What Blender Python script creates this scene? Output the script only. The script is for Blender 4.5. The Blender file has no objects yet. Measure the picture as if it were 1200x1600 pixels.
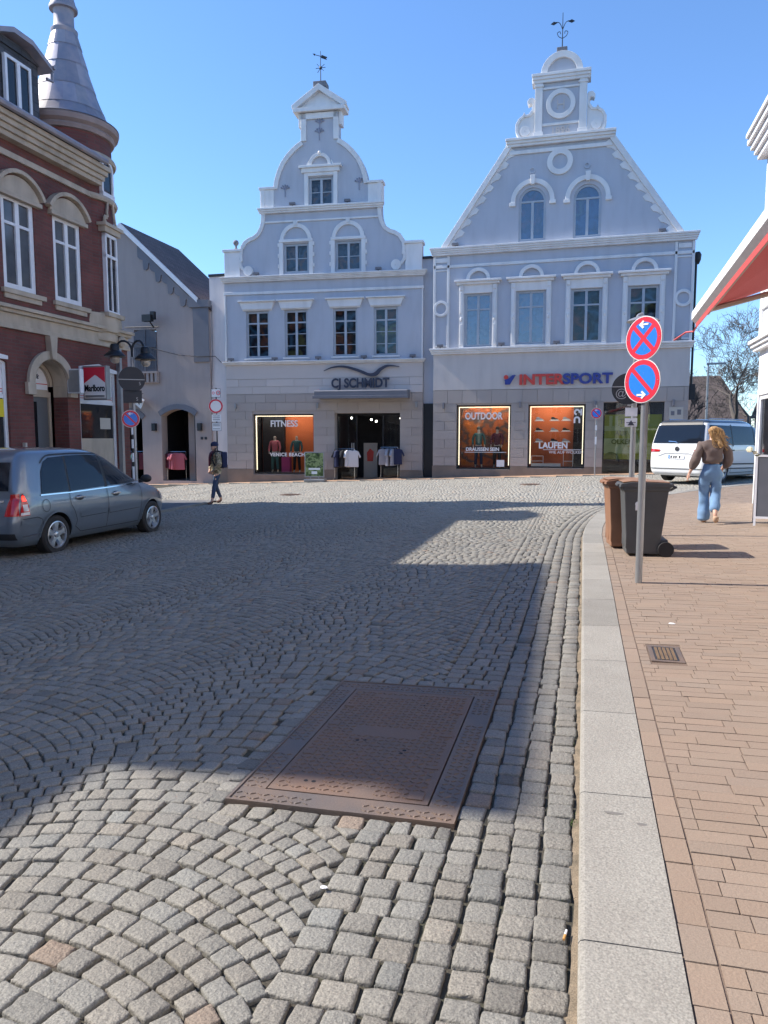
import bpy, bmesh, math, random
import numpy as np
from mathutils import Vector, Matrix
from mathutils.geometry import tessellate_polygon
R = math.radians; PI = math.pi
sin, cos = math.sin, math.cos
random.seed(7); rng = np.random.default_rng(7)
S = bpy.context.scene
COL = S.collection
# ---------------------------------------------------------------- camera
cam_d = bpy.data.cameras.new('camera'); cam = bpy.data.objects.new('camera', cam_d); COL.objects.link(cam)
cam.location = (0, 0, 1.6)
cam.rotation_euler = (PI/2 - math.atan(.1), 0, R(15.1))
cam_d.sensor_fit = 'VERTICAL'; cam_d.sensor_height = 36; cam_d.lens = 25.875
cam_d.clip_start = .05; cam_d.clip_end = 2000
S.camera = cam
S.render.resolution_x = 768; S.render.resolution_y = 1024
# ---------------------------------------------------------------- light
SUN_EL = 42.5
SUN_DIR = Vector((cos(R(SUN_EL))*cos(R(2.2)), cos(R(SUN_EL))*sin(R(2.2)), -sin(R(SUN_EL))))   # the way the light travels
W = bpy.data.worlds.new('World'); S.world = W; W.use_nodes = True
nt = W.node_tree; nt.nodes.clear()
sky = nt.nodes.new('ShaderNodeTexSky'); sky.sky_type = 'NISHITA'; sky.sun_disc = False
sky.sun_elevation = R(SUN_EL); sky.sun_rotation = math.atan2(-SUN_DIR.x, -SUN_DIR.y) % (2*PI)
sky.air_density = 1.05; sky.dust_density = 0; sky.ozone_density = 9; sky.altitude = 0
bg = nt.nodes.new('ShaderNodeBackground'); bg.inputs['Strength'].default_value = .13
wo = nt.nodes.new('ShaderNodeOutputWorld')
nt.links.new(sky.outputs[0], bg.inputs[0]); nt.links.new(bg.outputs[0], wo.inputs[0])
sd = bpy.data.lights.new('sun', 'SUN'); sd.energy = 4.0; sd.angle = R(.55); sd.color = (1, .93, .84)
so = bpy.data.objects.new('sun', sd); COL.objects.link(so)
so.rotation_euler = SUN_DIR.to_track_quat('-Z', 'Y').to_euler(); so.location = (-20, 0, 30)
S.view_settings.view_transform = 'Standard'; S.view_settings.look = 'None'
S.view_settings.exposure = 1.0; S.view_settings.gamma = 1; S.view_settings.use_curve_mapping = False

# ---------------------------------------------------------------- materials
def lk(nt, a, b): nt.links.new(a, b)
def M(name, col, rough=.6, metal=0, var=0, vs=2.0, bump=0, bs=60, col2=None, emit=0, coat=0, fine=0, spec=.5, streak=0, attr=0):
    m = bpy.data.materials.new(name); m.use_nodes = True
    nt = m.node_tree; b = nt.nodes['Principled BSDF']
    b.inputs['Roughness'].default_value = rough; b.inputs['Metallic'].default_value = metal
    b.inputs['Coat Weight'].default_value = coat; b.inputs['Coat Roughness'].default_value = .04
    b.inputs['Specular IOR Level'].default_value = spec
    c = (*col, 1); b.inputs['Base Color'].default_value = c
    tc = nt.nodes.new('ShaderNodeTexCoord')
    out = None
    if var or fine or attr or streak:
        rgb = nt.nodes.new('ShaderNodeRGB'); rgb.outputs[0].default_value = c; out = rgb.outputs[0]
    if var:
        n = nt.nodes.new('ShaderNodeTexNoise'); n.inputs['Scale'].default_value = vs; n.inputs['Detail'].default_value = 6
        lk(nt, tc.outputs['Object'], n.inputs['Vector'])
        r = nt.nodes.new('ShaderNodeMapRange'); r.inputs[1].default_value = .35; r.inputs[2].default_value = .7
        r.inputs[4].default_value = var; lk(nt, n.outputs['Fac'], r.inputs[0])
        x = nt.nodes.new('ShaderNodeMixRGB'); x.blend_type = 'MIX'; lk(nt, r.outputs[0], x.inputs[0])
        lk(nt, out, x.inputs[1]); x.inputs[2].default_value = (*(col2 or [k*.5 for k in col]), 1); out = x.outputs[0]
    if fine:
        n = nt.nodes.new('ShaderNodeTexNoise'); n.inputs['Scale'].default_value = bs*2.5; n.inputs['Detail'].default_value = 3
        lk(nt, tc.outputs['Object'], n.inputs['Vector'])
        r = nt.nodes.new('ShaderNodeMapRange'); r.inputs[1].default_value = .3; r.inputs[2].default_value = .7
        r.inputs[3].default_value = 1-fine; r.inputs[4].default_value = 1+fine; lk(nt, n.outputs['Fac'], r.inputs[0])
        x = nt.nodes.new('ShaderNodeVectorMath'); x.operation = 'SCALE'; lk(nt, out, x.inputs[0]); lk(nt, r.outputs[0], x.inputs['Scale']); out = x.outputs[0]
    if streak:
        mp = nt.nodes.new('ShaderNodeMapping'); mp.inputs['Scale'].default_value = (2.2, 2.2, .5); lk(nt, tc.outputs['Object'], mp.inputs[0])
        n = nt.nodes.new('ShaderNodeTexNoise'); n.inputs['Scale'].default_value = 1.3; n.inputs['Detail'].default_value = 5; lk(nt, mp.outputs[0], n.inputs['Vector'])
        r = nt.nodes.new('ShaderNodeMapRange'); r.inputs[1].default_value = .45; r.inputs[2].default_value = .75
        r.inputs[3].default_value = 1; r.inputs[4].default_value = 1-streak; lk(nt, n.outputs['Fac'], r.inputs[0])
        x = nt.nodes.new('ShaderNodeVectorMath'); x.operation = 'SCALE'; lk(nt, out, x.inputs[0]); lk(nt, r.outputs[0], x.inputs['Scale']); out = x.outputs[0]
    if attr:
        a = nt.nodes.new('ShaderNodeAttribute'); a.attribute_name = 'tint'
        x = nt.nodes.new('ShaderNodeMixRGB'); x.blend_type = 'MULTIPLY'; x.inputs[0].default_value = 1
        lk(nt, out, x.inputs[1]); lk(nt, a.outputs['Color'], x.inputs[2]); out = x.outputs[0]
    if out: lk(nt, out, b.inputs['Base Color'])
    if bump:
        n = nt.nodes.new('ShaderNodeTexNoise'); n.inputs['Scale'].default_value = bs; n.inputs['Detail'].default_value = 5
        lk(nt, tc.outputs['Object'], n.inputs['Vector'])
        bp = nt.nodes.new('ShaderNodeBump'); bp.inputs['Strength'].default_value = min(1, bump); bp.inputs['Distance'].default_value = .01
        lk(nt, n.outputs['Fac'], bp.inputs['Height']); lk(nt, bp.outputs[0], b.inputs['Normal'])
    if emit:
        b.inputs['Emission Color'].default_value = c; b.inputs['Emission Strength'].default_value = emit
    return m
def brickmat(name, c1, c2, mortar, bw=.24, bh=.078, ax='xz', ms=.008, rough=.8, bump=.6):
    m = bpy.data.materials.new(name); m.use_nodes = True; nt = m.node_tree; b = nt.nodes['Principled BSDF']
    b.inputs['Roughness'].default_value = rough
    tc = nt.nodes.new('ShaderNodeTexCoord'); sp = nt.nodes.new('ShaderNodeSeparateXYZ'); cb = nt.nodes.new('ShaderNodeCombineXYZ')
    lk(nt, tc.outputs['Object'], sp.inputs[0])
    if ax == 'xz':
        ad = nt.nodes.new('ShaderNodeMath'); lk(nt, sp.outputs['X'], ad.inputs[0]); lk(nt, sp.outputs['Y'], ad.inputs[1])
        lk(nt, ad.outputs[0], cb.inputs[0]); lk(nt, sp.outputs['Z'], cb.inputs[1])
    else:
        lk(nt, sp.outputs['X'], cb.inputs[0]); lk(nt, sp.outputs['Y'], cb.inputs[1])
    t = nt.nodes.new('ShaderNodeTexBrick'); lk(nt, cb.outputs[0], t.inputs['Vector'])
    t.inputs['Scale'].default_value = 1; t.inputs['Brick Width'].default_value = bw; t.inputs['Row Height'].default_value = bh
    t.inputs['Mortar Size'].default_value = ms; t.inputs['Mortar Smooth'].default_value = .3; t.inputs['Bias'].default_value = 0
    t.inputs['Color1'].default_value = (*c1, 1); t.inputs['Color2'].default_value = (*c2, 1); t.inputs['Mortar'].default_value = (*mortar, 1)
    n = nt.nodes.new('ShaderNodeTexNoise'); n.inputs['Scale'].default_value = 1.2; n.inputs['Detail'].default_value = 8; lk(nt, tc.outputs['Object'], n.inputs['Vector'])
    r = nt.nodes.new('ShaderNodeMapRange'); r.inputs[1].default_value = .3; r.inputs[2].default_value = .7; r.inputs[3].default_value = .72; r.inputs[4].default_value = 1.2
    lk(nt, n.outputs['Fac'], r.inputs[0])
    x = nt.nodes.new('ShaderNodeVectorMath'); x.operation = 'SCALE'; lk(nt, t.outputs['Color'], x.inputs[0]); lk(nt, r.outputs[0], x.inputs['Scale'])
    lk(nt, x.outputs[0], b.inputs['Base Color'])
    n2 = nt.nodes.new('ShaderNodeTexNoise'); n2.inputs['Scale'].default_value = 90; lk(nt, tc.outputs['Object'], n2.inputs['Vector'])
    mx = nt.nodes.new('ShaderNodeMath'); mx.operation = 'MULTIPLY_ADD'; lk(nt, t.outputs['Fac'], mx.inputs[0]); mx.inputs[1].default_value = -1; lk(nt, n2.outputs['Fac'], mx.inputs[2])
    bp = nt.nodes.new('ShaderNodeBump'); bp.inputs['Strength'].default_value = bump; bp.inputs['Distance'].default_value = .006
    lk(nt, mx.outputs[0], bp.inputs['Height']); lk(nt, bp.outputs[0], b.inputs['Normal'])
    return m
def glassmat(name, tint=(.9, .95, .95), f0=.035, rough=.02, bump=.06):
    m = bpy.data.materials.new(name); m.use_nodes = True; nt = m.node_tree; nt.nodes.clear()
    o = nt.nodes.new('ShaderNodeOutputMaterial'); t = nt.nodes.new('ShaderNodeBsdfTransparent'); g = nt.nodes.new('ShaderNodeBsdfGlossy')
    t.inputs[0].default_value = (*tint, 1); g.inputs['Roughness'].default_value = rough
    l = nt.nodes.new('ShaderNodeFresnel'); l.inputs[0].default_value = 1.5
    r = nt.nodes.new('ShaderNodeMapRange'); r.inputs[1].default_value = .04; r.inputs[2].default_value = 1; r.inputs[3].default_value = f0; r.inputs[4].default_value = 1
    lk(nt, l.outputs[0], r.inputs[0])
    tc = nt.nodes.new('ShaderNodeTexCoord'); n = nt.nodes.new('ShaderNodeTexNoise'); n.inputs['Scale'].default_value = 1.5; lk(nt, tc.outputs['Object'], n.inputs['Vector'])
    bp = nt.nodes.new('ShaderNodeBump'); bp.inputs['Strength'].default_value = bump; bp.inputs['Distance'].default_value = .02
    lk(nt, n.outputs['Fac'], bp.inputs['Height']); lk(nt, bp.outputs[0], g.inputs['Normal'])
    x = nt.nodes.new('ShaderNodeMixShader'); lk(nt, r.outputs[0], x.inputs[0]); lk(nt, t.outputs[0], x.inputs[1]); lk(nt, g.outputs[0], x.inputs[2]); lk(nt, x.outputs[0], o.inputs[0])
    return m
def patchmat(name, cols, scale=3, rough=.7):
    "blotches of several colours: printed displays, camouflage cloth, posters"
    m = bpy.data.materials.new(name); m.use_nodes = True; nt = m.node_tree; b = nt.nodes['Principled BSDF']; b.inputs['Roughness'].default_value = rough
    tc = nt.nodes.new('ShaderNodeTexCoord'); n = nt.nodes.new('ShaderNodeTexNoise'); n.inputs['Scale'].default_value = scale; n.inputs['Detail'].default_value = 2.5
    lk(nt, tc.outputs['Object'], n.inputs['Vector'])
    cr = nt.nodes.new('ShaderNodeValToRGB'); e = cr.color_ramp.elements; cr.color_ramp.interpolation = 'EASE'
    k = len(cols)
    for i, c in enumerate(cols):
        p = .3+.4*i/(k-1)
        if i < 2: e[i].position = p; e[i].color = (*c, 1)
        else: q = e.new(p); q.color = (*c, 1)
    lk(nt, n.outputs['Fac'], cr.inputs[0]); lk(nt, cr.outputs[0], b.inputs['Base Color'])
    return m
mt = {}
mt['blue_stucco'] = M('blue_stucco', (.485, .505, .555), .75, var=.45, vs=.7, col2=(.43, .45, .495), bump=.25, bs=40, streak=.11)
mt['blue_stucco_pale'] = M('blue_stucco_pale', (.57, .53, .50), .75, var=.3, vs=.8, col2=(.51, .475, .455), bump=.2, bs=40, streak=.11)
mt['white_trim'] = M('white_trim', (.77, .765, .755), .6, var=.45, vs=1.6, col2=(.68, .655, .63), bump=.12, bs=50, streak=.14)
mt['grey_ashlar'] = M('grey_ashlar', (.40, .355, .325), .8, var=.45, vs=1.2, col2=(.35, .305, .28), bump=.3, bs=50, fine=.06, attr=1)
mt['brown_plinth'] = M('brown_plinth', (.25, .2, .16), .8, var=.4, vs=2, bump=.25, bs=60)
mt['white_wall'] = M('white_wall', (.82, .82, .82), .7, var=.25, vs=1.2, col2=(.7, .7, .7), bump=.12, bs=40, streak=.14)
mt['render_wall'] = M('render_wall', (.74, .68, .65), .75, var=.3, vs=.9, col2=(.56, .54, .55), bump=.15, bs=30, streak=.15)
mt['taupe'] = M('taupe', (.40, .33, .30), .8, var=.3, vs=.9, col2=(.35, .29, .26), bump=.2, bs=30, streak=.1)
mt['taupe_grey'] = M('taupe_grey', (.19, .19, .21), .8, var=.3, vs=1, bump=.2, bs=40)
mt['slate'] = brickmat('slate', (.045, .047, .055), (.085, .085, .095), (.03, .03, .034), .3, .2, 'xz', .012, .55, .8)
mt['tile_roof'] = brickmat('tile_roof', (.075, .05, .05), (.11, .075, .07), (.035, .028, .03), .22, .3, 'xz', .02, .7, .8)
mt['zinc'] = M('zinc', (.24, .25, .30), .55, .25, var=.6, vs=4, col2=(.42, .36, .36), bump=.15, bs=8, attr=1)
mt['brick'] = brickmat('brick', (.18, .055, .046), (.125, .043, .037), (.11, .075, .063))
mt['brick_dark'] = brickmat('brick_dark', (.12, .085, .072), (.10, .07, .06), (.09, .08, .07))
mt['cream'] = M('cream', (.50, .425, .33), .75, var=.6, vs=2.5, col2=(.37, .31, .24), bump=.25, bs=50, streak=.3)
mt['window_white'] = M('window_white', (.75, .76, .78), .4, var=.2, vs=5)
mt['window_grey'] = M('window_grey', (.42, .46, .51), .45, var=.2, vs=5)
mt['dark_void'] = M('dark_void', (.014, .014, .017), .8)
mt['room_dark'] = M('room_dark', (.05, .05, .06), .8, var=.5, vs=3)
mt['black_metal'] = M('black_metal', (.022, .024, .028), .45, .3, bump=.05, bs=90)
mt['dark_sign'] = M('dark_sign', (.035, .037, .043), .5, .2)
mt['galv'] = M('galv', (.33, .34, .35), .45, .7, var=.4, vs=8, col2=(.45, .45, .45), bump=.1, bs=60)
mt['glass'] = glassmat('glass'); mt['shop_glass'] = glassmat('shop_glass', (.95, .96, .96), .035, bump=0)
mt['sky_glass'] = glassmat('sky_glass', (.8, .85, .95), .15)
def reflmat(name, rough, f):
    m = bpy.data.materials.new(name); m.use_nodes = True; nt = m.node_tree; nt.nodes.clear(); o = nt.nodes.new('ShaderNodeOutputMaterial'); d = nt.nodes.new('ShaderNodeBsdfDiffuse'); g = nt.nodes.new('ShaderNodeBsdfGlossy')
    d.inputs[0].default_value = (.02, .022, .025, 1); g.inputs['Roughness'].default_value = rough; x = nt.nodes.new('ShaderNodeMixShader'); x.inputs[0].default_value = f
    lk(nt, d.outputs[0], x.inputs[1]); lk(nt, g.outputs[0], x.inputs[2]); lk(nt, x.outputs[0], o.inputs[0]); return m
mt['double_glazing'] = reflmat('double_glazing', .13, .26)
mt['dark_glass'] = M('dark_glass', (.012, .014, .017), .04, spec=.6)
mt['orange_panel'] = M('orange_panel', (.66, .15, .04), .7, var=.25, vs=1.5)
mt['letter_dark'] = M('letter_dark', (.05, .055, .08), .4)
mt['letter_red'] = M('letter_red', (.62, .06, .045), .4); mt['letter_blue'] = M('letter_blue', (.03, .055, .27), .4)
mt['letter_white'] = M('letter_white', (.82, .82, .82), .5); mt['letter_black'] = M('letter_black', (.012, .012, .014), .5)
mt['led'] = M('led', (1, .86, .6), .5, emit=1.0); mt['spot'] = M('spot', (1, .93, .82), .5, emit=80)
mt['sign_red'] = M('sign_red', (.66, .03, .06), .35); mt['sign_blue'] = M('sign_blue', (.02, .2, .72), .35); mt['sign_white'] = M('sign_white', (.8, .8, .8), .35)
mt['skin'] = M('skin', (.55, .33, .24), .55); mt['cloth_taupe'] = M('cloth_taupe', (.15, .112, .1), .95, bump=.35, bs=18, var=.3, vs=6)
mt['denim'] = M('denim', (.17, .29, .46), .9, var=.5, vs=5, col2=(.1, .2, .36), bump=.35, bs=14); mt['denim_dark'] = M('denim_dark', (.035, .06, .11), .9, var=.4, vs=6, bump=.3, bs=16)
mt['camo'] = patchmat('camo', [(.12, .08, .05), (.34, .26, .16), (.17, .15, .09), (.46, .38, .26), (.14, .09, .06)], 7, .9)
mt['hair_blonde'] = M('hair_blonde', (.48, .29, .12), .6, var=.6, vs=22, col2=(.25, .14, .06), bump=.6, bs=25); mt['hair_dark'] = M('hair_dark', (.04, .025, .02), .6, bump=.4, bs=30)
mt['navy'] = M('navy', (.018, .025, .07), .9, bump=.3, bs=40); mt['maroon'] = M('maroon', (.12, .03, .05), .9, bump=.3, bs=30)
mt['shoe_brown'] = M('shoe_brown', (.14, .07, .045), .7); mt['shoe_sole'] = M('shoe_sole', (.45, .3, .2), .8)
mt['rubber'] = M('rubber', (.02, .02, .021), .75, bump=.1, bs=50)
mt['pink_cloth'] = M('pink_cloth', (.45, .12, .15), .9, bump=.3, bs=15); mt['teal_cloth'] = M('teal_cloth', (.04, .13, .13), .9, bump=.3, bs=15)
mt['grey_cloth'] = M('grey_cloth', (.3, .31, .35), .9, bump=.3, bs=15); mt['black_cloth'] = M('black_cloth', (.018, .018, .022), .9, bump=.3, bs=15)
mt['white_cloth'] = M('white_cloth', (.65, .65, .67), .9, bump=.2, bs=15); mt['magenta'] = M('magenta', (.42, .06, .22), .8)
mt['mannequin'] = M('mannequin', (.5, .42, .36), .5); mt['beige'] = M('beige', (.5, .46, .4), .7)

# ---------------------------------------------------------------- things
SH = {}
def tag(o, label=None, cat=None, group=None, kind=None):
    if label: o['label'] = label
    if cat: o['category'] = cat
    if group: o['group'] = group
    if kind: o['kind'] = kind
    return o
def thing(name, label, cat, loc=(0, 0, 0), rz=0, group=None, shift=(0, 0, 0)):
    o = bpy.data.objects.new(name, None); COL.objects.link(o); o.empty_display_size = .2
    o.location = loc; o.rotation_euler = (0, 0, rz); SH[o.name] = shift
    return tag(o, label, cat, group)
def kids(o): return [c for c in bpy.data.objects if c.parent == o]
def copy_tree(o, parent=None):
    c = o.copy(); COL.objects.link(c); c.parent = parent
    for k in kids(o): copy_tree(k, c)
    return c
class MB:
    def __init__(s): s.v = []; s.f = []; s.m = []; s.tint = []
    def add(s, vs, fs, m=0, tint=None):
        k = len(s.v); s.v += [tuple(p) for p in vs]; s.f += [tuple(i+k for i in f) for f in fs]; s.m += [m]*len(fs)
        s.tint += [tint or (1, 1, 1)]*len(vs); return s
    def box(s, x0, x1, y0, y1, z0, z1, m=0, tint=None):
        return s.add([(x0, y0, z0), (x1, y0, z0), (x1, y1, z0), (x0, y1, z0), (x0, y0, z1), (x1, y0, z1), (x1, y1, z1), (x0, y1, z1)],
              [(0, 3, 2, 1), (4, 5, 6, 7), (0, 1, 5, 4), (1, 2, 6, 5), (2, 3, 7, 6), (3, 0, 4, 7)], m, tint)
    def prism(s, poly, a, b, ax='y', m=0):
        n = len(poly)
        f = {'y': lambda p, t: (p[0], t, p[1]), 'x': lambda p, t: (t, p[0], p[1]), 'z': lambda p, t: (p[0], p[1], t)}[ax]
        vs = [f(p, a) for p in poly]+[f(p, b) for p in poly]
        return s.add(vs, [tuple(range(n)), tuple(range(2*n-1, n-1, -1))]+[(i, (i+1) % n, n+(i+1) % n, n+i) for i in range(n)], m)
    def wall(s, outer, holes, a, b, m=0):
        loops = [outer]+holes
        tri = tessellate_polygon([[Vector((p[0], p[1], 0)) for p in l] for l in loops])
        P = [p for l in loops for p in l]; n = len(P)
        vs = [(p[0], a, p[1]) for p in P]+[(p[0], b, p[1]) for p in P]
        fs = [tuple(t) for t in tri]+[tuple(n+i for i in t[::-1]) for t in tri]
        k = 0
        for l in loops:
            L = len(l)
            fs += [(k+i, k+(i+1) % L, n+k+(i+1) % L, n+k+i) for i in range(L)]; k += L
        return s.add(vs, fs, m)
    def strip(s, path, w, a, b, m=0, side=1):
        "a raised band following a polyline in the xz plane"
        n = len(path); off = []
        for i in range(n):
            p0 = Vector(path[max(0, i-1)]); p1 = Vector(path[min(n-1, i+1)]); d = (p1-p0)
            d = d.normalized() if d.length else Vector((1, 0)); off.append((path[i][0]-d.y*w*side, path[i][1]+d.x*w*side))
        for i in range(n-1): s.prism([path[i], path[i+1], off[i+1], off[i]], a, b, 'y', m)
        return s
    def ring(s, cx, cz, r0, r1, a0, a1, y0, y1, n=20, m=0):
        full = abs(a1-a0) > 359.9; k = n if full else n+1
        vs = []
        for i in range(k):
            t = R(a0+(a1-a0)*i/n)
            for r in (r0, r1):
                for y in (y0, y1): vs.append((cx+r*cos(t), y, cz+r*sin(t)))
        fs = []
        for i in range(n):
            A = 4*i; B = 4*((i+1) % k)
            fs += [(A, A+2, B+2, B), (A+1, B+1, B+3, A+3), (A+2, A+3, B+3, B+2), (A, B, B+1, A+1)]
        if not full: fs += [(0, 1, 3, 2), (4*(k-1), 4*(k-1)+2, 4*(k-1)+3, 4*(k-1)+1)]
        return s.add(vs, fs, m)
    def disc(s, cx, cz, r, y0, y1, n=32, m=0, rx=None):
        return s.prism([(cx+(rx or r)*cos(2*PI*i/n), cz+r*sin(2*PI*i/n)) for i in range(n)], y0, y1, 'y', m)
    def tube(s, pts, r, n=8, m=0, cap=True, tint=None):
        P = [Vector(p) for p in pts]; k = len(P); rr = r if hasattr(r, '__len__') else [r]*k
        vs = []; prev = None
        for i in range(k):
            d = (P[min(k-1, i+1)]-P[max(0, i-1)]).normalized()
            if prev is None: u = d.orthogonal().normalized()
            else: u = (prev-d*prev.dot(d)); u = u.normalized() if u.length > 1e-6 else d.orthogonal().normalized()
            prev = u; w = d.cross(u)
            for j in range(n):
                t = 2*PI*j/n; vs.append(P[i]+(u*cos(t)+w*sin(t))*rr[i])
        fs = [(i*n+j, i*n+(j+1) % n, (i+1)*n+(j+1) % n, (i+1)*n+j) for i in range(k-1) for j in range(n)]
        if cap: fs += [tuple(range(n-1, -1, -1)), tuple((k-1)*n+j for j in range(n))]
        return s.add(vs, fs, m, tint)
    def lathe(s, prof, c=(0, 0, 0), n=32, ax='z', m=0, cap=True):
        vs = []; k = len(prof)
        for r, h in prof:
            for j in range(n):
                t = 2*PI*j/n; a, b = r*cos(t), r*sin(t)
                vs.append({'z': (c[0]+a, c[1]+b, c[2]+h), 'y': (c[0]+a, c[1]+h, c[2]+b), 'x': (c[0]+h, c[1]+a, c[2]+b)}[ax])
        fs = [(i*n+j, i*n+(j+1) % n, (i+1)*n+(j+1) % n, (i+1)*n+j) for i in range(k-1) for j in range(n)]
        if cap: fs += [tuple(range(n)), tuple((k-1)*n+j for j in range(n))]
        return s.add(vs, fs, m)
    def ball(s, c, r, n=12, m=0, sc=(1, 1, 1), jit=0):
        vs = [(c[0], c[1], c[2]+r*sc[2])]; h = n//2
        for i in range(1, h):
            for j in range(n):
                a = PI*i/h; t = 2*PI*j/n; q = r*(1+random.uniform(-jit, jit))
                vs.append((c[0]+q*sc[0]*sin(a)*cos(t), c[1]+q*sc[1]*sin(a)*sin(t), c[2]+q*sc[2]*cos(a)))
        vs.append((c[0], c[1], c[2]-r*sc[2])); L = len(vs)-1
        fs = [(0, 1+j, 1+(j+1) % n) for j in range(n)]
        fs += [(1+i*n+j, 1+(i+1)*n+j, 1+(i+1)*n+(j+1) % n, 1+i*n+(j+1) % n) for i in range(h-2) for j in range(n)]
        fs += [(L, 1+(h-2)*n+(j+1) % n, 1+(h-2)*n+j) for j in range(n)]
        return s.add(vs, fs, m)
    def build(s, name, mats, parent=None, bevel=0, smooth=0, label=None, loc=None):
        sh = SH.get(parent.name, (0, 0, 0)) if parent else (0, 0, 0)
        me = bpy.data.meshes.new(name)
        me.from_pydata([(p[0]-sh[0], p[1]-sh[1], p[2]-sh[2]) for p in s.v], [], s.f)
        mats = mats if isinstance(mats, (list, tuple)) else [mats]
        for q in mats: me.materials.append(mt[q] if isinstance(q, str) else q)
        me.polygons.foreach_set('material_index', s.m)
        bm = bmesh.new(); bm.from_mesh(me); bmesh.ops.recalc_face_normals(bm, faces=bm.faces); bm.to_mesh(me); bm.free()
        a = me.attributes.new('tint', 'FLOAT_COLOR', 'POINT')
        a.data.foreach_set('color', [c for t in s.tint for c in (*t, 1)])
        if smooth:
            me.polygons.foreach_set('use_smooth', [True]*len(me.polygons)); me.set_sharp_from_angle(angle=R(smooth if smooth > 1 else 40))
        o = bpy.data.objects.new(name, me); COL.objects.link(o)
        if parent: o.parent = parent; SH[o.name] = sh
        if bevel:
            b = o.modifiers.new('bevel', 'BEVEL'); b.width = bevel; b.segments = 2; b.limit_method = 'ANGLE'; b.angle_limit = R(40)
        if label: o['label'] = label
        if loc: o.location = loc
        return o
_font = None
def text(name, s, size, mat_, parent, pos, sx=1, bold=0, depth=.02, align='CENTER', sp=1, rot=None, shear=0, add=True):
    "lettering standing in the xz plane, facing -y"
    c = bpy.data.curves.new('txt', 'FONT'); c.body = s; c.size = size; c.align_x = align; c.extrude = depth/2; c.offset = bold; c.space_character = sp; c.shear = shear
    c.resolution_u = 4
    t = bpy.data.objects.new('txt', c); COL.objects.link(t)
    dg = bpy.context.evaluated_depsgraph_get(); me = bpy.data.meshes.new_from_object(t.evaluated_get(dg)); bpy.data.objects.remove(t)
    sh = SH.get(parent.name, (0, 0, 0)) if parent else (0, 0, 0)
    for v in me.vertices:
        x, y, z = v.co; x *= sx
        if rot: x, y = x*cos(rot)-y*sin(rot), x*sin(rot)+y*cos(rot)
        v.co = (x+pos[0]-sh[0], -z+pos[1]-sh[1], y+pos[2]-sh[2])
    me.materials.clear(); me.materials.append(mt[mat_] if isinstance(mat_, str) else mat_); me.name = name
    o = bpy.data.objects.new(name, me); COL.objects.link(o)
    if parent: o.parent = parent; SH[o.name] = sh
    return o
def sstep(t): t = max(0., min(1., t)); return t*t*(3-2*t)
def gz(x, y):
    x = max(-20., min(5., x)); s = sstep((y-12)/19)
    return .025*x*(1-s)+s*(.036*x+.15)+.004*sin(x*1.7+y*.9)+.003*sin(x*.8-y*2.3)
# ================================================================ GROUND
def gzv(x, y):
    x = np.clip(x, -20, 5); s = np.clip((y-12)/19, 0, 1); s = s*s*(3-2*s)
    return .025*x*(1-s)+s*(.036*x+.15)+.004*np.sin(x*1.7+y*.9)+.003*np.sin(x*.8-y*2.3)
def sheet(name, xs, ys, dz, mat_, inside=None):
    X, Y = np.meshgrid(xs, ys); Z = gzv(X, Y)+dz
    n = len(xs); vs = np.stack([X.ravel(), Y.ravel(), Z.ravel()], 1)
    fs = [(j*n+i, j*n+i+1, (j+1)*n+i+1, (j+1)*n+i) for j in range(len(ys)-1) for i in range(n-1) if inside is None or inside(.5*(xs[i]+xs[i+1]), .5*(ys[j]+ys[j+1]))]
    me = bpy.data.meshes.new(name); me.from_pydata(vs.tolist(), [], fs); me.materials.append(mt[mat_])
    o = bpy.data.objects.new(name, me); COL.objects.link(o); return o
mt['asphalt'] = M('asphalt', (.06, .06, .062), .85, var=.4, vs=1.5, bump=.3, bs=80, fine=.2)
mt['joint_sand'] = M('joint_sand', (.062, .052, .04), .95, var=.6, vs=5, col2=(.035, .042, .02), bump=.6, bs=120, fine=.3)
mt['granite_sett'] = M('granite_sett', (.215, .202, .172), .7, var=.5, vs=55, col2=(.152, .145, .127), bump=.8, bs=70, fine=.32, attr=1)
mt['granite_kerb'] = M('granite_kerb', (.275, .26, .228), .8, var=.6, vs=3.5, col2=(.225, .208, .18), bump=.5, bs=55, fine=.26, attr=1)
mt['clinker'] = M('clinker', (.262, .198, .146), .85, var=.55, vs=3.5, col2=(.245, .18, .135), bump=.3, bs=90, fine=.12, attr=1)
mt['clinker_far'] = brickmat('clinker_far', (.50, .31, .19), (.42, .27, .17), (.24, .16, .11), .24, .09, 'xy', .005, .85, .3)
mt['slab'] = brickmat('slab', (.16, .16, .16), (.13, .13, .135), (.06, .06, .06), .5, .5, 'xy', .01, .85, .3)
g = sheet('ground', np.r_[-400, -150, -60, np.linspace(-30, 8, 20), 30, 80, 400], np.r_[-300, -60, np.linspace(-10, 40, 26), 70, 150, 600], -.12, 'asphalt'); tag(g, kind='structure')
_cy = [-9, 12.2, 13.2, 14.2, 15.3, 16.4, 17.4, 18.6, 19.8, 21., 22.9, 25, 28.5]
_cx = [.02, .02, .06, .14, .28, .46, .72, 1.15, 1.75, 2.5, 4.3, 7., 12.]
def xc(y): return float(np.interp(y, _cy, _cx))
MHX0, MHX1, MHY0, MHY1 = -1.53, -.480, 2.9, 4.6
RXL = -10.2
def road_in(x, y):
    if y > 29.55: return False
    if x > xc(y)-.0: return False
    if y < 19.5 and x < RXL: return False
    return True
road = sheet('road_bed', np.linspace(-30, 12, 106), np.linspace(-1, 29.6, 154), -.017, 'joint_sand', lambda x, y: x < xc(y)+.3 and (y > 19.4 or x > RXL-.3)); tag(road, kind='structure')
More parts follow.
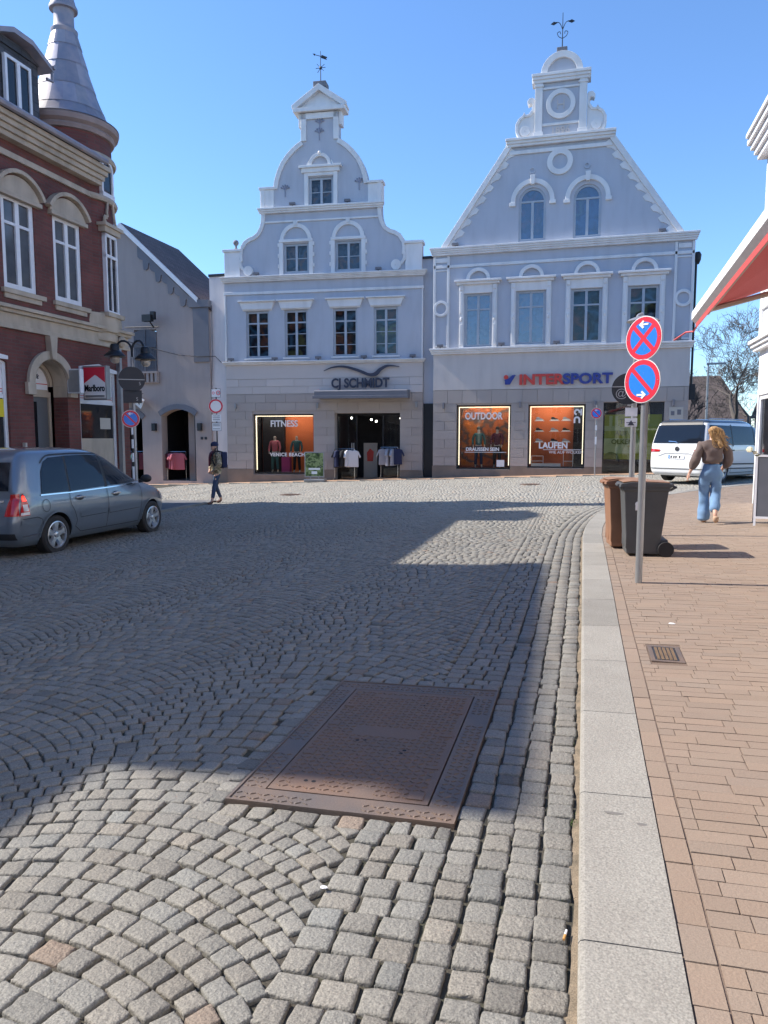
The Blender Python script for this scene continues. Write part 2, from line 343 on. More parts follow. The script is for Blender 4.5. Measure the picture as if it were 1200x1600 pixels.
# setts, each its own corners
setts = []   # (cx, cy, half along, half across, angle, lod-distance)
random.seed(3)
PW = 1.78; AW = PW/2; PH = R(44); RA = AW/sin(PH); ROW = .103
def mh_near(x, y, m): return MHX0-m < x < MHX1+m and MHY0-m < y < MHY1+m
XG = -.87
for k in range(-7, 10):
    xv1 = XG-PW*k; xm = xv1-AW
    odd = random.uniform(0, ROW)
    nrow = int((31-(-.5))/ROW)
    for j in range(nrow):
        y0 = -.2+odd+j*ROW
        far = y0 > 15
        nst = 18; ph = random.uniform(-.5, .5)/nst
        # arc of stones with uneven lengths
        cuts = [-PH]
        while cuts[-1] < PH: cuts.append(cuts[-1]+2*PH/nst*random.uniform(.78, 1.22)*(1.12 if abs(cuts[-1]) < .35 else .92))
        sc = 2*PH/(cuts[-1]-cuts[0]); cuts = [-PH+(c+PH)*sc for c in cuts]
        for a0, a1 in zip(cuts[:-1], cuts[1:]):
            a = (a0+a1)/2; x = xm+RA*sin(a); y = y0+RA*cos(a)-RA*cos(PH)
            if x < -17: continue
            if mh_near(x, y, .1): continue
            if not road_in(x+.03, y): continue
            if x > XG and y < 12.3: continue
            if x > xc(y)-.4: continue
            r = math.hypot(x, y)
            setts.append((x, y, RA*(a1-a0)/2, ROW*cos(a)/2*1.02, -a, r))
# straight runs beside the kerb: four rows following it
def along(off, w, y0, y1, step):
    y = y0
    while y < y1:
        L = step*random.uniform(.85, 1.2); ym = y+L/2; dx = (xc(ym+.2)-xc(ym-.2))/.4; c = 1/math.sqrt(1+dx*dx)
        x = xc(ym)-(off+random.gauss(0, .0035))/c
        setts.append((x, ym, w/2, L/2/c*1., -math.atan(dx), math.hypot(x, ym))); y += L
for i in range(4): along(.078+i*.1185, .1195, .6, 24.5, .108)
setts = [s for s in setts if not (s[1] > 12.5 and s[0] > xc(s[1])-.50 and abs(s[4]) > .0 and s[2] < .0)]
def rowbox(x0, x1, y0, y1, horiz):
    t = x0 if horiz else y0
    e = x1 if horiz else y1
    while t < e-.03:
        L = min(random.uniform(.09, .125), e-t)
        if horiz: setts.append((t+L/2, (y0+y1)/2, L/2, (y1-y0)/2, 0, math.hypot(t, y0)))
        else: setts.append(((x0+x1)/2, t+L/2, (x1-x0)/2, L/2, 0, math.hypot(x0, t)))
        t += L
rowbox(MHX0-.11, MHX1, MHY0-.115, MHY0-.008, True); rowbox(MHX0-.1, MHX1, MHY1+.008, MHY1+.112, True); rowbox(MHX0-.115, MHX0-.008, MHY0, MHY1, False)
y = -.2
while y < 12.4:      # cross rows between the fans and the kerb rows
    h = .106*random.uniform(.94, 1.06); x = XG+.004; ws = [random.uniform(.85, 1.15) for _ in range(random.choice((3, 4, 4)))]; k_ = (-.4745-x)/sum(ws)
    for w_ in ws:
        L = w_*k_
        if not mh_near(x+L/2, y+h/2, .1): setts.append((x+L/2, y+h/2, L/2, h/2, 0.0001, math.hypot(x, y)))
        x += L
    y += h
far0 = 12.5
clean = []
for s in setts:
    straight = s in ()
    clean.append(s)
A = np.array(clean)
# drop fan stones that collide with the curved straight rows beyond the bend
xcv = np.interp(A[:, 1], _cy, _cx); slope = (np.interp(A[:, 1]+.2, _cy, _cx)-np.interp(A[:, 1]-.2, _cy, _cx))/.4; cc = 1/np.sqrt(1+slope**2)
dist = (xcv-A[:, 0])*cc
nfan = len([1 for s in setts]) 
isrow = np.isclose(A[:, 4], -np.arctan(slope)) & (dist < .51)
A = A[isrow | (dist > .486)]
def gen_setts(A, us, hs, gap, jit, seed):
    r_ = np.random.default_rng(seed); N = len(A); G = len(us)
    hl = A[:, 2]-gap*(.7+.6*r_.random(N)); hw = A[:, 3]-gap*(.7+.6*r_.random(N))
    cor = np.array([(-1, -1), (1, -1), (1, 1), (-1, 1)])[None]*np.stack([hl, hw], 1)[:, None, :]
    cor = cor+r_.normal(0, jit, cor.shape)
    ca, sa = np.cos(A[:, 4]), np.sin(A[:, 4])
    U, V = np.meshgrid(us, us); U = U.ravel(); V = V.ravel()
    H = np.minimum.outer(hs, hs).ravel()
    wts = np.stack([(1-U)*(1-V), U*(1-V), U*V, (1-U)*V], 1)
    P = np.einsum('mk,nkc->nmc', wts, cor)
    if G > 4:
        P += r_.normal(0, .0014, P.shape)*((H > -.02)[None, :, None])
        # round the corners a little
        rad = (np.abs(U-.5)*2)**4*(np.abs(V-.5)*2)**4; P *= (1-.05*rad)[None, :, None]
    X = A[:, 0][:, None]+P[..., 0]*ca[:, None]-P[..., 1]*sa[:, None]
    Y = A[:, 1][:, None]+P[..., 0]*sa[:, None]+P[..., 1]*ca[:, None]
    tilt = r_.normal(0, .018, (N, 2))
    Z = gzv(X, Y)+H[None]+tilt[:, :1]*P[..., 0]+tilt[:, 1:]*P[..., 1]+r_.normal(0, .0022, N)[:, None]
    if G > 4: Z += r_.normal(0, .0009, Z.shape)
    vs = np.stack([X, Y, Z], -1).reshape(-1, 3)
    q = np.array([(j*G+i, j*G+i+1, (j+1)*G+i+1, (j+1)*G+i) for j in range(G-1) for i in range(G-1)])
    fs = (q[None]+np.arange(N)[:, None, None]*G*G).reshape(-1, 4)
    base = 1+r_.normal(0, .075, N); warm = r_.normal(.005, .018, N)
    t = np.stack([base*(1+warm), base, base*(1-warm)], 1)
    pink = r_.random(N) < .018; t[pink] *= np.array([1.06, .88, .78]); dk = r_.random(N) < .03; t[dk] *= .74
    t = np.clip(t, .35, 1.6)*(1+.55*np.clip((A[:, 1]-13)/8, 0, 1))[:, None]   # stone tint gets gradually paler along the road
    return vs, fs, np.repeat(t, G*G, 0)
def gen_low(A, seed):
    return gen_setts(A, np.array([0, .12, .88, 1.]), np.array([-.022, .0, .0, -.022]), .0055, .003, seed)
d = A[:, 5]
near = A[d < 5.5]; mid = A[(d >= 5.5) & (d < 13)]; far = A[d >= 13]
u7 = np.array([0, .008, .035, .11, .36, .64, .89, .965, .992, 1.]); h7 = np.array([-.03, -.010, -.0022, 0, .0005, .0005, 0, -.0022, -.010, -.03])
u5 = np.array([0, .012, .07, .5, .93, .988, 1.]); h5 = np.array([-.03, -.008, -.0008, .0005, -.0008, -.008, -.03])
def np_mesh(name, vs, fs, tint, mat_, smooth=True, parent=None):
    me = bpy.data.meshes.new(name); me.vertices.add(len(vs)); me.vertices.foreach_set('co', np.ascontiguousarray(vs, dtype=np.float32).ravel())
    me.loops.add(len(fs)*4); me.loops.foreach_set('vertex_index', np.ascontiguousarray(fs, dtype=np.int32).ravel())
    me.polygons.add(len(fs)); me.polygons.foreach_set('loop_start', np.arange(0, len(fs)*4, 4, dtype=np.int32))
    me.polygons.foreach_set('loop_total', np.full(len(fs), 4, dtype=np.int32))
    me.update(calc_edges=True); me.validate()
    me.polygons.foreach_set('use_smooth', np.full(len(fs), bool(smooth)))
    a = me.attributes.new('tint', 'FLOAT_COLOR', 'POINT'); a.data.foreach_set('color', np.concatenate([tint, np.ones((len(tint), 1))], 1).astype(np.float32).ravel())
    me.materials.append(mt[mat_]); o = bpy.data.objects.new(name, me); COL.objects.link(o)
    if parent: o.parent = parent
    return o
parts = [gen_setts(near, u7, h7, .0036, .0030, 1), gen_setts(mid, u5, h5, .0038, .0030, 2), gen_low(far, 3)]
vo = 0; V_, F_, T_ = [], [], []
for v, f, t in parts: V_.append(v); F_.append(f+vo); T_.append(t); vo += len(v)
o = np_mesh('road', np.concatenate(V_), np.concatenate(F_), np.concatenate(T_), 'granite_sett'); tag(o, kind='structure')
# kerb stones
KW = .30; KH = .065
kb = MB(); y = .2; random.seed(5)
while y < 24:
    L = 1.0 if y < 12 else .8
    y1 = y+L
    if abs(y) < 90:
        t = random.uniform(.86, 1.12); tt = (t, t, t*.99); nn = 3
        for side in (0,):
            pts = []
            for i in range(nn+1):
                yy = y+.003+(L-.006)*i/nn; dx = (xc(yy+.1)-xc(yy-.1))/.2; c = 1/math.sqrt(1+dx*dx)
                nx, ny = c, -dx*c
                pts.append((xc(yy)+.004, yy, xc(yy)+nx*KW, yy+ny*KW))
            vs = []; 
            for (ax, ay, bx, by) in pts:
                za = gz(ax, ay); ux, uy = (bx-ax)/KW, (by-ay)/KW
                vs += [(ax, ay, za-.1), (ax, ay, za+KH-.016), (ax+ux*.006, ay+uy*.006, za+KH-.005), (ax+ux*.02, ay+uy*.02, za+KH), (bx, by, gz(bx, by)+KH+.002), (bx, by, gz(bx, by)-.1)]
            fs = []
            for i in range(nn):
                for q in range(5): fs.append((6*i+q, 6*i+q+1, 6*(i+1)+q+1, 6*(i+1)+q))
            fs += [tuple(range(6)), tuple(6*nn+q for q in range(6))]
            kb.add(vs, fs, 0, tt)
    y = y1
tag(kb.build('kerb', 'granite_kerb', smooth=0), kind='structure')
# clinker pavement: individual bricks
BZ = KH-.004
bk = []; random.seed(9)
y = .6
while y < 27:
    rowh = .088
    dx = (xc(y+.2)-xc(y-.2))/.4; c = 1/math.sqrt(1+dx*dx)
    xs = xc(y)+KW/c+.102/c; xe = 3.62 if y < 17.2 else 13
    x = xs-random.uniform(0, .2); first = True
    while x < xe:
        L = .245*random.uniform(.97, 1.03); xa = max(x, xs); xb = min(x+L, xe)
        if xb-xa > .02 and not (.47 < (xa+xb)/2 < .73+.1 and 5.2 < y+.04 < 5.68): bk.append(((xa+xb)/2, y+rowh/2, (xb-xa)/2, rowh/2, 0, 0))
        elif xb-xa > .02:
            for (p, q) in ((xa, min(xb, .485)), (max(xa, .715), xb)):
                if q-p > .01: bk.append(((p+q)/2, y+rowh/2, (q-p)/2, rowh/2, 0, 0))
        x += L
    y += rowh
y = .4
while y < 24:
    L = .178; ym = y+L/2; dx = (xc(ym+.1)-xc(ym-.1))/.2; c = 1/math.sqrt(1+dx*dx)
    bk.append((xc(ym)+(KW+.051)*c+.0, ym-(KW+.051)*dx*c, .0465, L/2/c, -math.atan(dx), 0)); y += L
B = np.array(bk)
r_ = np.random.default_rng(4)
def gen_bricks(A):
    N = len(A); us = np.array([0, .006, .994, 1.]); hs = np.array([-.012, 0, 0, -.012]); G = 4
    hl = A[:, 2]-.0016; hw = A[:, 3]-.0018
    cor = np.array([(-1, -1), (1, -1), (1, 1), (-1, 1)])[None]*np.stack([hl, hw], 1)[:, None, :]+r_.normal(0, .0007, (N, 4, 2))
    U, V = np.meshgrid(us, us); U = U.ravel(); V = V.ravel(); H = np.minimum.outer(hs, hs).ravel()
    P = np.einsum('mk,nkc->nmc', np.stack([(1-U)*(1-V), U*(1-V), U*V, (1-U)*V], 1), cor)
    ca, sa = np.cos(A[:, 4]), np.sin(A[:, 4])
    X = A[:, 0][:, None]+P[..., 0]*ca[:, None]-P[..., 1]*sa[:, None]; Y = A[:, 1][:, None]+P[..., 0]*sa[:, None]+P[..., 1]*ca[:, None]
    tl = r_.normal(0, .006, (N, 2)); Z = gzv(X, Y)+BZ+H[None]+tl[:, :1]*P[..., 0]+tl[:, 1:]*P[..., 1]+r_.normal(0, .0007, N)[:, None]
    q = np.array([(j*G+i, j*G+i+1, (j+1)*G+i+1, (j+1)*G+i) for j in range(G-1) for i in range(G-1)])
    b = 1+r_.normal(0, .03, N); w = r_.normal(0, .012, N); t = np.stack([b*(1+w), b, b*(1-w)], 1)
    return np.stack([X, Y, Z], -1).reshape(-1, 3), (q[None]+np.arange(N)[:, None, None]*16).reshape(-1, 4), np.repeat(t, 16, 0)
v, f, t = gen_bricks(B)
tag(np_mesh('pavement', v, f, t, 'clinker', smooth=False), kind='structure')
mt['joint_brick'] = M('joint_brick', (.16, .115, .085), .95, fine=.3, bs=100)
# bed under bricks follows the bend exactly
mb = MB(); ys = list(np.arange(-8, 28.5, .4)); vs = []; fs = []
for y in ys:
    for q in range(9): x = (xc(y)+.12)+((13 if y > 17.2 else 5)-(xc(y)+.12))*q/8; vs.append((x, y, gz(x, y)+BZ-.0045))
for j in range(len(ys)-1):
    for i in range(8): fs.append((j*9+i, j*9+i+1, (j+1)*9+i+1, (j+1)*9+i))
mb.add(vs, fs); tag(mb.build('pavement_bed', 'joint_brick'), kind='structure')
# near-side pavement along the shops and the left-hand one
tag(sheet('front_pavement', np.linspace(-30, 4.4, 70), np.linspace(29.55, 32.5, 8), -.0, 'clinker_far'), kind='structure')
mb = MB()
for i in range(34): mb.box(-30+i*1., -30+i*1.+.992, 29.43, 29.56, gz(-29.5+i, 29.5)-.1, gz(-29.5+i, 29.5)+.02, tint=(.9, .9, .9))
tag(mb.build('front_kerb', 'granite_kerb'), kind='structure')
tag(sheet('left_pavement', np.linspace(-14, RXL-.13, 10), np.linspace(-9, 19.5, 40), .045, 'slab'), kind='structure')
mb = MB()
for i in range(28):
    a = -9+i; z = gz(RXL, a+.5); t = random.uniform(.75, .95); mb.box(RXL-.14, RXL, a+.004, a+.996, z-.1, z+.052, tint=(t, t, t))
for i in range(4):
    a = -14+i; z = gz(a, 19.5); mb.box(a+.004, min(a+.996, RXL-.141), 19.46, 19.6, z-.1, z+.052, tint=(.85, .85, .85))
tag(mb.build('left_kerb', 'granite_kerb'), kind='structure')

# ---------------------------------------------------------------- covers in the paving
mt['iron_rust'] = M('iron_rust', (.205, .128, .088), .62, .2, var=.7, vs=3, col2=(.15, .12, .10), bump=.35, bs=150, fine=.2)
mt['iron_grey'] = M('iron_grey', (.15, .125, .11), .55, .3, var=.7, vs=3, col2=(.25, .165, .11), bump=.3, bs=150, fine=.15)
t = thing('utility_cover', 'large rusty rectangular cast iron utility cover set in the cobbled road', 'manhole cover', ((MHX0+MHX1)/2, (MHY0+MHY1)/2, gz(-1, 3.7)))
def pl(x, y, z): return z+.025*(x+1.0)
class Slope(MB):
    def sbox(s, x0, x1, y0, y1, z0, z1, m=0):
        s.box(x0, x1, y0, y1, z0, z1, m)
        for i in range(-8, 0):
            v = s.v[i]; s.v[i] = (v[0], v[1], v[2]+.025*v[0])
SH[t.name] = ((MHX0+MHX1)/2, (MHY0+MHY1)/2, gz(-1, 3.7))
zt = .006; FW = .135
m1 = Slope()
a0, a1, b0, b1 = MHX0, MHX1, MHY0, MHY1
for (x0, x1, y0, y1) in ((a0, a1, b0, b0+FW), (a0, a1, b1-FW, b1), (a0, a0+FW, b0+FW+.001, b1-FW-.001), (a1-FW, a1, b0+FW+.001, b1-FW-.001)):
    m1.sbox(x0, x1, y0, y1, -.06, zt)
for (x0, x1, y0, y1) in ((a0, a1, b0, b0+.012), (a0, a1, b1-.012, b1), (a0, a0+.012, b0+.013, b1-.013), (a1-.012, a1, b0+.013, b1-.013)):
    m1.sbox(x0, x1, y0, y1, zt, zt+.006)
fr = m1.build('frame', 'iron_grey', t)
def studs(mb, x0, x1, y0, y1, z, px=.034, py=.04, flat=()):
    ny = int((y1-y0)/py); nx = int((x1-x0)/px)
    for j in range(ny):
        for i in range(nx):
            x = x0+(i+.5)*px; y = y0+(j+.5)*py
            if any(a <= x <= b and c <= y <= d_ for a, b, c, d_ in flat): continue
            s_ = 1 if (i+j) % 2 else -1
            dx, dy = .0125, .0085*s_
            nx_, ny_ = -dy, dx; l = math.hypot(nx_, ny_); nx_ *= .0042/l; ny_ *= .0042/l
            p = [(x-dx-nx_, y-dy-ny_), (x+dx-nx_, y+dy-ny_), (x+dx+nx_, y+dy+ny_), (x-dx+nx_, y-dy+ny_)]
            q = [(x+(a-x)*.7, y+(b-y)*.7) for a, b in p]
            mb.add([(a, b, z+.025*a) for a, b in p]+[(a, b, z+.0045+.025*a) for a, b in q], [(4, 5, 6, 7), (0, 1, 5, 4), (1, 2, 6, 5), (2, 3, 7, 6), (3, 0, 4, 7)])
m2 = MB()
studs(m2, a0+.015, a1-.015, b0+.018, b0+FW-.015, zt, flat=[(a0+.38, a1-.42, b0, b0+FW)]); studs(m2, a0+.015, a1-.015, b1-FW+.015, b1-.015, zt)
studs(m2, a0+.015, a0+FW-.015, b0+FW, b1-FW, zt, flat=[(a0, a0+FW, b0+.55, b0+.7)]); studs(m2, a1-FW+.015, a1-.015, b0+FW, b1-FW, zt, flat=[(a1-FW, a1, b0+1.1, b0+1.25)])
m2.build('frame_studs', 'iron_grey', fr)
i0, i1, j0, j1 = a0+FW+.008, a1-FW-.008, b0+FW+.008, b1-FW-.008
m3 = Slope(); m3.sbox(i0, i1, j0, j1, -.05, zt+.001)
for (x, y) in ((i0+.02, .4), (i0+.02, .8), (i0+.02, 1.1), (i1-.08, .35), (i1-.08, .75), (i1-.08, 1.1)): m3.sbox(x, x+.06, j0+y, j0+y+.035, zt+.001, zt+.006)
m3.sbox(i1-.1, i1-.03, j0+.03, j0+.1, zt+.001, zt+.007)
lid = m3.build('lid', 'iron_rust', t)
m4 = MB(); studs(m4, i0+.02, i1-.02, j0+.02, j1-.02, zt+.001, flat=[(i0+.2, i1-.2, j0+.72, j0+.82), (i0+.15, i0+.42, j1-.13, j1-.07), (i0+.38, i1-.28, j0+.02, j0+.11), (i0+.1, i0+.22, j0+.06, j0+.16), (i1-.1, i1, j0, j0+.11)])
m4.build('lid_studs', 'iron_rust', lid)
m5 = MB()
for x, y in ((.15, .11), (.19, .11), (.25, .62), (.29, .63), (.52, .5), (.53, .54), (.5, 1.2), (.51, 1.24)):
    zz = zt+.002+.025*(i0+x); m5.add([(i0+x+.011*cos(k*PI/5), j0+y+.011*sin(k*PI/5), zz) for k in range(10)], [tuple(range(10))])
m5.build('key_hole', 'dark_void', lid)
def flat_text(s, size, parent, x, y, z, mat_):
    o = text('casting_mark', s, size, mat_, parent, (0, 0, 0), depth=.003)
    sh = SH[parent.name]
    for v in o.data.vertices: v.co = (v.co.x+x, v.co.z+sh[2]+y-sh[1]+sh[1], -(v.co.y+sh[1])+z) if 0 else (v.co.x+sh[0]+x-sh[0], (v.co.z+sh[2])+y-sh[1], -(v.co.y+sh[1])+z-sh[2]+.025*x)
    return o
def smallcover():
    x0, x1, y0, y1 = .49, .71, 5.23, 5.65
    z = gz(.6, 5.4)+BZ
    t = thing('valve_cover', 'small square cast iron valve cover set in the brick pavement', 'manhole cover', (.6, 5.44, z))
    m = MB()
    for (a, b, c, d_) in ((-.11, .11, -.2, -.165), (-.11, .11, .165, .2), (-.11, -.08, -.164, .164), (.08, .11, -.164, .164)): m.box(a, b, c, d_, -.05, .005)
    m.build('frame', 'iron_grey', t)
    m = MB(); m.box(-.077, .077, -.162, .162, -.05, .002); ld = m.build('lid', 'dark_sign', t); m = MB()
    for i in range(5):
        for j in range(10): m.box(-.065+i*.0275, -.065+i*.0275+.018, -.148+j*.03, -.148+j*.03+.02, .002, .008)
    m.build('lid_studs', mt['iron_ochre'], ld)
mt['iron_ochre'] = M('iron_ochre', (.27, .18, .1), .7, .1, var=.5, vs=8, col2=(.15, .1, .07), bump=.3, bs=90)
smallcover()
for x, y, lab in ((-9.03, 22.0, 'round manhole cover in the sunlit cobbles before the poster stand'), (-1.66, 25.1, 'round manhole cover in the cobbles before the orange shop windows')):
    t = thing('manhole_cover', lab, 'manhole cover', (x, y, gz(x, y)+.004), group='round manhole covers in the far road')
    MB().ring(0, 0, .31, .37, 0, 360, 0, .01, 32).v
    m = MB(); n = 32
    m.prism([(.36*cos(2*PI*i/n), .36*sin(2*PI*i/n)) for i in range(n)], -.03, .006, 'z'); m.build('frame', 'iron_grey', t)
    m = MB(); m.prism([(.3*cos(2*PI*i/n), .3*sin(2*PI*i/n)) for i in range(n)], .006, .012, 'z')
    for i in range(-4, 5):
        for j in range(-4, 5):
            if i*i+j*j < 19: m.box(i*.06-.018, i*.06+.018, j*.06-.018, j*.06+.018, .012, .017)
    m.build('lid', 'iron_rust', t)
# litter
t = thing('cigarette_butt', 'cigarette butt lying in the gutter against the kerb', 'litter', (-.02, 2.27, gz(0, 2.27)+.006))
MB().tube([(0, 0, 0), (.004, .022, .001)], .004, 8).build('filter', M('filter_tan', (.6, .3, .08), .8), t)
MB().tube([(.0041, .0222, .001), (.008, .045, .002)], .0038, 8).build('paper', 'letter_white', t)
m = MB(); m.ball((0, 0, 0), .02, 8, sc=(1.3, .8, .3), jit=.2); o = m.build('paper_scrap', 'letter_white', loc=(.74, 6.35, gz(.75, 6.4)+BZ+.004)); tag(o, 'scrap of white paper on the brick pavement beyond the valve cover', 'litter')
m = MB(); m.ball((0, 0, 0), .012, 8, sc=(1.3, .8, .3), jit=.2); o = m.build('paper_scrap', 'letter_white', loc=(-.86, 2.36, gz(-.8, 2.3)+.008)); tag(o, 'white speck of chewing gum on a cobble near the camera', 'litter')

# sandy strip in the gutter, and a few tufts of weed in it
mt['gutter_sand'] = M('gutter_sand', (.22, .17, .115), .95, var=.7, vs=14, col2=(.07, .06, .04), bump=.7, bs=90, fine=.35)
m = MB(); vs = []; fs = []; ys = list(np.arange(.2, 24, .1))
for y in ys: w = .020+.009*sin(y*7.3)+.006*sin(y*17); vs += [(xc(y)-w, y, gz(xc(y), y)-.012), (xc(y)-w*.5, y, gz(xc(y), y)-.004), (xc(y)+.006, y, gz(xc(y), y)+.001)]
for j in range(len(ys)-1):
    for i in (0, 1): fs.append((3*j+i, 3*j+i+1, 3*j+i+4, 3*j+i+3))
m.add(vs, fs); tag(m.build('gutter_sand', 'gutter_sand', smooth=80), kind='structure')
mt['weed'] = M('weed', (.07, .12, .025), .8)
m = MB(); rw = random.Random(8)
for (x, y, n_) in ((-.0, 3.05, 26), (-.005, 3.9, 12), (-.01, 2.55, 8), (-.0, 5.4, 14), (-.46, 2.62, 12), (-.72, 2.78, 14), (-1.2, 2.5, 10), (-.6, 2.1, 8), (-2.0, 2.3, 8), (-.01, 7.2, 16), (-1.58, 2.85, 12)):
    for i in range(n_):
        bx, by = x+rw.gauss(0, .012), y+rw.gauss(0, .03); a = rw.uniform(0, 6.28); h_ = rw.uniform(.008, .022); z = gz(bx, by)-.012; w = .002
        m.add([(bx-w*sin(a), by+w*cos(a), z), (bx+w*sin(a), by-w*cos(a), z), (bx+h_*.6*cos(a), by+h_*.6*sin(a), z+h_)], [(0, 1, 2)])
tag(m.build('weeds', 'weed'), 'little green weeds growing in the joints beside the kerb and the iron cover', 'weeds', kind='stuff')
for x, y, sx_, lb in ((.16, 3.03, 2.2, 'long dark smear on the kerb stone'), (.265, 2.96, 1.2, 'round dark gum spot on the kerb stone')):
    m = MB(); m.prism([(.018*sx_*cos(k*PI/7)*(1+.15*sin(k*2.3)), .008*cos(k)*.2+.011*sin(k*PI/7)) for k in range(14)], 0, .0009, 'z'); o = m.build('gum_spot', M('gum', (.17, .16, .145), .9), loc=(x, y, gz(x, y)+KH+.0012)); tag(o, lb, 'stain')
# ================================================================ BUILDINGS
mt['upper_display'] = patchmat('upper_display', [(.05, .06, .1), (.3, .1, .06), (.03, .03, .04), (.08, .2, .34), (.03, .03, .04), (.22, .2, .07), (.2, .08, .06)], .8)
mt['upper_display_pale'] = patchmat('upper_display_pale', [(.12, .12, .16), (.35, .22, .22), (.16, .2, .3), (.1, .1, .15), (.3, .25, .28)], 1.8)
def windowset(par, x0, x1, z0, z1, y=.1, arch=0, mat_='window_grey', rows=(.72,), cols=1, fw=.095, bw=.05, back='upper_display', glass='glass', extra_low=(), name='window', label=None, bd=.3, blind=None):
    "casement window: frame > pane, and what stands behind it; local facade coordinates"
    f = MB(); zt = z1-(arch and (x1-x0)/2)
    f.box(x0, x0+fw, y, y+.08, z0, zt); f.box(x1-fw, x1, y, y+.08, z0, zt)
    f.box(x0+fw, x1-fw, y, y+.08, z0, z0+fw)
    cx = (x0+x1)/2; hw = (x1-x0)/2
    if arch:
        f.ring(cx, zt, hw-fw, hw, 0, 180, y, y+.08, 16); f.box(x0+fw, x1-fw, y, y+.08, zt-.04, zt+.03)
        for i in range(cols): f.box(x0+(i+1)*(x1-x0)/(cols+1)-bw, x0+(i+1)*(x1-x0)/(cols+1)+bw, y+.004, y+.074, z0+fw, zt-.04)
    else:
        f.box(x0+fw, x1-fw, y, y+.08, z1-fw, z1)
        for i in range(cols): f.box(x0+(i+1)*(x1-x0)/(cols+1)-bw, x0+(i+1)*(x1-x0)/(cols+1)+bw, y-.01, y+.074, z0+fw, z1-fw)
        for r in rows:
            zz = z0+r*(z1-z0); f.box(x0+fw, x1-fw, y-.004, y+.07, zz-.032, zz+.032)
        for r in extra_low:
            zz = z0+r*(z1-z0); f.box(x0+fw, x1-fw, y+.012, y+.055, zz-.014, zz+.014)
    w = f.build(name, mat_, par, label=label)
    p = MB()
    if arch: p.prism([(x0+.03, z0+.03), (x1-.03, z0+.03)]+[(cx+(hw-.03)*cos(R(a)), zt+(hw-.03)*sin(R(a))) for a in range(0, 181, 15)], y+.035, y+.041)
    else: p.box(x0+.03, x1-.03, y+.035, y+.041, z0+.03, z1-.03)
    p.build('pane', glass, w)
    if back:
        b = MB(); b.box(x0-.2, x1+.2, y+bd, y+bd+.03, z0-.1, z1+.1); b.build('display_panel' if back.startswith('upper') else 'curtain', back, w)
    return w
def arcpts(cx, cz, r, a0, a1, n=12): return [(cx+r*cos(R(a0+(a1-a0)*i/n)), cz+r*sin(R(a0+(a1-a0)*i/n))) for i in range(n+1)]
def opening(x0, x1, z0, z1, arch=0):
    if not arch: return [(x0, z0), (x1, z0), (x1, z1), (x0, z1)]
    if arch is True or arch == 1: h = (x1-x0)/2; return [(x0, z0), (x1, z0)]+arcpts((x0+x1)/2, z1-h, h, 0, 180)
    # segmental: arch = rise
    h = (x1-x0)/2; r = (h*h+arch*arch)/(2*arch); a = math.degrees(math.asin(h/r))
    return [(x0, z0), (x1, z0)]+arcpts((x0+x1)/2, z1-r, r, 90-a, 90+a)
def rustic(x0, x1, z0, z1, holes, rh, bl, proud=.035, joint=.012, mb=None, vary=.06):
    m = mb or MB(); k = 0; z = z0
    while z < z1-.05:
        h = min(rh, z1-z); iv = [(x0, x1)]
        for a, b, c, d in holes:
            if d > z+.02 and c < z+h-.02:
                new = []
                for p, q in iv:
                    if b <= p or a >= q: new.append((p, q))
                    else:
                        if a-p > .02: new.append((p, a))
                        if q-b > .02: new.append((b, q))
                iv = new
        off = (k % 2)*bl/2
        for p, q in iv:
            cuts = [p]; g = math.ceil((p-off)/bl)*bl+off
            while g < q:
                if g-p > .15 and q-g > .15: cuts.append(g)
                g += bl
            cuts.append(q)
            for u, v in zip(cuts[:-1], cuts[1:]):
                t = 1+random.uniform(-vary, vary); m.box(u+joint/2, v-joint/2, -proud, 0, z+joint/2, z+h-joint/2, 0, (t, t, t))
        z += h; k += 1
    return m
def cornice(mb, x0, x1, z0, z1, d, steps=3, m=0):
    "projecting string course stepping out towards the top"
    for i in range(steps):
        t0, t1 = i/steps, (i+1)/steps; dd = d*(.35+.65*(i+1)/steps); mb.box(x0-dd*.6, x1+dd*.6, -dd, .0, z0+(z1-z0)*t0, z0+(z1-z0)*t1, m)
    return mb
def led_frame(x0, x1, z0, z1, y, par, w=.03, sides='LTR'):
    m = MB()
    if 'L' in sides: m.box(x0, x0+w, y, y+.03, z0, z1)
    if 'R' in sides: m.box(x1-w, x1, y, y+.03, z0, z1)
    if 'T' in sides: m.box(x0+w, x1-w, y, y+.03, z1-w, z1)
    return m.build('light_strip', 'led', par)
def room(par, x0, x1, z0, z1, d, mats, name='display_room', y0=.4):
    m = MB()
    m.box(x0-.1, x1+.1, y0+d, y0+d+.05, z0-.05, z1+.2, 0)
    m.box(x0-.15, x0-.1, y0, y0+d+.05, z0-.05, z1+.2, 1); m.box(x1+.1, x1+.15, y0, y0+d+.05, z0-.05, z1+.2, 1)
    m.box(x0-.15, x1+.15, y0, y0+d+.05, z1+.2, z1+.25, 1); m.box(x0-.15, x1+.15, y0, y0+d+.05, z0-.1, z0-.05, 2)
    return m.build(name, mats, par)

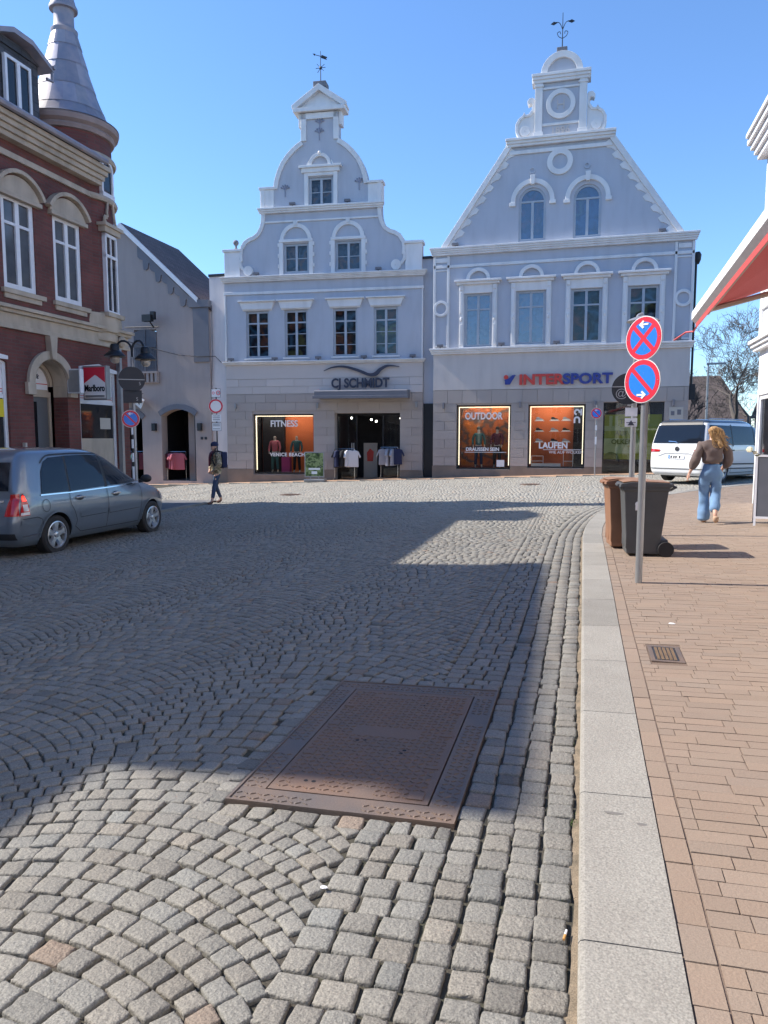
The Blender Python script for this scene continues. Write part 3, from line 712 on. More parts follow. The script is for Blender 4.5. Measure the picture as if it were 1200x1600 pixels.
# ---------------- the curved-gable shop (local x runs along its facade)
A1 = R(4.5); CX, CY = -15.75, 30.75
SHC = (4.53, 0, -.3)
cj = thing('gabled_shop', 'pale blue shop house with a curved scroll gable, white trim and grey stone ground floor', 'building', (CX+4.53*cos(A1), CY+4.53*sin(A1), -.3), A1, shift=SHC)
def CP(u, v, z=0): "a point of the facade frame in world coordinates"; return (CX+u*cos(A1)-v*sin(A1), CY+u*sin(A1)+v*cos(A1), z)
C0 = 4.53
half = [(4.42, 8.72), (4.42, 9.85), (3.72, 9.85), (3.68, 10.02), (3.52, 10.26), (3.3, 10.40), (3.08, 10.47), (2.9, 10.6), (2.77, 10.82), (2.7, 11.05), (2.68, 11.3), (2.68, 12.43), (2.12, 12.43), (2.05, 12.8), (1.92, 13.18), (1.74, 13.52), (1.5, 13.82), (1.26, 14.05), (1.0, 14.24), (.83, 14.33), (.83, 15.42)]
outl = [(C0-d, z) for d, z in half]+[(C0+d, z) for d, z in reversed(half)]
gw = [(2.84, 3.98, 8.82, 10.08), (5.18, 6.32, 8.82, 10.08), (4.02, 5.1, 11.62, 12.8)]
fw4 = [(1.04, 2.13, 5.18, 7.24), (2.84, 3.9, 5.18, 7.24), (5.05, 6.14, 5.18, 7.24), (6.87, 7.93, 5.18, 7.24)]
shopw = (1.28, 4.13, -.02, 2.69); door = (5.1, 8.03, -.36, 2.71)
body = MB()
body.wall([(0.05, 4.93), (9.03, 4.93), (9.03, 8.72), (0.05, 8.72)], [opening(*w) for w in fw4], 0, .45)
body.wall(outl, [opening(a, b, c, d) for a, b, c, d in gw], 0.002, .40)
body.build('upper_wall', 'blue_stucco', cj)
m = MB(); m.box(0.05, .5, .45, 9, -.6, 8.7); m.box(8.58, 9.03, .45, 12, -.6, 8.7); m.box(.5, 8.58, 11.6, 12, -.6, 8.7); m.box(.5, 8.58, .45, 11.6, 4.4, 4.6); m.build('side_wall', 'blue_stucco', cj)
m = MB(); m.wall([(0.05, -.7), (9.03, -.7), (9.03, 4.93), (0.05, 4.93)], [opening(*shopw), opening(*door)], 0, .45); m.build('ground_floor_wall', 'grey_ashlar', cj)
rustic(.05, 9.03, .22, 3.57, [(shopw[0], shopw[1], shopw[2], 2.69), (door[0], door[1], -1, 2.71)], .372, .95).build('stone_courses', 'grey_ashlar', cj)
mt['ashlar_pale'] = M('ashlar_pale', (.56, .51, .48), .8, var=.4, vs=1, bump=.2, bs=50, attr=1, col2=(.5, .455, .43))
mm = MB(); rustic(.05, 9.03, 3.58, 4.24, [], .33, 1.3, .03, mb=mm); mm.box(.05, 9.03, -.028, 0, 4.25, 4.89, 0); mm.build('stone_band', 'ashlar_pale', cj)
m = MB(); m.box(.03, shopw[0], -.05, 0, -.7, .21); m.box(shopw[1], door[0], -.05, 0, -.7, .21); m.box(door[1], 9.05, -.05, 0, -.7, .21); m.box(shopw[0], shopw[1], -.045, 0, -.7, -.03); m.build('plinth', 'brown_plinth', cj)
tr = MB()
cornice(tr, .05, 9.03, 4.88, 5.02, .2); cornice(tr, .05, 9.03, 8.5, 8.72, .26, 4); tr.box(.02, 9.06, -.06, 0, 7.96, 8.08)
cornice(tr, C0-2.68, C0+2.68, 11.38, 11.6, .22); tr.box(C0-2.68, C0+2.68, -.05, 0.002, 10.98, 11.06)
for s in (-1, 1):
    pth = [(C0+s*d, z) for d, z in half]
    tr.strip([p for p in pth[2:12]][1:10], .17, -.07, 0.002, side=s)         # lower sweep
    tr.strip(pth[12:20], .2, -.07, 0.002, side=s)
    tr.box(min(C0+s*.83, C0+s*.6), max(C0+s*.83, C0+s*.6), -.07, 0, 14.3, 15.42)
    lo, hi = sorted((C0+s*2.72, C0+s*2.1)); tr.box(lo, hi, -.04, .42, 11.6, 12.40); tr.box(lo-.05, hi+.05, -.1, .46, 12.40, 12.5)
    lo, hi = sorted((C0+s*4.44, C0+s*3.72)); tr.box(lo, hi, -.05, .43, 8.72, 9.83); tr.box(lo-.06, hi+.06, -.12, .47, 9.83, 9.94)
    tr.ring(C0+s*3.32, 8.98, .0+.01, .22, 0, 360, -.1, 0, 20); tr.strip(arcpts(C0+s*3.32+s*.02, 9.35, .42, 20 if s > 0 else 160, -80 if s > 0 else 260), .13, -.075, 0.001, side=1 if s < 0 else -1)
    tr.strip([(C0+s*3.7, 9.4), (C0+s*3.72, 9.7), (C0+s*3.68, 10.0)], .13, -.07, 0.001, side=s)
# head: neck band and pediment
tr.box(C0-.83, C0+.83, -.07, 0, 15.18, 15.42); tr.box(C0-.9, C0+.9, -.0, .46, 15.42, 15.46)
tr.box(C0-1.14, C0+1.14, -.2, .55, 15.46, 15.62)
tr.prism([(C0-1.18, 15.62), (C0+1.18, 15.62), (C0+1.18, 15.72), (C0, 16.5), (C0-1.18, 15.72)], .0, .5)
tr.prism([(C0-1.2, 15.62), (C0-1.2, 15.76), (C0, 16.56), (C0+1.2, 15.76), (C0+1.2, 15.62), (C0+1.0, 15.62), (C0, 16.3), (C0-1.0, 15.62)], -.18, 0)
tr.box(C0+.83, C0+.95, 0, .45, 14.9, 15.46); tr.box(C0-.95, C0-.83, 0, .45, 14.9, 15.46)
# window surrounds
for (a, b, c, d) in fw4:
    tr.prism([(a-.14, 7.3), (b+.14, 7.3), (b+.26, 7.62), (a-.26, 7.62)], -.1, 0); tr.box(a-.32, b+.32, -.2, 0, 7.62, 7.68); tr.box(a-.14, b+.14, -.06, 0, 7.26, 7.3)
    tr.box(a-.08, b+.08, -.07, .1, c-.07, c)
for (a, b, c, d) in gw[:2]:
    cx = (a+b)/2; zc = 10.2
    tr.ring(cx, zc, .55, .72, 0, 180, -.07, .002, 20); tr.box(a-.2, b+.2, -.08, .002, 10.13, 10.25)
    for s in (a-.2, b+.02): tr.box(s, s+.18, -.06, .002, 8.72, 10.13)
    for s, w in ((a-.26, .1), (b+.16, .1)):
        for z in (9.05, 9.5, 9.95): tr.box(s, s+w, -.06, .002, z, z+.16)
    tr.prism([(cx-.07, 10.82), (cx+.07, 10.82), (cx+.1, 11.0), (cx-.1, 11.0)], -.1, .002)
a, b, c, d = gw[2]
tr.box(a-.2, a-.02, -.07, .002, 11.6, 12.98); tr.box(b+.02, b+.2, -.07, .002, 11.6, 12.98); tr.box(a-.02, b+.02, -.07, .002, 12.84, 12.98); tr.box(a-.3, b+.3, -.12, .002, 12.98, 13.16); tr.box(a-.4, b+.4, -.2, .002, 13.16, 13.26)
tr.ring(C0, 13.27, .36, .5, 0, 180, -.12, .002, 18); tr.ball((C0, -.1, 13.76), .09, 8); tr.prism([(C0-.62, 13.27), (C0-.5, 13.27), (C0-.5, 13.5)], -.08, 0); tr.prism([(C0+.62, 13.27), (C0+.5, 13.27), (C0+.5, 13.5)], -.08, 0)
tr.box(.05, .12, -.05, 0, 5.02, 7.96); tr.box(8.96, 9.03, -.05, 0, 5.02, 7.96)
tr.build('trim', 'white_trim', cj, bevel=.012)
m = MB()
for (cx, cz, k) in ((C0, 15.0, 0), (2.95, 12.35, 1), (6.25, 12.45, 1), (C0-.02, 14.6, 0)):
    for i in range(5):
        a = R(30+30*i); m.tube([(cx, -.015, cz), (cx+.16*cos(a), -.03, cz+.16*sin(a)), (cx+.2*cos(a)+.03, -.02, cz+.2*sin(a)-.04)], .018, 5); m.ball((cx+.2*cos(a), -.02, cz+.2*sin(a)), .035, 6)
    m.tube([(cx, -.02, cz-.3), (cx, -.03, cz)], .018, 5)
m.build('wall_anchor', M('anchor_grey', (.27, .29, .37), .7), cj, smooth=1)
m = MB(); m.box(C0-.28, C0+.28, -.04, .5, 16.5, 16.72); m.build('cap_stone', 'taupe_grey', cj, bevel=.02)
m = MB(); m.ball((.6, .1, 10.25), .13, 12); m.lathe([(.05, 9.94), (.09, 9.98), (.04, 10.05), (.05, 10.14)], (.6, .1, 0), 12); m.build('ball_finial', 'taupe_grey', cj, smooth=1)
m = MB(); rz = 14.05; ex = 4.3; ez = 8.75
m.add([(C0-ex, .4, ez), (C0, .4, rz), (C0, 12.2, rz), (C0-ex, 12.2, ez), (C0-ex, .4, ez-.12), (C0, .4, rz-.15), (C0, 12.2, rz-.15), (C0-ex, 12.2, ez-.12)], [(0, 1, 2, 3), (4, 5, 6, 7), (0, 1, 5, 4), (2, 3, 7, 6), (0, 3, 7, 4)])
m.add([(C0+ex, .4, ez), (C0, .4, rz), (C0, 12.2, rz), (C0+ex, 12.2, ez), (C0+ex, .4, ez-.12), (C0, .4, rz-.15), (C0, 12.2, rz-.15), (C0+ex, 12.2, ez-.12)], [(0, 1, 2, 3), (4, 5, 6, 7), (0, 1, 5, 4), (2, 3, 7, 6), (0, 3, 7, 4)])
m.v = [(x, .4+(y-.4)*.45 if y > 1 else y, z) for x, y, z in m.v]
m.prism([(C0-ex+.1, 8.7), (C0+ex-.1, 8.7), (C0+ex-.1, ez-.12), (C0, rz-.2), (C0-ex+.1, ez-.12)], 5.3, 5.5)
m.box(.2, 8.9, 5.5, 12, 8.6, 8.7)
m.build('roof', 'tile_roof', cj)
for w in fw4: windowset(cj, *w, y=.08, rows=(.74,), extra_low=(.25, .5), mat_='window_grey', back='upper_display')
for w in gw[:2]: windowset(cj, *w, y=.08, rows=(), extra_low=(.5,), back='upper_display_pale')
windowset(cj, *gw[2], y=.08, rows=(), extra_low=(.48,), back='upper_display_pale')
# shop window
def shopwindow(par, x0, x1, z0, z1, y=.12, leds='LT', roomd=1.1, mats=('orange_panel', 'dark_void', 'room_dark'), label=None, fr=.05):
    m = MB(); m.box(x0, x0+fr, y, y+.08, z0, z1); m.box(x1-fr, x1, y, y+.08, z0, z1); m.box(x0+fr, x1-fr, y, y+.08, z1-fr, z1); m.box(x0+fr, x1-fr, y, y+.08, z0, z0+fr)
    w = m.build('shop_window', 'black_metal', par, label=label)
    m = MB(); m.box(x0+.02, x1-.02, y+.04, y+.048, z0+.02, z1-.02); m.build('pane', 'shop_glass', w)
    led_frame(x0+fr+.02, x1-fr-.02, z0+fr+.1, z1-fr-.02, y+.1, w, .032, leds)
    room(w, x0, x1, z0, z1, roomd, mats)
    m = MB(); k = 3
    for i in range(k): xx = x0+(i+.5)*(x1-x0)/k; m.tube([(xx, .62, z1+.19), (xx, .66, z1+.1)], .05, 8)
    m.build('spotlight', 'spot', w)
    return w
sw = shopwindow(cj, *shopw[:2], .02, 2.69, leds='LT', label='shop window with an orange backdrop and white lettering', mats=('orange_panel', 'dark_void', 'room_dark'))
m = MB(); m.box(1.3, 2.35, 1.2, 1.45, .0, 2.8); m.build('partition', 'dark_void', sw)
text('lettering', 'FITNESS', .40, 'letter_white', sw, (2.72, .1, 2.13), sx=.92, bold=.008); text('lettering', 'VENICE BEACH', .22, 'letter_white', sw, (2.86, .1, .80), sx=1.0, bold=.006, sp=1.12)
# entrance
e = MB(); e.box(5.1, 5.16, .5, .6, -.4, 2.71); e.box(7.97, 8.03, .5, .6, -.4, 2.71); e.box(5.16, 7.97, .5, .6, 2.62, 2.71); e.box(5.95, 6.0, .52, .58, -.4, 2.62); e.box(7.15, 7.2, .52, .58, -.4, 2.62)
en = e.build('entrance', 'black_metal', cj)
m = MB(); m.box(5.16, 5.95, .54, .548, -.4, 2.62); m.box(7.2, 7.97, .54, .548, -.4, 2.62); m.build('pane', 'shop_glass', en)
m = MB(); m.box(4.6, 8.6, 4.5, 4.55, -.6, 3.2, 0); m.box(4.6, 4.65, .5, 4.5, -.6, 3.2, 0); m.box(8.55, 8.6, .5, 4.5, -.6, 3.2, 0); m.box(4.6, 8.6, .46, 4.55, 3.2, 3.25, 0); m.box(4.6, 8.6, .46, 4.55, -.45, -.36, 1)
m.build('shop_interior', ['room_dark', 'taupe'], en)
m = MB()
for i, (x, z) in enumerate(((5.4, 2.55), (6.5, 2.4), (7.6, 2.55), (6.1, 2.5))): m.ball((x, 2+i*.4, z), .05, 8)
m.build('ceiling_lamp', M('lamp_glow', (1, .95, .85), .5, emit=6), en)
m = MB(); m.box(5.75, 5.78, .46, .5, .6, 1.4); m.box(5.84, 5.87, .46, .5, .6, 1.4); m.build('door_handle', 'beige', en)
# canopy
m = MB(); m.prism([(0, 3.33), (-.9, 3.38), (-.9, 3.62), (-.86, 3.66), (0, 3.7)], 4.42, 8.47, 'x'); m.box(4.36, 8.53, -.97, -.9, 3.3, 3.42)
m.build('canopy', 'taupe_grey', cj, bevel=.01)
for x in (.5, 4.35, 8.75):
    m = MB(); m.box(x-.045, x+.045, -.13, -.04, 2.94, 3.16); m.build('wall_lamp', 'galv', cj, bevel=.01)
def ledge_light(x, z, par, y=-.12):
    m = MB(); m.box(x-.03, x+.03, y-.03, y+.03, z, z+.07); m.box(x-.13, x+.13, y-.07, y+.05, z+.07, z+.17); m.build('floodlight', 'taupe_grey', par, bevel=.01)
for x in (.35, 2.4, 4.4, 6.45, 8.6): ledge_light(x, 5.02, cj)
for x, z in ((1.6, 8.72), (7.1, 8.72), (3.3, 11.6), (5.75, 11.6)): ledge_light(x, z, cj)
# facade sign
sg = thing('shop_sign', 'dark lettering under a swooping bird emblem above the canopied shop door', 'sign', CP(6.3, -.05, 3.84), A1)
text('lettering', 'CJ SCHMIDT', .56, 'letter_dark', sg, (-.02, -.07, -.02), sx=.84, bold=.016, depth=.05)
def sm(pts, n=4):
    out = []
    for i in range(len(pts)-1):
        p0, p1, p2, p3 = pts[max(0, i-1)], pts[i], pts[i+1], pts[min(len(pts)-1, i+2)]
        for k in range(n):
            t = k/n; out.append(tuple(.5*((2*p1[j])+(-p0[j]+p2[j])*t+(2*p0[j]-5*p1[j]+4*p2[j]-p3[j])*t*t+(-p0[j]+3*p1[j]-3*p2[j]+p3[j])*t**3) for j in range(len(pts[0]))))
    return out+[tuple(pts[-1])]
up = [(-1.66, .72), (-1.25, .89), (-.75, .93), (-.25, .82), (.12, .69), (.4, .58), (.62, .62), (.85, .8), (1.2, .93), (1.72, .86)]
lo = [(1.72, .83), (1.3, .86), (1.0, .74), (.76, .5), (.52, .44), (.25, .5), (-.2, .68), (-.75, .84), (-1.25, .83), (-1.64, .7)]
u2, l2 = sm(up), sm(lo)[::-1]; m = MB()
for i in range(len(u2)-1): m.prism([u2[i], u2[i+1], l2[i+1], l2[i]], -.1, -.04)
m.build('bird_emblem', 'letter_dark', sg)

# ---------------- the straight-gabled shop
IY = 31.0
SHI = (-1.2, 0, .1)
isp = thing('gabled_shop', 'pale blue shop house with a stepped straight gable, round medallions and arched attic windows', 'building', (-1.2, IY, .1), 0, shift=SHI)
IC = -1.2
uw = [(-4.9, -3.78, 5.38, 7.55), (-2.78, -1.62, 5.42, 7.55), (-.62, .55, 5.42, 7.53), (1.55, 2.68, 5.38, 7.53)]
aw = [(-2.75, -1.68, 9.5, 11.57), (-.62, .44, 9.5, 11.53)]
sw1 = (-5.2, -2.93, .3, 2.99); sw2 = (-2.22, .05, .38, 2.98); pas = (.74, 3.03, -.2, 3.03)
m = MB()
m.wall([(-6.2, 5.12), (3.9, 5.12), (3.9, 9.4), (-6.2, 9.4)], [opening(*w) for w in uw], 0, .45)
m.wall([(IC-4.6, 9.4), (IC+4.6, 9.4), (IC+1.98, 13.15), (IC-1.98, 13.15)], [opening(*w, arch=True) for w in aw], .002, .42)
m.box(IC-.96, IC+.96, .003, .42, 13.15, 15.6)
m.build('upper_wall', 'blue_stucco', isp)
m = MB(); m.box(-6.2, -5.75, .45, 12, -.6, 9.4); m.box(3.45, 3.9, .45, 12, -.6, 9.4); m.box(-5.75, 3.45, 11.6, 12, -.6, 9.4); m.box(-5.75, 3.45, .45, 11.6, 4.6, 4.8); m.build('side_wall', 'blue_stucco', isp)
m = MB(); m.wall([(-6.2, 3.62), (3.9, 3.62), (3.9, 5.12), (-6.2, 5.12)], [], -.03, .45); m.build('sign_band_wall', 'blue_stucco_pale', isp)
m = MB(); m.wall([(-6.2, -.6), (3.9, -.6), (3.9, 3.62), (-6.2, 3.62)], [opening(*sw1), opening(*sw2), opening(*pas)], 0, .45); m.build('ground_floor_wall', 'grey_ashlar', isp)
hl = [(sw1[0], sw1[1], .3, 2.99), (sw2[0], sw2[1], .38, 2.98), (pas[0], pas[1], -1, 3.03)]
m = rustic(-6.2, 3.9, .45, 3.05, hl, .372, .95); rustic(-6.2, 3.9, 3.05, 3.6, [], .55, .62, .04, mb=m); m.build('stone_courses', 'grey_ashlar', isp)
m = MB()
for a, b, h_ in ((-6.22, sw1[0], .44), (sw1[0], sw1[1], .29), (sw1[1], sw2[0], .44), (sw2[0], sw2[1], .37), (sw2[1], pas[0], .44)): m.box(a, b, -.05, 0, -.5, h_)
m.build('plinth', 'brown_plinth', isp); m = MB(); m.box(pas[1], 3.92, -.05, 0, -.5, .44); m.build('plinth', 'brown_plinth', isp)
tr = MB()
cornice(tr, -6.2, 3.9, 5.1, 5.34, .22); cornice(tr, -6.2, 3.9, 9.12, 9.42, .26, 4); tr.box(-6.21, 3.91, -.05, 0, 8.62, 8.74)
for x0, x1 in ((-6.22, -6.12), (-5.64, -5.54), (3.2, 3.3), (3.82, 3.92)): tr.box(x0, x1, -.05, .0, 5.34, 9.1)
for cx in (-5.88, 3.56):
    tr.ring(cx, 6.98, .22, .33, 0, 360, -.07, 0, 24); 
    for z in (5.42, 8.5): tr.box(cx-.26, cx+.26, -.035, 0, z, z+.06)
    tr.box(cx-.24, cx+.24, -.04, 0, 8.85, 9.03)
for a, b, c, d in uw:
    cx = (a+b)/2
    for s in (a-.22, b+.03): tr.box(s, s+.19, -.07, 0, 5.34, 7.9); 
    for s in (a-.18, b+.07):
        for z0_, z1_ in ((5.45, 6.3), (6.75, 7.6)): tr.box(s, s+.11, -.095, -.07, z0_, z1_)
        tr.ball((s+.055, -.08, 6.52), .06, 8, sc=(1, .6, 1.6)); tr.box(s-.02, s+.13, -.11, -.07, 7.68, 7.88)
    tr.box(a-.03, b+.03, -.06, 0, d, 7.9); tr.box(a-.32, b+.32, -.16, 0, 7.9, 8.0); tr.box(a-.4, b+.4, -.24, 0, 8.0, 8.08)
    tr.ring(cx, 8.06, .36, .5, 0, 180, -.14, 0, 18); tr.box(a-.05, b+.05, -.05, .1, c-.05, c)
for a, b, c, d in aw:
    cx = (a+b)/2; zc = d-(b-a)/2
    tr.ring(cx, zc, .68, .86, -3, 183, -.08, .002, 22); tr.prism([(cx-.07, zc+.62), (cx+.07, zc+.62), (cx+.1, zc+.98), (cx-.1, zc+.98)], -.13, .002)
    for s in (-1, 1): tr.box(cx+s*.79-.12, cx+s*.79+.12, -.1, .002, zc-.16, zc-.02)
tr.ring(IC+.02, 12.45, .29, .5, 0, 360, -.08, .002, 28)
# raking verge with a stepped inner edge
for s in (-1, 1):
    L = Vector((4.6-1.98, 9.4-13.15)); n = 9
    p0 = (IC+s*4.62, 9.42); p1 = (IC+s*1.98, 13.2)
    d = Vector((p1[0]-p0[0], p1[1]-p0[1])); dn = d.normalized(); nn = Vector((-dn.y, dn.x)) if s > 0 else Vector((dn.y, -dn.x))
    def q(t, w): v = Vector(p0)+dn*t+nn*w; return (v.x, v.y)
    LL = d.length
    tr.prism([q(0, -.09), q(LL, -.09), q(LL, .12), q(0.1, .12)], -.12, .45)
    for i in range(n):
        t0, t1 = LL*i/n, LL*(i+1)/n
        tr.prism([q(t0+.002, .12), q(t1-.002, .12), q(t1-.02, .38), q(t0+.30, .38), q(t0+.22, .30), q(t0+.10, .24), q(t0+.002, .22)], -.035, .002)
tr.box(IC-1.98, IC+1.98, -.07, .002, 12.86, 13.0)
cornice(tr, IC-1.95, IC+1.95, 13.14, 13.44, .26, 3); tr.box(IC-2.1, IC+2.1, 0, .5, 13.2, 13.44)
for s in (-1, 1):
    lo, hi = sorted((IC+s*.99, IC+s*.70)); tr.box(lo, hi, -.08, 0, 13.5, 15.46)
    lo, hi = sorted((IC+s*1.03, IC+s*.66)); tr.box(lo, hi, -.11, .01, 13.44, 13.62); tr.box(lo, hi, -.11, 0, 15.3, 15.38)
tr.box(IC-.7, IC+.7, -.05, 0, 13.84, 13.94); tr.box(IC-.7, IC+.7, -.05, 0, 15.2, 15.28)
cornice(tr, IC-1.0, IC+1.0, 15.45, 15.78, .2, 3); tr.box(IC-1.12, IC+1.12, 0, .5, 15.5, 15.78)
tr.ring(IC+.02, 15.76, .56, .8, 0, 180, -.1, .45, 24)
tr.ring(IC, 14.62, .38, .56, 0, 360, -.08, .003, 30)
# side scrolls with crest
scr = [(1.0, 13.45), (1.62, 13.45), (1.74, 13.75), (1.74, 14.0), (1.62, 14.22), (1.46, 14.33), (1.40, 14.44), (1.34, 14.34), (1.22, 14.36), (1.12, 14.5), (1.08, 14.68), (1.14, 14.78), (1.26, 14.74), (1.30, 14.86), (1.2, 14.98), (1.06, 14.97), (1.0, 14.9)]
for s in (-1, 1):
    tr.prism([(IC+s*a, b) for a, b in scr], .0, .36)
    tr.strip([(IC+s*a, b) for a, b in scr[1:10]], .1, -.06, .0, side=s); tr.ring(IC+s*1.36, 13.72, .01, .2, 0, 360, -.06, 0, 18)
tr.build('trim', 'white_trim', isp, bevel=.012)
m = MB(); m.disc(IC+.02, 12.45, .29, -.01, .002); m.build('medallion', 'blue_stucco', isp); m = MB(); m.disc(IC, 14.62, .38, -.012, .003); m.build('medallion', 'blue_stucco', isp); m = MB(); m.prism(arcpts(IC+.02, 15.76, .56, 0, 180, 20), .0, .4); m.build('tympanum', 'blue_stucco', isp)
for cx in (IC-1.05, IC+1.06): m = MB(); m.ring(cx, 12.22, .07, .13, 0, 360, -.04, .002, 16); m.build('rosette', 'blue_stucco', isp)
text('relief', '1896', .34, 'blue_stucco_pale', isp, (IC, -.012, 13.54), sx=1.1, bold=.01, depth=.03); text('relief', 'H', .5, 'blue_stucco_pale', isp, (IC, -.02, 14.44), depth=.03)
m = MB(); m.box(IC-.2, IC+.2, -.02, .42, 16.54, 16.74); m.build('cap_stone', 'taupe_grey', isp, bevel=.02)
m = MB(); rz = 15.1; ez = 9.25; ex = 4.55
for s in (-1, 1):
    m.add([(IC+s*ex, .43, ez), (IC, .43, rz), (IC, 12.2, rz), (IC+s*ex, 12.2, ez), (IC+s*ex, .43, ez-.12), (IC, .43, rz-.15), (IC, 12.2, rz-.15), (IC+s*ex, 12.2, ez-.12)], [(0, 1, 2, 3), (4, 5, 6, 7), (0, 1, 5, 4), (2, 3, 7, 6), (0, 3, 7, 4)])
m.box(-6.15, 3.85, .46, 12, 9.2, 9.3)
m.build('roof', 'tile_roof', isp)
for i, w in enumerate(uw): windowset(isp, *w, y=.06, rows=(.70,), extra_low=(), bw=.05, mat_='window_grey', back='upper_display' if i > 1 else 'upper_display_pale', glass='glass' if i > 1 else 'sky_glass')
for w in aw: windowset(isp, *w, y=.06, arch=1, bw=.05, back='upper_display', glass='sky_glass')
s1 = shopwindow(isp, sw1[0], sw1[1], .32, 2.99, leds='LTR', label='shop window with white lettering over hikers on an orange backdrop')
mt['adventure_print'] = patchmat('adventure_print', [(.5, .13, .02), (.5, .13, .02), (.1, .06, .05), (.45, .10, .02), (.15, .05, .03)], 1.4)
m = MB(); m.box(-5.2, -2.93, 1.3, 1.33, .4, 3.0); 
m.build('backdrop', 'adventure_print', s1)
text('lettering', 'OUTDOOR', .40, 'letter_white', s1, (-4.07, .1, 2.4), sx=.76, bold=.012); text('lettering', 'DRAUSSEN SEIN', .2, 'letter_white', s1, (-4.1, .1, 1.08), sx=.98, bold=.006)
m = MB(); m.box(-4.85, -3.1, .1, .106, 1.01, 1.03); m.box(-3.5, -3.18, .1, .106, .42, .7); m.build('white_line', 'letter_white', s1)
s2 = shopwindow(isp, sw2[0], sw2[1], .4, 2.98, leds='LTR', label='shop window with a running shoe wall on an orange backdrop')
m = MB(); m.box(-.42, 0.04, .9, 1.3, .4, 3.0); m.build('partition', 'dark_void', s2)
text('lettering', 'LAUFEN', .34, 'letter_white', s2, (-1.2, .1, 1.2), sx=.95, bold=.012); text('lettering', 'WIE AUF WOLKEN', .17, 'letter_white', s2, (-.68, .1, .98), sx=.95)
m = MB(); m.ring(-.28, 2.66, .06, .13, -20, 260, .1, .106, 18); m.box(-.15, -.08, .1, .106, 2.53, 2.79); m.ring(-.28, 2.36, .06, .13, 0, 180, .1, .106, 12); m.box(-.41, -.34, .1, .106, 2.22, 2.36); m.box(-.22, -.15, .1, .106, 2.22, 2.36)
m.build('emblem', 'letter_white', s2)
m = MB(); m.box(-1.6, -.02, .1, .106, 1.13, 1.15)
for x0, x1, z0, z1 in ((-2.1, -1.6, .45, .88), (-.8, -.4, .45, 1.12)):
    for q in ((x0, x0+.02, z0, z1), (x1-.02, x1, z0, z1), (x0, x1, z1-.02, z1), (x0, x1, z0+.2, z0+.22)): m.box(q[0], q[1], .5, .52, q[2], q[3])
m.box(-2.1, -.9, .45, .6, .42, .56)
m.build('display_frame', 'letter_white', s2)
# passage window with green print; a van's reflection is painted in as flat shapes
mt['green_print'] = M('green_print', (.33, .38, .03), .6, var=.25, vs=2); mt['green_pale'] = M('green_pale', (.46, .52, .22), .6, var=.2, vs=3); mt['green_deep'] = M('green_deep', (.15, .19, .02), .6)
m = MB(); m.box(.74, .8, .12, .2, -.2, 3.03); m.box(2.97, 3.03, .12, .2, -.2, 3.03); m.box(.8, 2.97, .12, .2, 2.97, 3.03); m.box(.8, 2.97, .12, .2, .68, .76)
gw_ = m.build('shop_window', 'black_metal', isp, label='corner shop window with a yellow-green print and a painted van reflection')
m = MB(); m.box(.8, 2.97, .14, .17, 2.55, 2.97); m.box(.8, 2.97, .14, .17, -.2, .68); m.build('dark_panel', 'dark_void', gw_)
m = MB(); m.box(.8, 2.97, .15, .18, .76, 2.55); pp = m.build('green_panel', 'green_print', gw_)
m = MB(); m.prism([(.8, 1.0), (2.2, 1.0), (2.2, 1.35), (2.0, 1.95), (1.8, 2.05), (.8, 2.05), (.8, 1.9), (1.7, 1.9), (1.85, 1.6), (.8, 1.6)], .142, .149)
for x, w in ((.98, .12), (1.2, .12)): m.box(x, x+w, .142, .149, 2.1, 2.5)
m.box(.8, 1.4, .142, .149, 2.06, 2.1); m.build('van_reflection', 'green_pale', gw_)
m = MB(); m.prism(arcpts(1.08, .76, .3, 0, 180, 14), .136, .142); m.build('reflected_wheel_arch', 'green_deep', gw_)
for s_, x, z in (('TEN', 1.62, 2.2), ('AUF', 1.45, 1.72), ('OLKEN', 1.5, 1.38)): text('lettering', s_, .26, 'green_deep', gw_, (x, .138, z), bold=.008)
m = MB(); m.box(.76, 3.01, .1, .106, -.2, 3.0); m.build('pane', 'shop_glass', gw_)
for x in (-5.75, -2.55, .42, 3.35): m = MB(); m.box(x-.045, x+.045, -.13, -.04, 2.85, 3.1); m.build('wall_lamp', 'taupe_grey', isp, bevel=.01)
m = MB(); m.box(3.2, 3.72, -.06, -.036, 2.35, 2.82); pq = m.build('notice_board', 'beige', isp); m = MB(); m.box(3.27, 3.4, -.066, -.06, 2.5, 2.66); m.box(3.5, 3.64, -.066, -.06, 2.52, 2.72); m.build('notice', 'taupe_grey', pq)
for x in (-5.9, -3.35, -1.15, 3.4): ledge_light(x, 5.34, isp)
for x in (-5.3, 2.7): ledge_light(x, 9.42, isp)
m = MB(); m.tube([(3.99, .12, 3.2), (3.99, .12, 8.4)], .045, 8); m.lathe([(.06, 8.25), (.12, 8.4), (.14, 8.6), (.08, 8.7)], (4.04, .15, 0), 12); m.box(3.92, 4.12, 0, .2, 3.1, 3.7); m.build('downpipe', 'black_metal', isp)
sg = thing('shop_sign', 'red and blue block lettering with a dot and tick emblem on the pale sign band', 'sign', (-.9, IY-.03, 3.8))
text('lettering', 'INTER', .56, 'letter_red', sg, (-1.72, -.07, -.0), sx=1.16, bold=.022, depth=.05, align='LEFT'); text('lettering', 'SPORT', .56, 'letter_blue', sg, (.03, -.07, -.0), sx=1.14, bold=.022, depth=.05, align='LEFT')
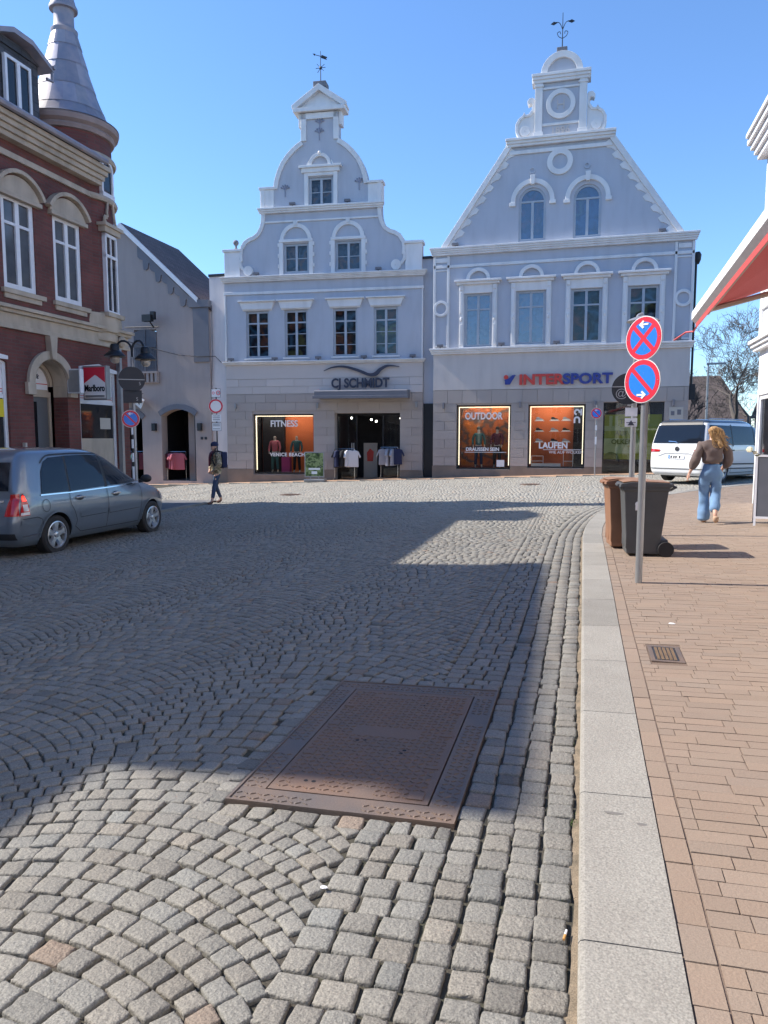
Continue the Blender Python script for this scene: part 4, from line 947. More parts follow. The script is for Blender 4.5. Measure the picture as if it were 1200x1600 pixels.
m = MB(); m.disc(-2.24, .30, .09, -.1, -.04, 18); m.build('dot', 'letter_red', sg); m = MB(); m.prism([(-2.3, .16), (-2.14, .05), (-1.84, .38), (-1.98, .38), (-2.14, .24), (-2.3, .2)], -.1, -.04); m.prism([(-2.28, .0), (-2.08, .0), (-1.9, .3), (-1.9, .4), (-2.1, .22), (-2.28, .16)], -.101, -.041); m.build('tick', 'letter_blue', sg)
# ---------------- link between the two shops
t = thing('link_building', 'narrow recessed blue-grey infill with a dark doorway between the two gabled shops', 'building', (-6.47, 31.6, -.1), 0)
m = MB(); m.box(-.35, .27, .0, 8, -.4, 9.3); m.build('wall', 'blue_stucco', t)
m = MB(); m.box(-.26, .25, -.06, -.002, 0, 3.2); m.build('door', 'black_metal', t)
m = MB(); m.box(-.38, .28, -.08, .3, 9.3, 9.4); m.build('coping', 'black_metal', t)
# ---------------- weather vanes
def vane(kind, loc, label):
    t = thing('weather_vane', label, 'weather vane', loc)
    m = MB(); h = 1.35 if kind else 1.3; m.tube([(0, 0, 0), (0, 0, h)], [.022, .012], 6); m.build('rod', 'black_metal', t)
    m = MB()
    if kind:
        for s in (-1, 1):
            m.tube(sm([(0, 0, .72), (s*.12, 0, .98), (s*.3, 0, 1.02), (s*.38, 0, .96)]), .014, 5); m.prism([(s*.2, 1.0), (s*.34, 1.06), (s*.46, .98), (s*.34, .93)], -.01, .01)
            m.tube(sm([(0, 0, .4), (s*.14, 0, .48), (s*.2, 0, .62), (s*.1, 0, .66), (s*.08, 0, .57)]), .013, 5)
    else:
        m.tube([(-.3, 0, 1.2), (.3, 0, .98)], .014, 5); m.prism([(.02, 1.02), (.3, .9), (.24, .98), (.3, 1.02), (.05, 1.14)], -.01, .01); m.prism([(-.36, 1.24), (-.24, 1.22), (-.26, 1.13)], -.01, .01)
        for a in range(0, 360, 45): m.tube([(0, 0, .62), (.22*cos(R(a)), .05*sin(R(a*2)), .62+.22*sin(R(a)))], .012, 4)
        m.ball((0, 0, .62), .07, 8)
    m.build('ornament', 'black_metal', t)
vane(0, CP(C0, .2, 16.72), 'wind vane with arrow and star on the curved gable')
vane(1, (IC, IY+.2, 16.74), 'wrought iron scroll finial on the straight gable')

# ---------------- arcade house with the grey gable, left of the shops
GY = 30.75
t = gh = thing('gable_house', 'taupe house with a sloping stepped gable, arched openings and a dark tiled roof', 'building', (-19.5, GY, -.4), shift=(-19.5, 0, -.4))
m = MB(); gx = -16.5
ar1 = (-19.08, -17.32, -.38, 2.94); ar2 = (-21.3, -20.1, -.4, 2.8)
outer = [(-27, -.9), (gx, -.9), (gx, 7.55), (-17.05, 7.75), (-18.54, 9.1), (-20.85, 11.25), (-25.2, 7.3), (-27, 7.3)]
sh_ = (-20.38, -19.2, 4.7, 6.62)
m.wall(outer, [opening(*ar1, arch=.3), opening(*ar2, arch=.3), opening(*sh_)], 0, .5); m.build('front_wall', 'taupe', t)
m = MB(); m.box(gx-.45, gx, .5, 4.2, -.9, 7.7); m.build('side_wall', 'taupe', t)
m = MB()
pr = Vector((-4.5, 4.1)).normalized()
m.prism([(-17.0, 7.7), (-20.85, 11.2), (-24.6, 7.8), (-24.6, 8.02), (-20.85, 11.46), (-17.0, 7.92)], -.16, .5); m.build('verge_board', 'window_white', t)
m = MB()
for i in range(5):
    x = -17.55-i*.62; z = 7.95+(-(x)-17.32)*.925-.05
    m.prism([(x, z+.0), (x+.619, z-.573), (x+.619, z-.80), (x+.56, z-.82), (x+.52, z-1.05), (x+.42, z-1.12), (x+.30, z-1.08), (x+.26, z-.66), (x+.1, z-.6), (x, z-.5)], -.06, .0)
m.build('stepped_frieze', 'taupe_grey', t); m = MB(); m.box(-17.27, -16.5, -.07, .0, 5.07, 7.5); m.prism([(-17.4, 7.5), (-16.44, 7.5), (-16.44, 7.8), (-17.0, 7.84), (-17.4, 8.0)], -.14, .3); m.build('corner_pilaster', 'taupe_grey', t)
for (a, b, c, d) in (ar1, ar2):
    m = MB()
    h = (b-a)/2; r = (h*h+.09)/(.6); an = math.degrees(math.asin(h/r)); m.strip(arcpts((a+b)/2, d-r, r+.24, 90-an, 90+an), .24, -.06, 0, side=1); m.build('arch_moulding', 'taupe_grey', t)
m = MB(); mroof = [(-16.4, 7.72), (-23.6, 14.35)]
m.add([(-24.9, -.02, 7.7), (-20.85, -.02, 11.5), (-20.85, 5, 11.5), (-24.9, 5, 7.7)], [(0, 1, 2, 3)]); m.add([(-16.42, -.02, 7.44), (-20.85, -.02, 11.5), (-20.85, 5, 11.5), (-16.42, 5, 7.44), (-16.42, -.02, 7.34), (-20.85, -.02, 11.35), (-20.85, 5, 11.35), (-16.42, 5, 7.34)], [(0, 1, 2, 3), (4, 5, 6, 7), (0, 1, 5, 4), (2, 3, 7, 6), (0, 3, 7, 4), (1, 2, 6, 5)])
m.build('roof', 'tile_roof', t)
m = MB(); a, b, c, d = sh_; m.prism(opening(a, b, c, d, arch=.12), -.04, .06)
for i in range(13): x = a+.08+i*.085; m.box(x, x+.05, -.055, -.04, c+.1, c+1.05)
m.box(a-.0, b, -.075, -.04, c+1.1, c+1.2); m.box((a+b)/2-.04, (a+b)/2+.04, -.07, -.04, c, d)
m.build('shutter', M('shutter_grey', (.085, .09, .11), .6, var=.3, vs=6), t)
m = MB(); m.box(a-.05, b+.1, -.2, 0, c-.09, c-.01)
for i in range(6): x = a+.02+i*.22; m.box(x, x+.12, -.17, 0, c-.48, c-.09)
m.box(a-.05, b+.1, -.14, 0, c-.52, c-.48); m.build('balustrade', 'taupe', t)
for x in (-19.42, -17.05): m = MB(); m.box(x-.1, x+.1, -.16, 0, 1.95, 2.3); m.build('wall_lamp', 'black_metal', t, bevel=.01)
m = MB(); m.tube([(-19.3, -.05, 6.7), (-19.3, -.4, 6.95)], .03, 6); m.box(-19.55, -19.1, -.62, -.36, 6.9, 7.2); m.box(-19.2, -19.0, -.5, -.3, 7.0, 7.35); m.tube([(-20.8, -.1, 6.75), (-19.0, -.1, 6.72)], .02, 5); m.build('floodlight', 'black_metal', t)
m = MB(); m.box(-17.05, -16.93, -.02, 0, 1.55, 1.67); m.box(-16.85, -16.73, -.02, 0, 1.55, 1.67); m.build('small_notice', 'dark_sign', t)
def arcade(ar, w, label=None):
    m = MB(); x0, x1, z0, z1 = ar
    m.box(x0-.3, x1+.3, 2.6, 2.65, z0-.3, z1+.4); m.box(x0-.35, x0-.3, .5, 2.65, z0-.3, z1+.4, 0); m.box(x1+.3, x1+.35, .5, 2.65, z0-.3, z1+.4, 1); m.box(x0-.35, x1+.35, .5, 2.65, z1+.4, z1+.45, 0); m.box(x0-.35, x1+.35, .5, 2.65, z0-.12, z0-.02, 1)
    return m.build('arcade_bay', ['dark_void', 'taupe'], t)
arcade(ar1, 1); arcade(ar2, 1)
m = MB(); m.box(-18.1, -17.42, .75, .8, -.4, 3.0); m.build('bay_partition', 'taupe', t)
m = MB(); m.box(-17.42, -17.32, .1, .45, -.38, 2.7); m.build('door_frame', 'black_metal', t)
# little tent-shaped awning
m = MB(); m.add([(-20.2, -.01, 3.6), (-21.3, -.01, 3.6), (-21.3, -.6, 3.35), (-19.6, -.6, 3.3), (-20.2, -.01, 3.57), (-21.3, -.01, 3.57), (-21.3, -.6, 3.32), (-19.6, -.6, 3.27)], [(0, 1, 2, 3), (4, 5, 6, 7), (0, 3, 7, 4), (2, 3, 7, 6)]); m.build('small_awning', 'taupe', t)
# white infill between gable house and curved-gable shop
t = thing('link_building', 'narrow white rendered wall left of the curved-gable shop', 'building', (-16.1, 30.9, -.4))
m = MB(); m.box(-.42, .36, 0, 7, -.3, 9.25); m.build('wall', 'render_wall', t); m = MB(); m.box(-.44, .5, -.05, 7, 9.25, 9.36); m.build('coping', 'black_metal', t); m = MB(); m.box(-.44, .38, -.04, 0, -.3, .8); m.build('plinth', 'brown_plinth', t)
m = MB(); m.tube([(-.38, -.06, 4.0), (-.38, -.06, 4.5), (-.3, -.06, 5.8), (-.3, -.06, 8)], .012, 5); m.build('cable_run', 'taupe_grey', t)
# dark-roofed house behind it
t = thing('rear_house', 'low dark roofed house just visible behind the gap beside the curved-gable shop', 'building', (-18.6, 37, -.4))
m = MB(); m.box(-2.6, 2.6, 0, 6, -.3, 8.2); m.build('wall', 'render_wall', t); m = MB(); m.prism([(-2.8, 8.2), (2.8, 8.2), (2.8, 8.35), (0, 9.6), (-2.8, 8.35)], -.2, 6.2); m.build('roof', 'tile_roof', t)
# overhead cable
m = MB(); pts = [(-21.3, 30.4, 6.3), (-20.2, 30.5, 5.98), (-19.2, 30.55, 5.7), (-18, 30.6, 5.4), (-17, 30.6, 5.3), (-16.2, 30.7, 5.3), (-15.9, 30.7, 5.02), (-15.6, 30.72, 5.06)]; m.tube(pts, .018, 5); tag(m.build('power_cable', 'black_metal'), 'thin dark cable slung from the shutter across to the blue shop corner', 'cable')
# ---------------- red brick corner house with turret (local x = world Y, local y runs away from the street)
RX = -12.5
SHR = (14, 0, -.3)
rb = thing('brick_house', 'red brick corner house with cream mouldings, a slate roof and a round pointed turret', 'building', (RX, 14, -.3), PI/2, shift=SHR)
XE = 18.5; XS = 8.8
mt['net_glass'] = M('net_glass', (.05, .055, .065), .06, var=.8, vs=1.3, col2=(.13, .135, .14), spec=.6)
wins = [(13.98-1.65*k, 15.0-1.65*k, 4.95, 7.02) for k in (0, 1, 2)]+[(15.63, 16.65, 4.95, 7.0)]
dr = (14.72, 15.92, -.35, 3.49)
sL = (11.6, 13.95, .45, 3.5); sR = (16.38, 17.95, .35, 3.5); sF = (9.7, 11.2, .45, 3.5)
m = MB(); m.wall([(XS, -.9), (XE, -.9), (XE, 4.5), (17.6, 4.5), (17.6, 8.2), (XS, 8.2)], [opening(*w) for w in wins]+[opening(*dr, arch=1), opening(*sL, arch=.2), opening(*sR, arch=.15), opening(*sF, arch=.2)], 0, .42)
m.box(XE-.4, XE, .42, 9, -.9, 4.5); m.box(17.2, 17.6, .42, 9, 4.5, 8.2); m.box(17.2, XE, .42, 9, 4.4, 4.5); m.box(XS, XS+.4, .42, 9, -.9, 8.2); m.box(XS, XE, 8.6, 9, -.9, 8.2); m.box(XS+.4, XE-.4, .42, 8.6, 4.2, 4.35)
m.build('wall', 'brick', rb)
m = MB()
cornice(m, XS, 17.2, 8.15, 8.6, .42, 4); m.box(XS, 17.4, -.07, 0, 7.8, 7.93)
for z0, z1, d in ((4.05, 4.15, .08), (4.15, 4.4, .04), (4.4, 4.48, .12), (4.48, 4.56, .2)): m.box(XS, XE+d*.5, -d, 0, z0, z1)
m.box(XE, XE+.05, 0, 8, 4.05, 4.55)
for a, b, c, d in wins:
    cx = (a+b)/2; m.box(a-.1, b+.22, -.09, 0, 4.83, 4.94); m.box(a-.04, b+.1, -.05, 0, 4.72, 4.83)
    h = (b-a)/2+.14; rise = .36; r = (h*h+rise*rise)/(2*rise); an = math.degrees(math.asin(h/r)); zb = 7.1
    arc = arcpts(cx, zb+rise-r, r, 90-an, 90+an, 12)
    m.prism([(cx+h, zb-.06), *arc, (cx-h, zb-.06)], -.07, 0)
    m.strip(arcpts(cx, zb+rise-r+.02, r+.02, 90-an-4, 90+an+4, 12), .09, -.17, 0, side=-1); m.box(cx-h-.02, cx+h+.02, -.13, 0, zb-.16, zb-.06)
m.ring(15.32, 2.89, .6, .8, 0, 180, -.09, .0, 24); m.prism([(15.25, 3.5), (15.39, 3.5), (15.45, 4.04), (15.19, 4.04)], -.16, 0)
for x in (14.46, 15.93): m.box(x, x+.26, -.1, .0, 2.62, 2.9)
m.ring(15.32, 2.89, .585, .6, 0, 180, 0, .4, 20); 
for q in ((14.7, 14.722), (15.918, 15.94)): m.box(q[0], q[1], 0.0, .42, 2.62, 2.9)
# curved string courses on the turret
TX, TY = 17.6, .95      # turret axis, local
def tz(z): return z if z < 7 else 1.6+(z-1.6)*1.033+(.12 if z > 8.9 else 0)
mt['grey_stone'] = M('grey_stone', (.34, .27, .25), .8, var=.5, vs=3, bump=.2, bs=40)
def tring(z0, z1, r, rin=1.0): r += .13; z0, z1 = tz(z0), tz(z1); m.lathe([(rin, z0), (r, z0), (r+.03, (z0+z1)/2), (r, z1), (rin, z1)], (TX, TY, 0), 48)
tring(7.6, 7.74, 1.02); tring(8.62, 8.76, 1.02); tring(4.44, 4.9, 1.03); tring(4.2, 4.44, .95)
m.lathe([(r_q+.1, tz(z_q)) for r_q, z_q in ((.9, 9.06), (1.03, 9.08), (1.07, 9.16), (1.05, 9.2), (1.15, 9.26), (1.18, 9.37), (1.14, 9.42), (.9, 9.42))], (TX, TY, 0), 48)
m2_ = MB(); k_ = len(m.v)-48*8; m2_.v = m.v[k_:]; nf_ = 7*48+2; m2_.f = [tuple(i-k_ for i in f_) for f_ in m.f[-nf_:]]; m2_.m = [0]*nf_; m2_.tint = m.tint[k_:]; m.v = m.v[:k_]; m.f = m.f[:-nf_]; m.m = m.m[:-nf_]; m.tint = m.tint[:k_]
m2_.build('turret_cornice', 'grey_stone', rb, smooth=1)
m.build('moulding', 'cream', rb, bevel=.01, smooth=1)
m = MB(); m.lathe([(1.06, 4.5), (1.06, 9.7), (.5, 9.7)], (TX, TY, 0), 48); tur = m.build('turret', 'brick', rb, smooth=1)
# turret spire with overlapping metal plates
prof = [(1.19, 9.42), (1.03, 9.48), (.92, 9.68), (.80, 9.95), (.68, 10.3), (.575, 10.65), (.48, 11.0), (.39, 11.35), (.31, 11.68)]
pr2 = sm(prof, 3); m = MB(); n = 26
levels = [(0, 3), (3, 7), (7, 12), (12, 17), (17, 21), (21, 24)]
for li, (a, b) in enumerate(levels):
    b = min(b, len(pr2)-1); nn = [22, 20, 17, 14, 11, 9][li]
    for j in range(nn):
        t0 = 2*PI*(j+.5*(li % 2))/nn; t1 = t0+2*PI/nn; tt = random.uniform(.8, 1.25); vs = []
        for k in range(a, b+1):
            r, z = pr2[k]; lift = .016*(1-(k-a)/(b-a))
            for u in (t0, (t0+t1)/2, t1): vs.append((TX+(r+lift)*cos(u), TY+(r+lift)*sin(u), z-(0.01 if k == a else 0)))
        K = b-a+1; m.add(vs, [(3*i+c, 3*i+c+1, 3*i+c+4, 3*i+c+3) for i in range(K-1) for c in (0, 1)], 0, (tt, tt, tt*random.uniform(.95, 1.05)))
m.lathe([(1.19, 9.40), (1.0, 9.48), (.79, 9.93), (.56, 10.63), (.3, 11.66)], (TX, TY, 0), 40)
m.lathe([(.27, 11.62), (.31, 11.7), (.32, 11.78), (.27, 11.83), (.24, 11.9), (.235, 12.2), (.25, 12.26), (.33, 12.27), (.335, 12.33), (.29, 12.42), (.25, 12.58), (.16, 12.75), (.08, 12.88), (.02, 12.95)], (TX, TY, 0), 28)
m.v = [(TX+(x-TX)*1.06, TY+(y-TY)*1.06, tz(z)) for x, y, z in m.v]
m.build('spire', 'zinc', rb, smooth=1)
# turret windows (attic one arched, upper-floor one tall)
def turret_window(ang, z0, z1, w, arch, par):
    f = MB(); p = MB(); rr = 1.075
    ux, uy = sin(ang), -cos(ang); tx, ty = cos(ang), sin(ang)
    def Q(u, d, z): return (TX+ux*(rr+d)+tx*u, TY+uy*(rr+d)+ty*u, z)
    def slab(mb, poly, d0, d1):
        k = len(poly); mb.add([Q(u, d0, z) for u, z in poly]+[Q(u, d1, z) for u, z in poly], [tuple(range(k)), tuple(range(2*k-1, k-1, -1))]+[(i, (i+1) % k, k+(i+1) % k, k+i) for i in range(k)])
    zt = z1-(w if arch else 0); b = .07
    for s in (-1, 1): slab(f, [(s*w, z0), (s*(w-b), z0), (s*(w-b), zt), (s*w, zt)], -.06, .04)
    slab(f, [(-w, z0-.06), (w, z0-.06), (w, z0+.05), (-w, z0+.05)], -.06, .06)
    if arch:
        for i in range(10):
            a0_, a1_ = PI*i/10, PI*(i+1)/10
            slab(f, [(w*cos(a0_), zt+w*sin(a0_)), (w*cos(a1_), zt+w*sin(a1_)), ((w-b)*cos(a1_), zt+(w-b)*sin(a1_)), ((w-b)*cos(a0_), zt+(w-b)*sin(a0_))], -.06, .04)
        gp = [(-w+b, z0+.05), (w-b, z0+.05)]+[((w-b)*cos(PI*i/10), zt+(w-b)*sin(PI*i/10)) for i in range(11)]
    else:
        slab(f, [(-w, z1-.08), (w, z1-.08), (w, z1), (-w, z1)], -.06, .04); slab(f, [(-.022, z0), (.022, z0), (.022, z1), (-.022, z1)], -.05, .03); slab(f, [(-w, z0+.72*(z1-z0)-.04), (w, z0+.72*(z1-z0)-.04), (w, z0+.72*(z1-z0)+.04), (-w, z0+.72*(z1-z0)+.04)], -.05, .045)
        gp = [(-w+b, z0+.05), (w-b, z0+.05), (w-b, z1-.08), (-w+b, z1-.08)]
    o = f.build('window', 'window_white', par)
    slab(p, gp, -.01, .0); p.build('pane', 'dark_glass', o); return o
turret_window(R(3), 8.0, 8.92, .27, 1, rb)
turret_window(R(6), 4.95, 7.0, .3, 0, rb)
m = MB(); ux, uy = sin(R(6)), -cos(R(6)); tx, ty = cos(R(6)), sin(R(6))
def TQ(u, d, z): return (TX+ux*(1.07+d)+tx*u, TY+uy*(1.07+d)+ty*u, z)
for u0, u1, z0, z1, d in ((-.4, .4, 7.02, 7.16, .1), (-.46, .46, 7.16, 7.24, .16), (-.42, .42, 4.83, 4.94, .14)):
    v = [TQ(u, dd, z) for z in (z0, z1) for (u, dd) in ((u0, -.1), (u1, -.1), (u1, d), (u0, d))]; m.add(v, [(0, 1, 2, 3), (4, 5, 6, 7), (0, 1, 5, 4), (1, 2, 6, 5), (2, 3, 7, 6), (3, 0, 4, 7)])
m.tube([TQ(-.28+.02*i-.1*sin(i*.9)*(i < 5), .05, 7.26+.012*i*i*.6+.02*i) for i in range(9)], .035, 6); m.tube([TQ(-.28+.07*cos(a*.7), .06, 7.36+.07*sin(a*.7)) for a in range(8)], .03, 6)
m.tube([TQ(.28-.02*i, .05, 7.26+.02*i+.007*i*i) for i in range(9)], .035, 6)
m.build('turret_window_hood', 'cream', rb, smooth=1)
# roof, gutter, dormers
m = MB(); e0 = -.47; ez = 8.62; rz_ = 11.9; ry = 4.6
A_, B_, C_, D_ = (XS-.05, e0, ez), (17.0, e0+.0, ez), (XE-5.4, ry, rz_), (XS-.05, ry, rz_)
m.add([A_, B_, C_, D_, (17.7, 9.2, ez), (XS-.05, 9.2, ez)], [(0, 1, 2, 3), (1, 4, 2), (4, 5, 3, 2), (0, 3, 5), (0, 5, 4, 1)])
m.build('roof', 'slate', rb)
m = MB(); m.tube([(XS, -.5, 8.66), (17.15, -.5, 8.66)], .075, 8); m.build('gutter', 'zinc', rb, smooth=1)
def dormer(x):
    f = MB(); w = .78; zf = 8.95
    f.box(x-w, x+w, .55, 3.2, zf, 10.62); f.prism([(x-w-.02, 10.58), (x+w+.02, 10.58), (x+w*.5, 10.75), (x-w*.5, 10.75)], .5, 3.6)
    o = f.build('dormer', 'slate', rb)
    f = MB(); f.prism([(x-w-.22, 10.5), (x-w-.22, 10.6), (x-.3, 10.92), (x+.3, 10.92), (x+w+.22, 10.6), (x+w+.22, 10.5), (x+.3, 10.8), (x-.3, 10.8)], .25, 3.8); f.tube([(x+w+.2, .2, 10.62), (x+w+.2, 2.5, 10.62)], .06, 6); f.tube([(x+w+.2, .3, 10.58), (x+w+.2, .3, 10.3), (x+w+.0, .3, 10.28)], .04, 6)
    f.build('dormer_eaves', 'zinc', o)
    windowset(o, x-.42, x+.42, 9.15, 10.35, y=.44, rows=(), mat_='window_white', back=None, glass='dark_glass', fw=.07)
dormer(15.25)
for i, w in enumerate(wins): windowset(rb, *w, y=.03, rows=(.7,), bw=.06, fw=.125, mat_='window_white', glass='net_glass', back=None)
# door
m = MB(); m.box(14.72, 14.8, .5, .62, -.35, 2.75); m.box(15.84, 15.92, .5, .62, -.35, 2.75); m.box(14.8, 15.84, .5, .62, 2.62, 2.8); m.ring(15.32, 2.89, .5, .6, 0, 180, .42, .6, 20); m.build('door_frame', 'cream', rb)
m = MB(); m.box(14.8, 15.84, .54, .6, -.35, 2.62); dd = m.build('door', M('door_grey', (.13, .135, .14), .5), rb)
m = MB(); m.box(14.95, 15.45, .53, .54, .3, 2.5); m.build('pane', 'dark_glass', dd)
m = MB(); m.tube([(15.58, .5, .7), (15.58, .5, 1.15)], .015, 6); m.build('handle', 'galv', dd)
m = MB(); m.prism([(14.82, 2.8), (15.82, 2.8)]+arcpts(15.32, 2.89, .5, 0, 180, 14), .5, .52, m=0); fl = m.build('fanlight', 'sign_white', rb)
m = MB(); m.box(14.9, 15.8, .494, .5, 2.93, 2.95); m.build('red_line', 'letter_red', fl); text('lettering', 'schaft', .17, 'letter_dark', fl, (15.3, .492, 3.06), shear=.3)
m = MB(); m.box(14.3, 14.36, -.08, 0, 1.3, 1.5); m.build('doorbell', 'beige', rb)
m = MB(); m.box(14.55, 16.08, -.35, .5, -.6, -.3); m.build('doorstep', 'granite_kerb', rb)
# shop fronts
def front(x0, x1, z0, z1, dark, low):
    f = MB(); f.box(x0, x0+.09, .06, .18, z0, z1-.1); f.box(x1-.09, x1, .06, .18, z0, z1-.1); f.box(x0+.09, x1-.09, .06, .18, z1-.22, z1-.02); f.box(x0+.09, x1-.09, .07, .17, z1-1.0, z1-.92)
    f.prism([(x0, z1-.14), (x1, z1-.14), (x1, z1-.06), ((x0+x1)/2, z1+.06), (x0, z1-.06)], -.03, .12)
    w = f.build('shop_window', 'window_white', rb)
    p = MB(); p.box(x0+.09, x1-.09, .1, .11, z0, z1-1.0); p.build('pane', 'dark_glass', w)
    p = MB(); p.box(x0+.09, x1-.09, .1, .12, z1-.92, z1-.22); p.build('top_panel', 'sign_white', w)
    p = MB(); p.box(x0+.09, x1-.09, .09, .1, z1-.86, z1-.845); p.box(x0+.09, x1-.09, .09, .1, z1-.80, z1-.785); p.build('red_line', 'letter_red', w)
    if low: p = MB(); p.box(x0+.09, x1-.09, .085, .1, z0, z0+low); p.build('low_panel', 'cream', w)
    return w
w_ = front(*sR, 1, 1.25); p = MB(); p.box(17.3, 17.75, .09, .1, 1.85, 2.15); p.build('notice', 'beige', w_)
w_ = front(*sL, 1, 0); p = MB(); p.box(11.7, 13.86, .07, .1, 2.08, 2.48); p.build('yellow_panel', M('sign_yellow', (.7, .55, .01), .5), w_)
front(*sF, 1, .5)
m = MB(); m.box(17.96, 18.06, -.12, 0, -.4, 4.05); m.build('downpipe', 'galv', rb)
m = MB(); m.ball((18.1, -.12, 4.25), .16, 10, sc=(1, .5, 1)); m.build('rosette', 'cream', rb)
# neighbours down the street (they throw the shade on the road)
def neighbour(x0, x1, ze, zr, label, matn, dr_=0):
    t = thing('street_house', label, 'building', (RX, (x0+x1)/2, -.3), PI/2+R(dr_), shift=((x0+x1)/2, 0, -.3))
    ws = []; k = int((x1-x0)/1.7); st = (x1-x0)/k
    for i in range(k):
        for z in (4.9, 7.7) if ze > 9.5 else (4.9, 7.3):
            if z+1.7 < ze-.3: ws.append((x0+st*(i+.5)-.47, x0+st*(i+.5)+.47, z, z+1.7))
    gs = [(x0+.5, (x0+x1)/2-.2, .4, 3.3), ((x0+x1)/2+.2, x1-.5, .4, 3.3)]
    m = MB(); m.wall([(x0, -.9), (x1, -.9), (x1, ze), (x0, ze)], [opening(*w) for w in ws+gs], 0, .4); m.box(x0, x0+.3, .4, 9, -.9, ze); m.box(x1-.3, x1, .4, 9, -.9, ze); m.box(x0+.3, x1-.3, 8.7, 9, -.9, ze); m.box(x0+.3, x1-.3, .4, 8.7, ze-.1, ze); m.box(x0+.3, x1-.3, 3, 3.1, -.9, ze-.1)
    m.build('wall', matn, t)
    m = MB(); cornice(m, x0, x1, ze-.35, ze, .28, 3); m.box(x0, x1, -.1, 0, 4.1, 4.4); m.build('moulding', 'cream', t)
    m = MB(); m.prism([(-.3, ze), (9.2, ze), (4.6, zr)], x0, x1, 'x'); m.build('roof', 'slate', t)
    for w in ws: windowset(t, *w, y=.1, mat_='window_white', glass='dark_glass', back=None)
    for g_ in gs: windowset(t, *g_, y=.1, mat_='window_white', rows=(.75,), glass='dark_glass', back=None)
neighbour(2.72, XS+.2, 10.92, 13.3, 'tall cream rendered house beside the red brick house', 'white_wall', 2.2)
neighbour(-7.0, 2.67, 9.0, 11.2, 'lower brick house two doors from the turret', 'brick')
neighbour(-28, -7.05, 9.6, 12, 'long cream house far down the street, behind the camera', 'cream')

t = thing('street_house', 'unseen pale house added behind the camera to darken window reflections', 'building', (-4, -30, 0), PI)  # unseen house, added so the facade windows reflect less sky
m = MB(); gs = [(-6.5+2.6*i, -5.3+2.6*i, z, z+1.8) for i in range(6) for z in (1, 4.5, 7.3)]
m.wall([(-8.5, -1), (8.5, -1), (8.5, 10), (-8.5, 10)], [opening(*w) for w in gs], 0, .4); m.box(-8.5, 8.5, 7.6, 8, -1, 10); m.build('wall', 'cream', t); m = MB(); m.prism([(-.3, 10), (8.2, 10), (4, 13.5)], -8.6, 8.6, 'x'); m.build('roof', 'tile_roof', t)
for w in gs: windowset(t, *w, y=.1, mat_='window_white', glass='dark_glass', back=None)

# ---------------- lightbox sign on the brick house
t = thing('lightbox_sign', 'red and white cigarette lightbox sign projecting over the pavement from the brick house', 'sign', (-12.05, 16.42, 2.58))
m = MB(); m.box(-.37, .33, 0, .16, 0, .86); m.build('casing', 'galv', t, bevel=.01)
m = MB(); m.box(-.33, .29, -.006, .0, .04, .82); fc = m.build('face', 'sign_white', t)
m = MB(); m.prism([(-.33, .82), (-.33, .42), (-.05, .6), (.0, .63), (.06, .6), (.29, .43), (.29, .82)], -.012, -.006); m.build('red_field', mt['sign_red'], fc)
text('lettering', 'Marlboro', .23, 'letter_black', fc, (-.02, -.012, .22), sx=.68, bold=.006, depth=.01)
m = MB(); m.box(-.3, .26, -.012, -.006, .06, .12); m.build('grey_strip', 'galv', fc)
m = MB(); m.box(-.52, -.37, .05, .1, .3, .36); m.build('bracket', 'black_metal', t)
t = thing('shop_box_sign', 'plain white box sign behind the red and white lightbox', 'sign', (-12.2, 15.9, 2.72)); m = MB(); m.box(-.28, .1, 0, .14, 0, .6); m.build('casing', 'window_white', t, bevel=.01); m = MB(); m.box(-.25, .07, -.01, 0, .03, .57); m.build('face', 'galv', t)

# ---------------- lanterns
def lantern_head(par, x, y, z, r=.27):
    m = MB(); m.lathe([(.03, .34), (.09, .32), (.115, .27), (.12, .16), (.16, .13), (r, .03), (r+.01, .0), (r-.02, -.01), (.1, .02)], (x, y, z), 24); h = m.build('lamp_shade', 'black_metal', par, smooth=1)
    m = MB(); m.ball((x, y, z-.06), .13, 16, sc=(1, 1, .95)); m.build('lamp_globe', mt['globe'], h, smooth=1)
mt['globe'] = M('globe', (.42, .38, .33), .12, coat=.6, var=.4, vs=9)
px, py = -11.38, 17.05; zb = gz(px, py)+.05
t = thing('street_lamp', 'black twin-arm lantern post on the pavement in front of the red brick house', 'street lamp', (px, py, zb))
H = 4.15-zb
m = MB(); m.tube([(0, 0, 0), (0, 0, 1.0), (0, 0, H-.45)], [.06, .05, .04], 10); m.lathe([(.1, 0), (.1, .3), (.07, .36)], (0, 0, 0), 12); m.build('pole', 'galv', t, smooth=1)
d = Vector((cos(R(10)), sin(R(10)), 0))
for s, hz in ((-1, 3.72), (1, 3.63)):
    m = MB(); w = .46 if s < 0 else .36
    m.tube([(0, 0, H-.5)]+[(s*d.x*(w/2)*(1-cos(a)), s*d.y*(w/2)*(1-cos(a)), H-.3+.27*sin(a)+(0 if a < 2 else -(a-2)*.1)) for a in [R(q) for q in range(0, 181, 20)]]+[(s*d.x*w, s*d.y*w, hz-zb+.3)], .028, 8); m.build('arm', 'black_metal', t, smooth=1)
    lantern_head(t, s*d.x*w, s*d.y*w, hz-zb)
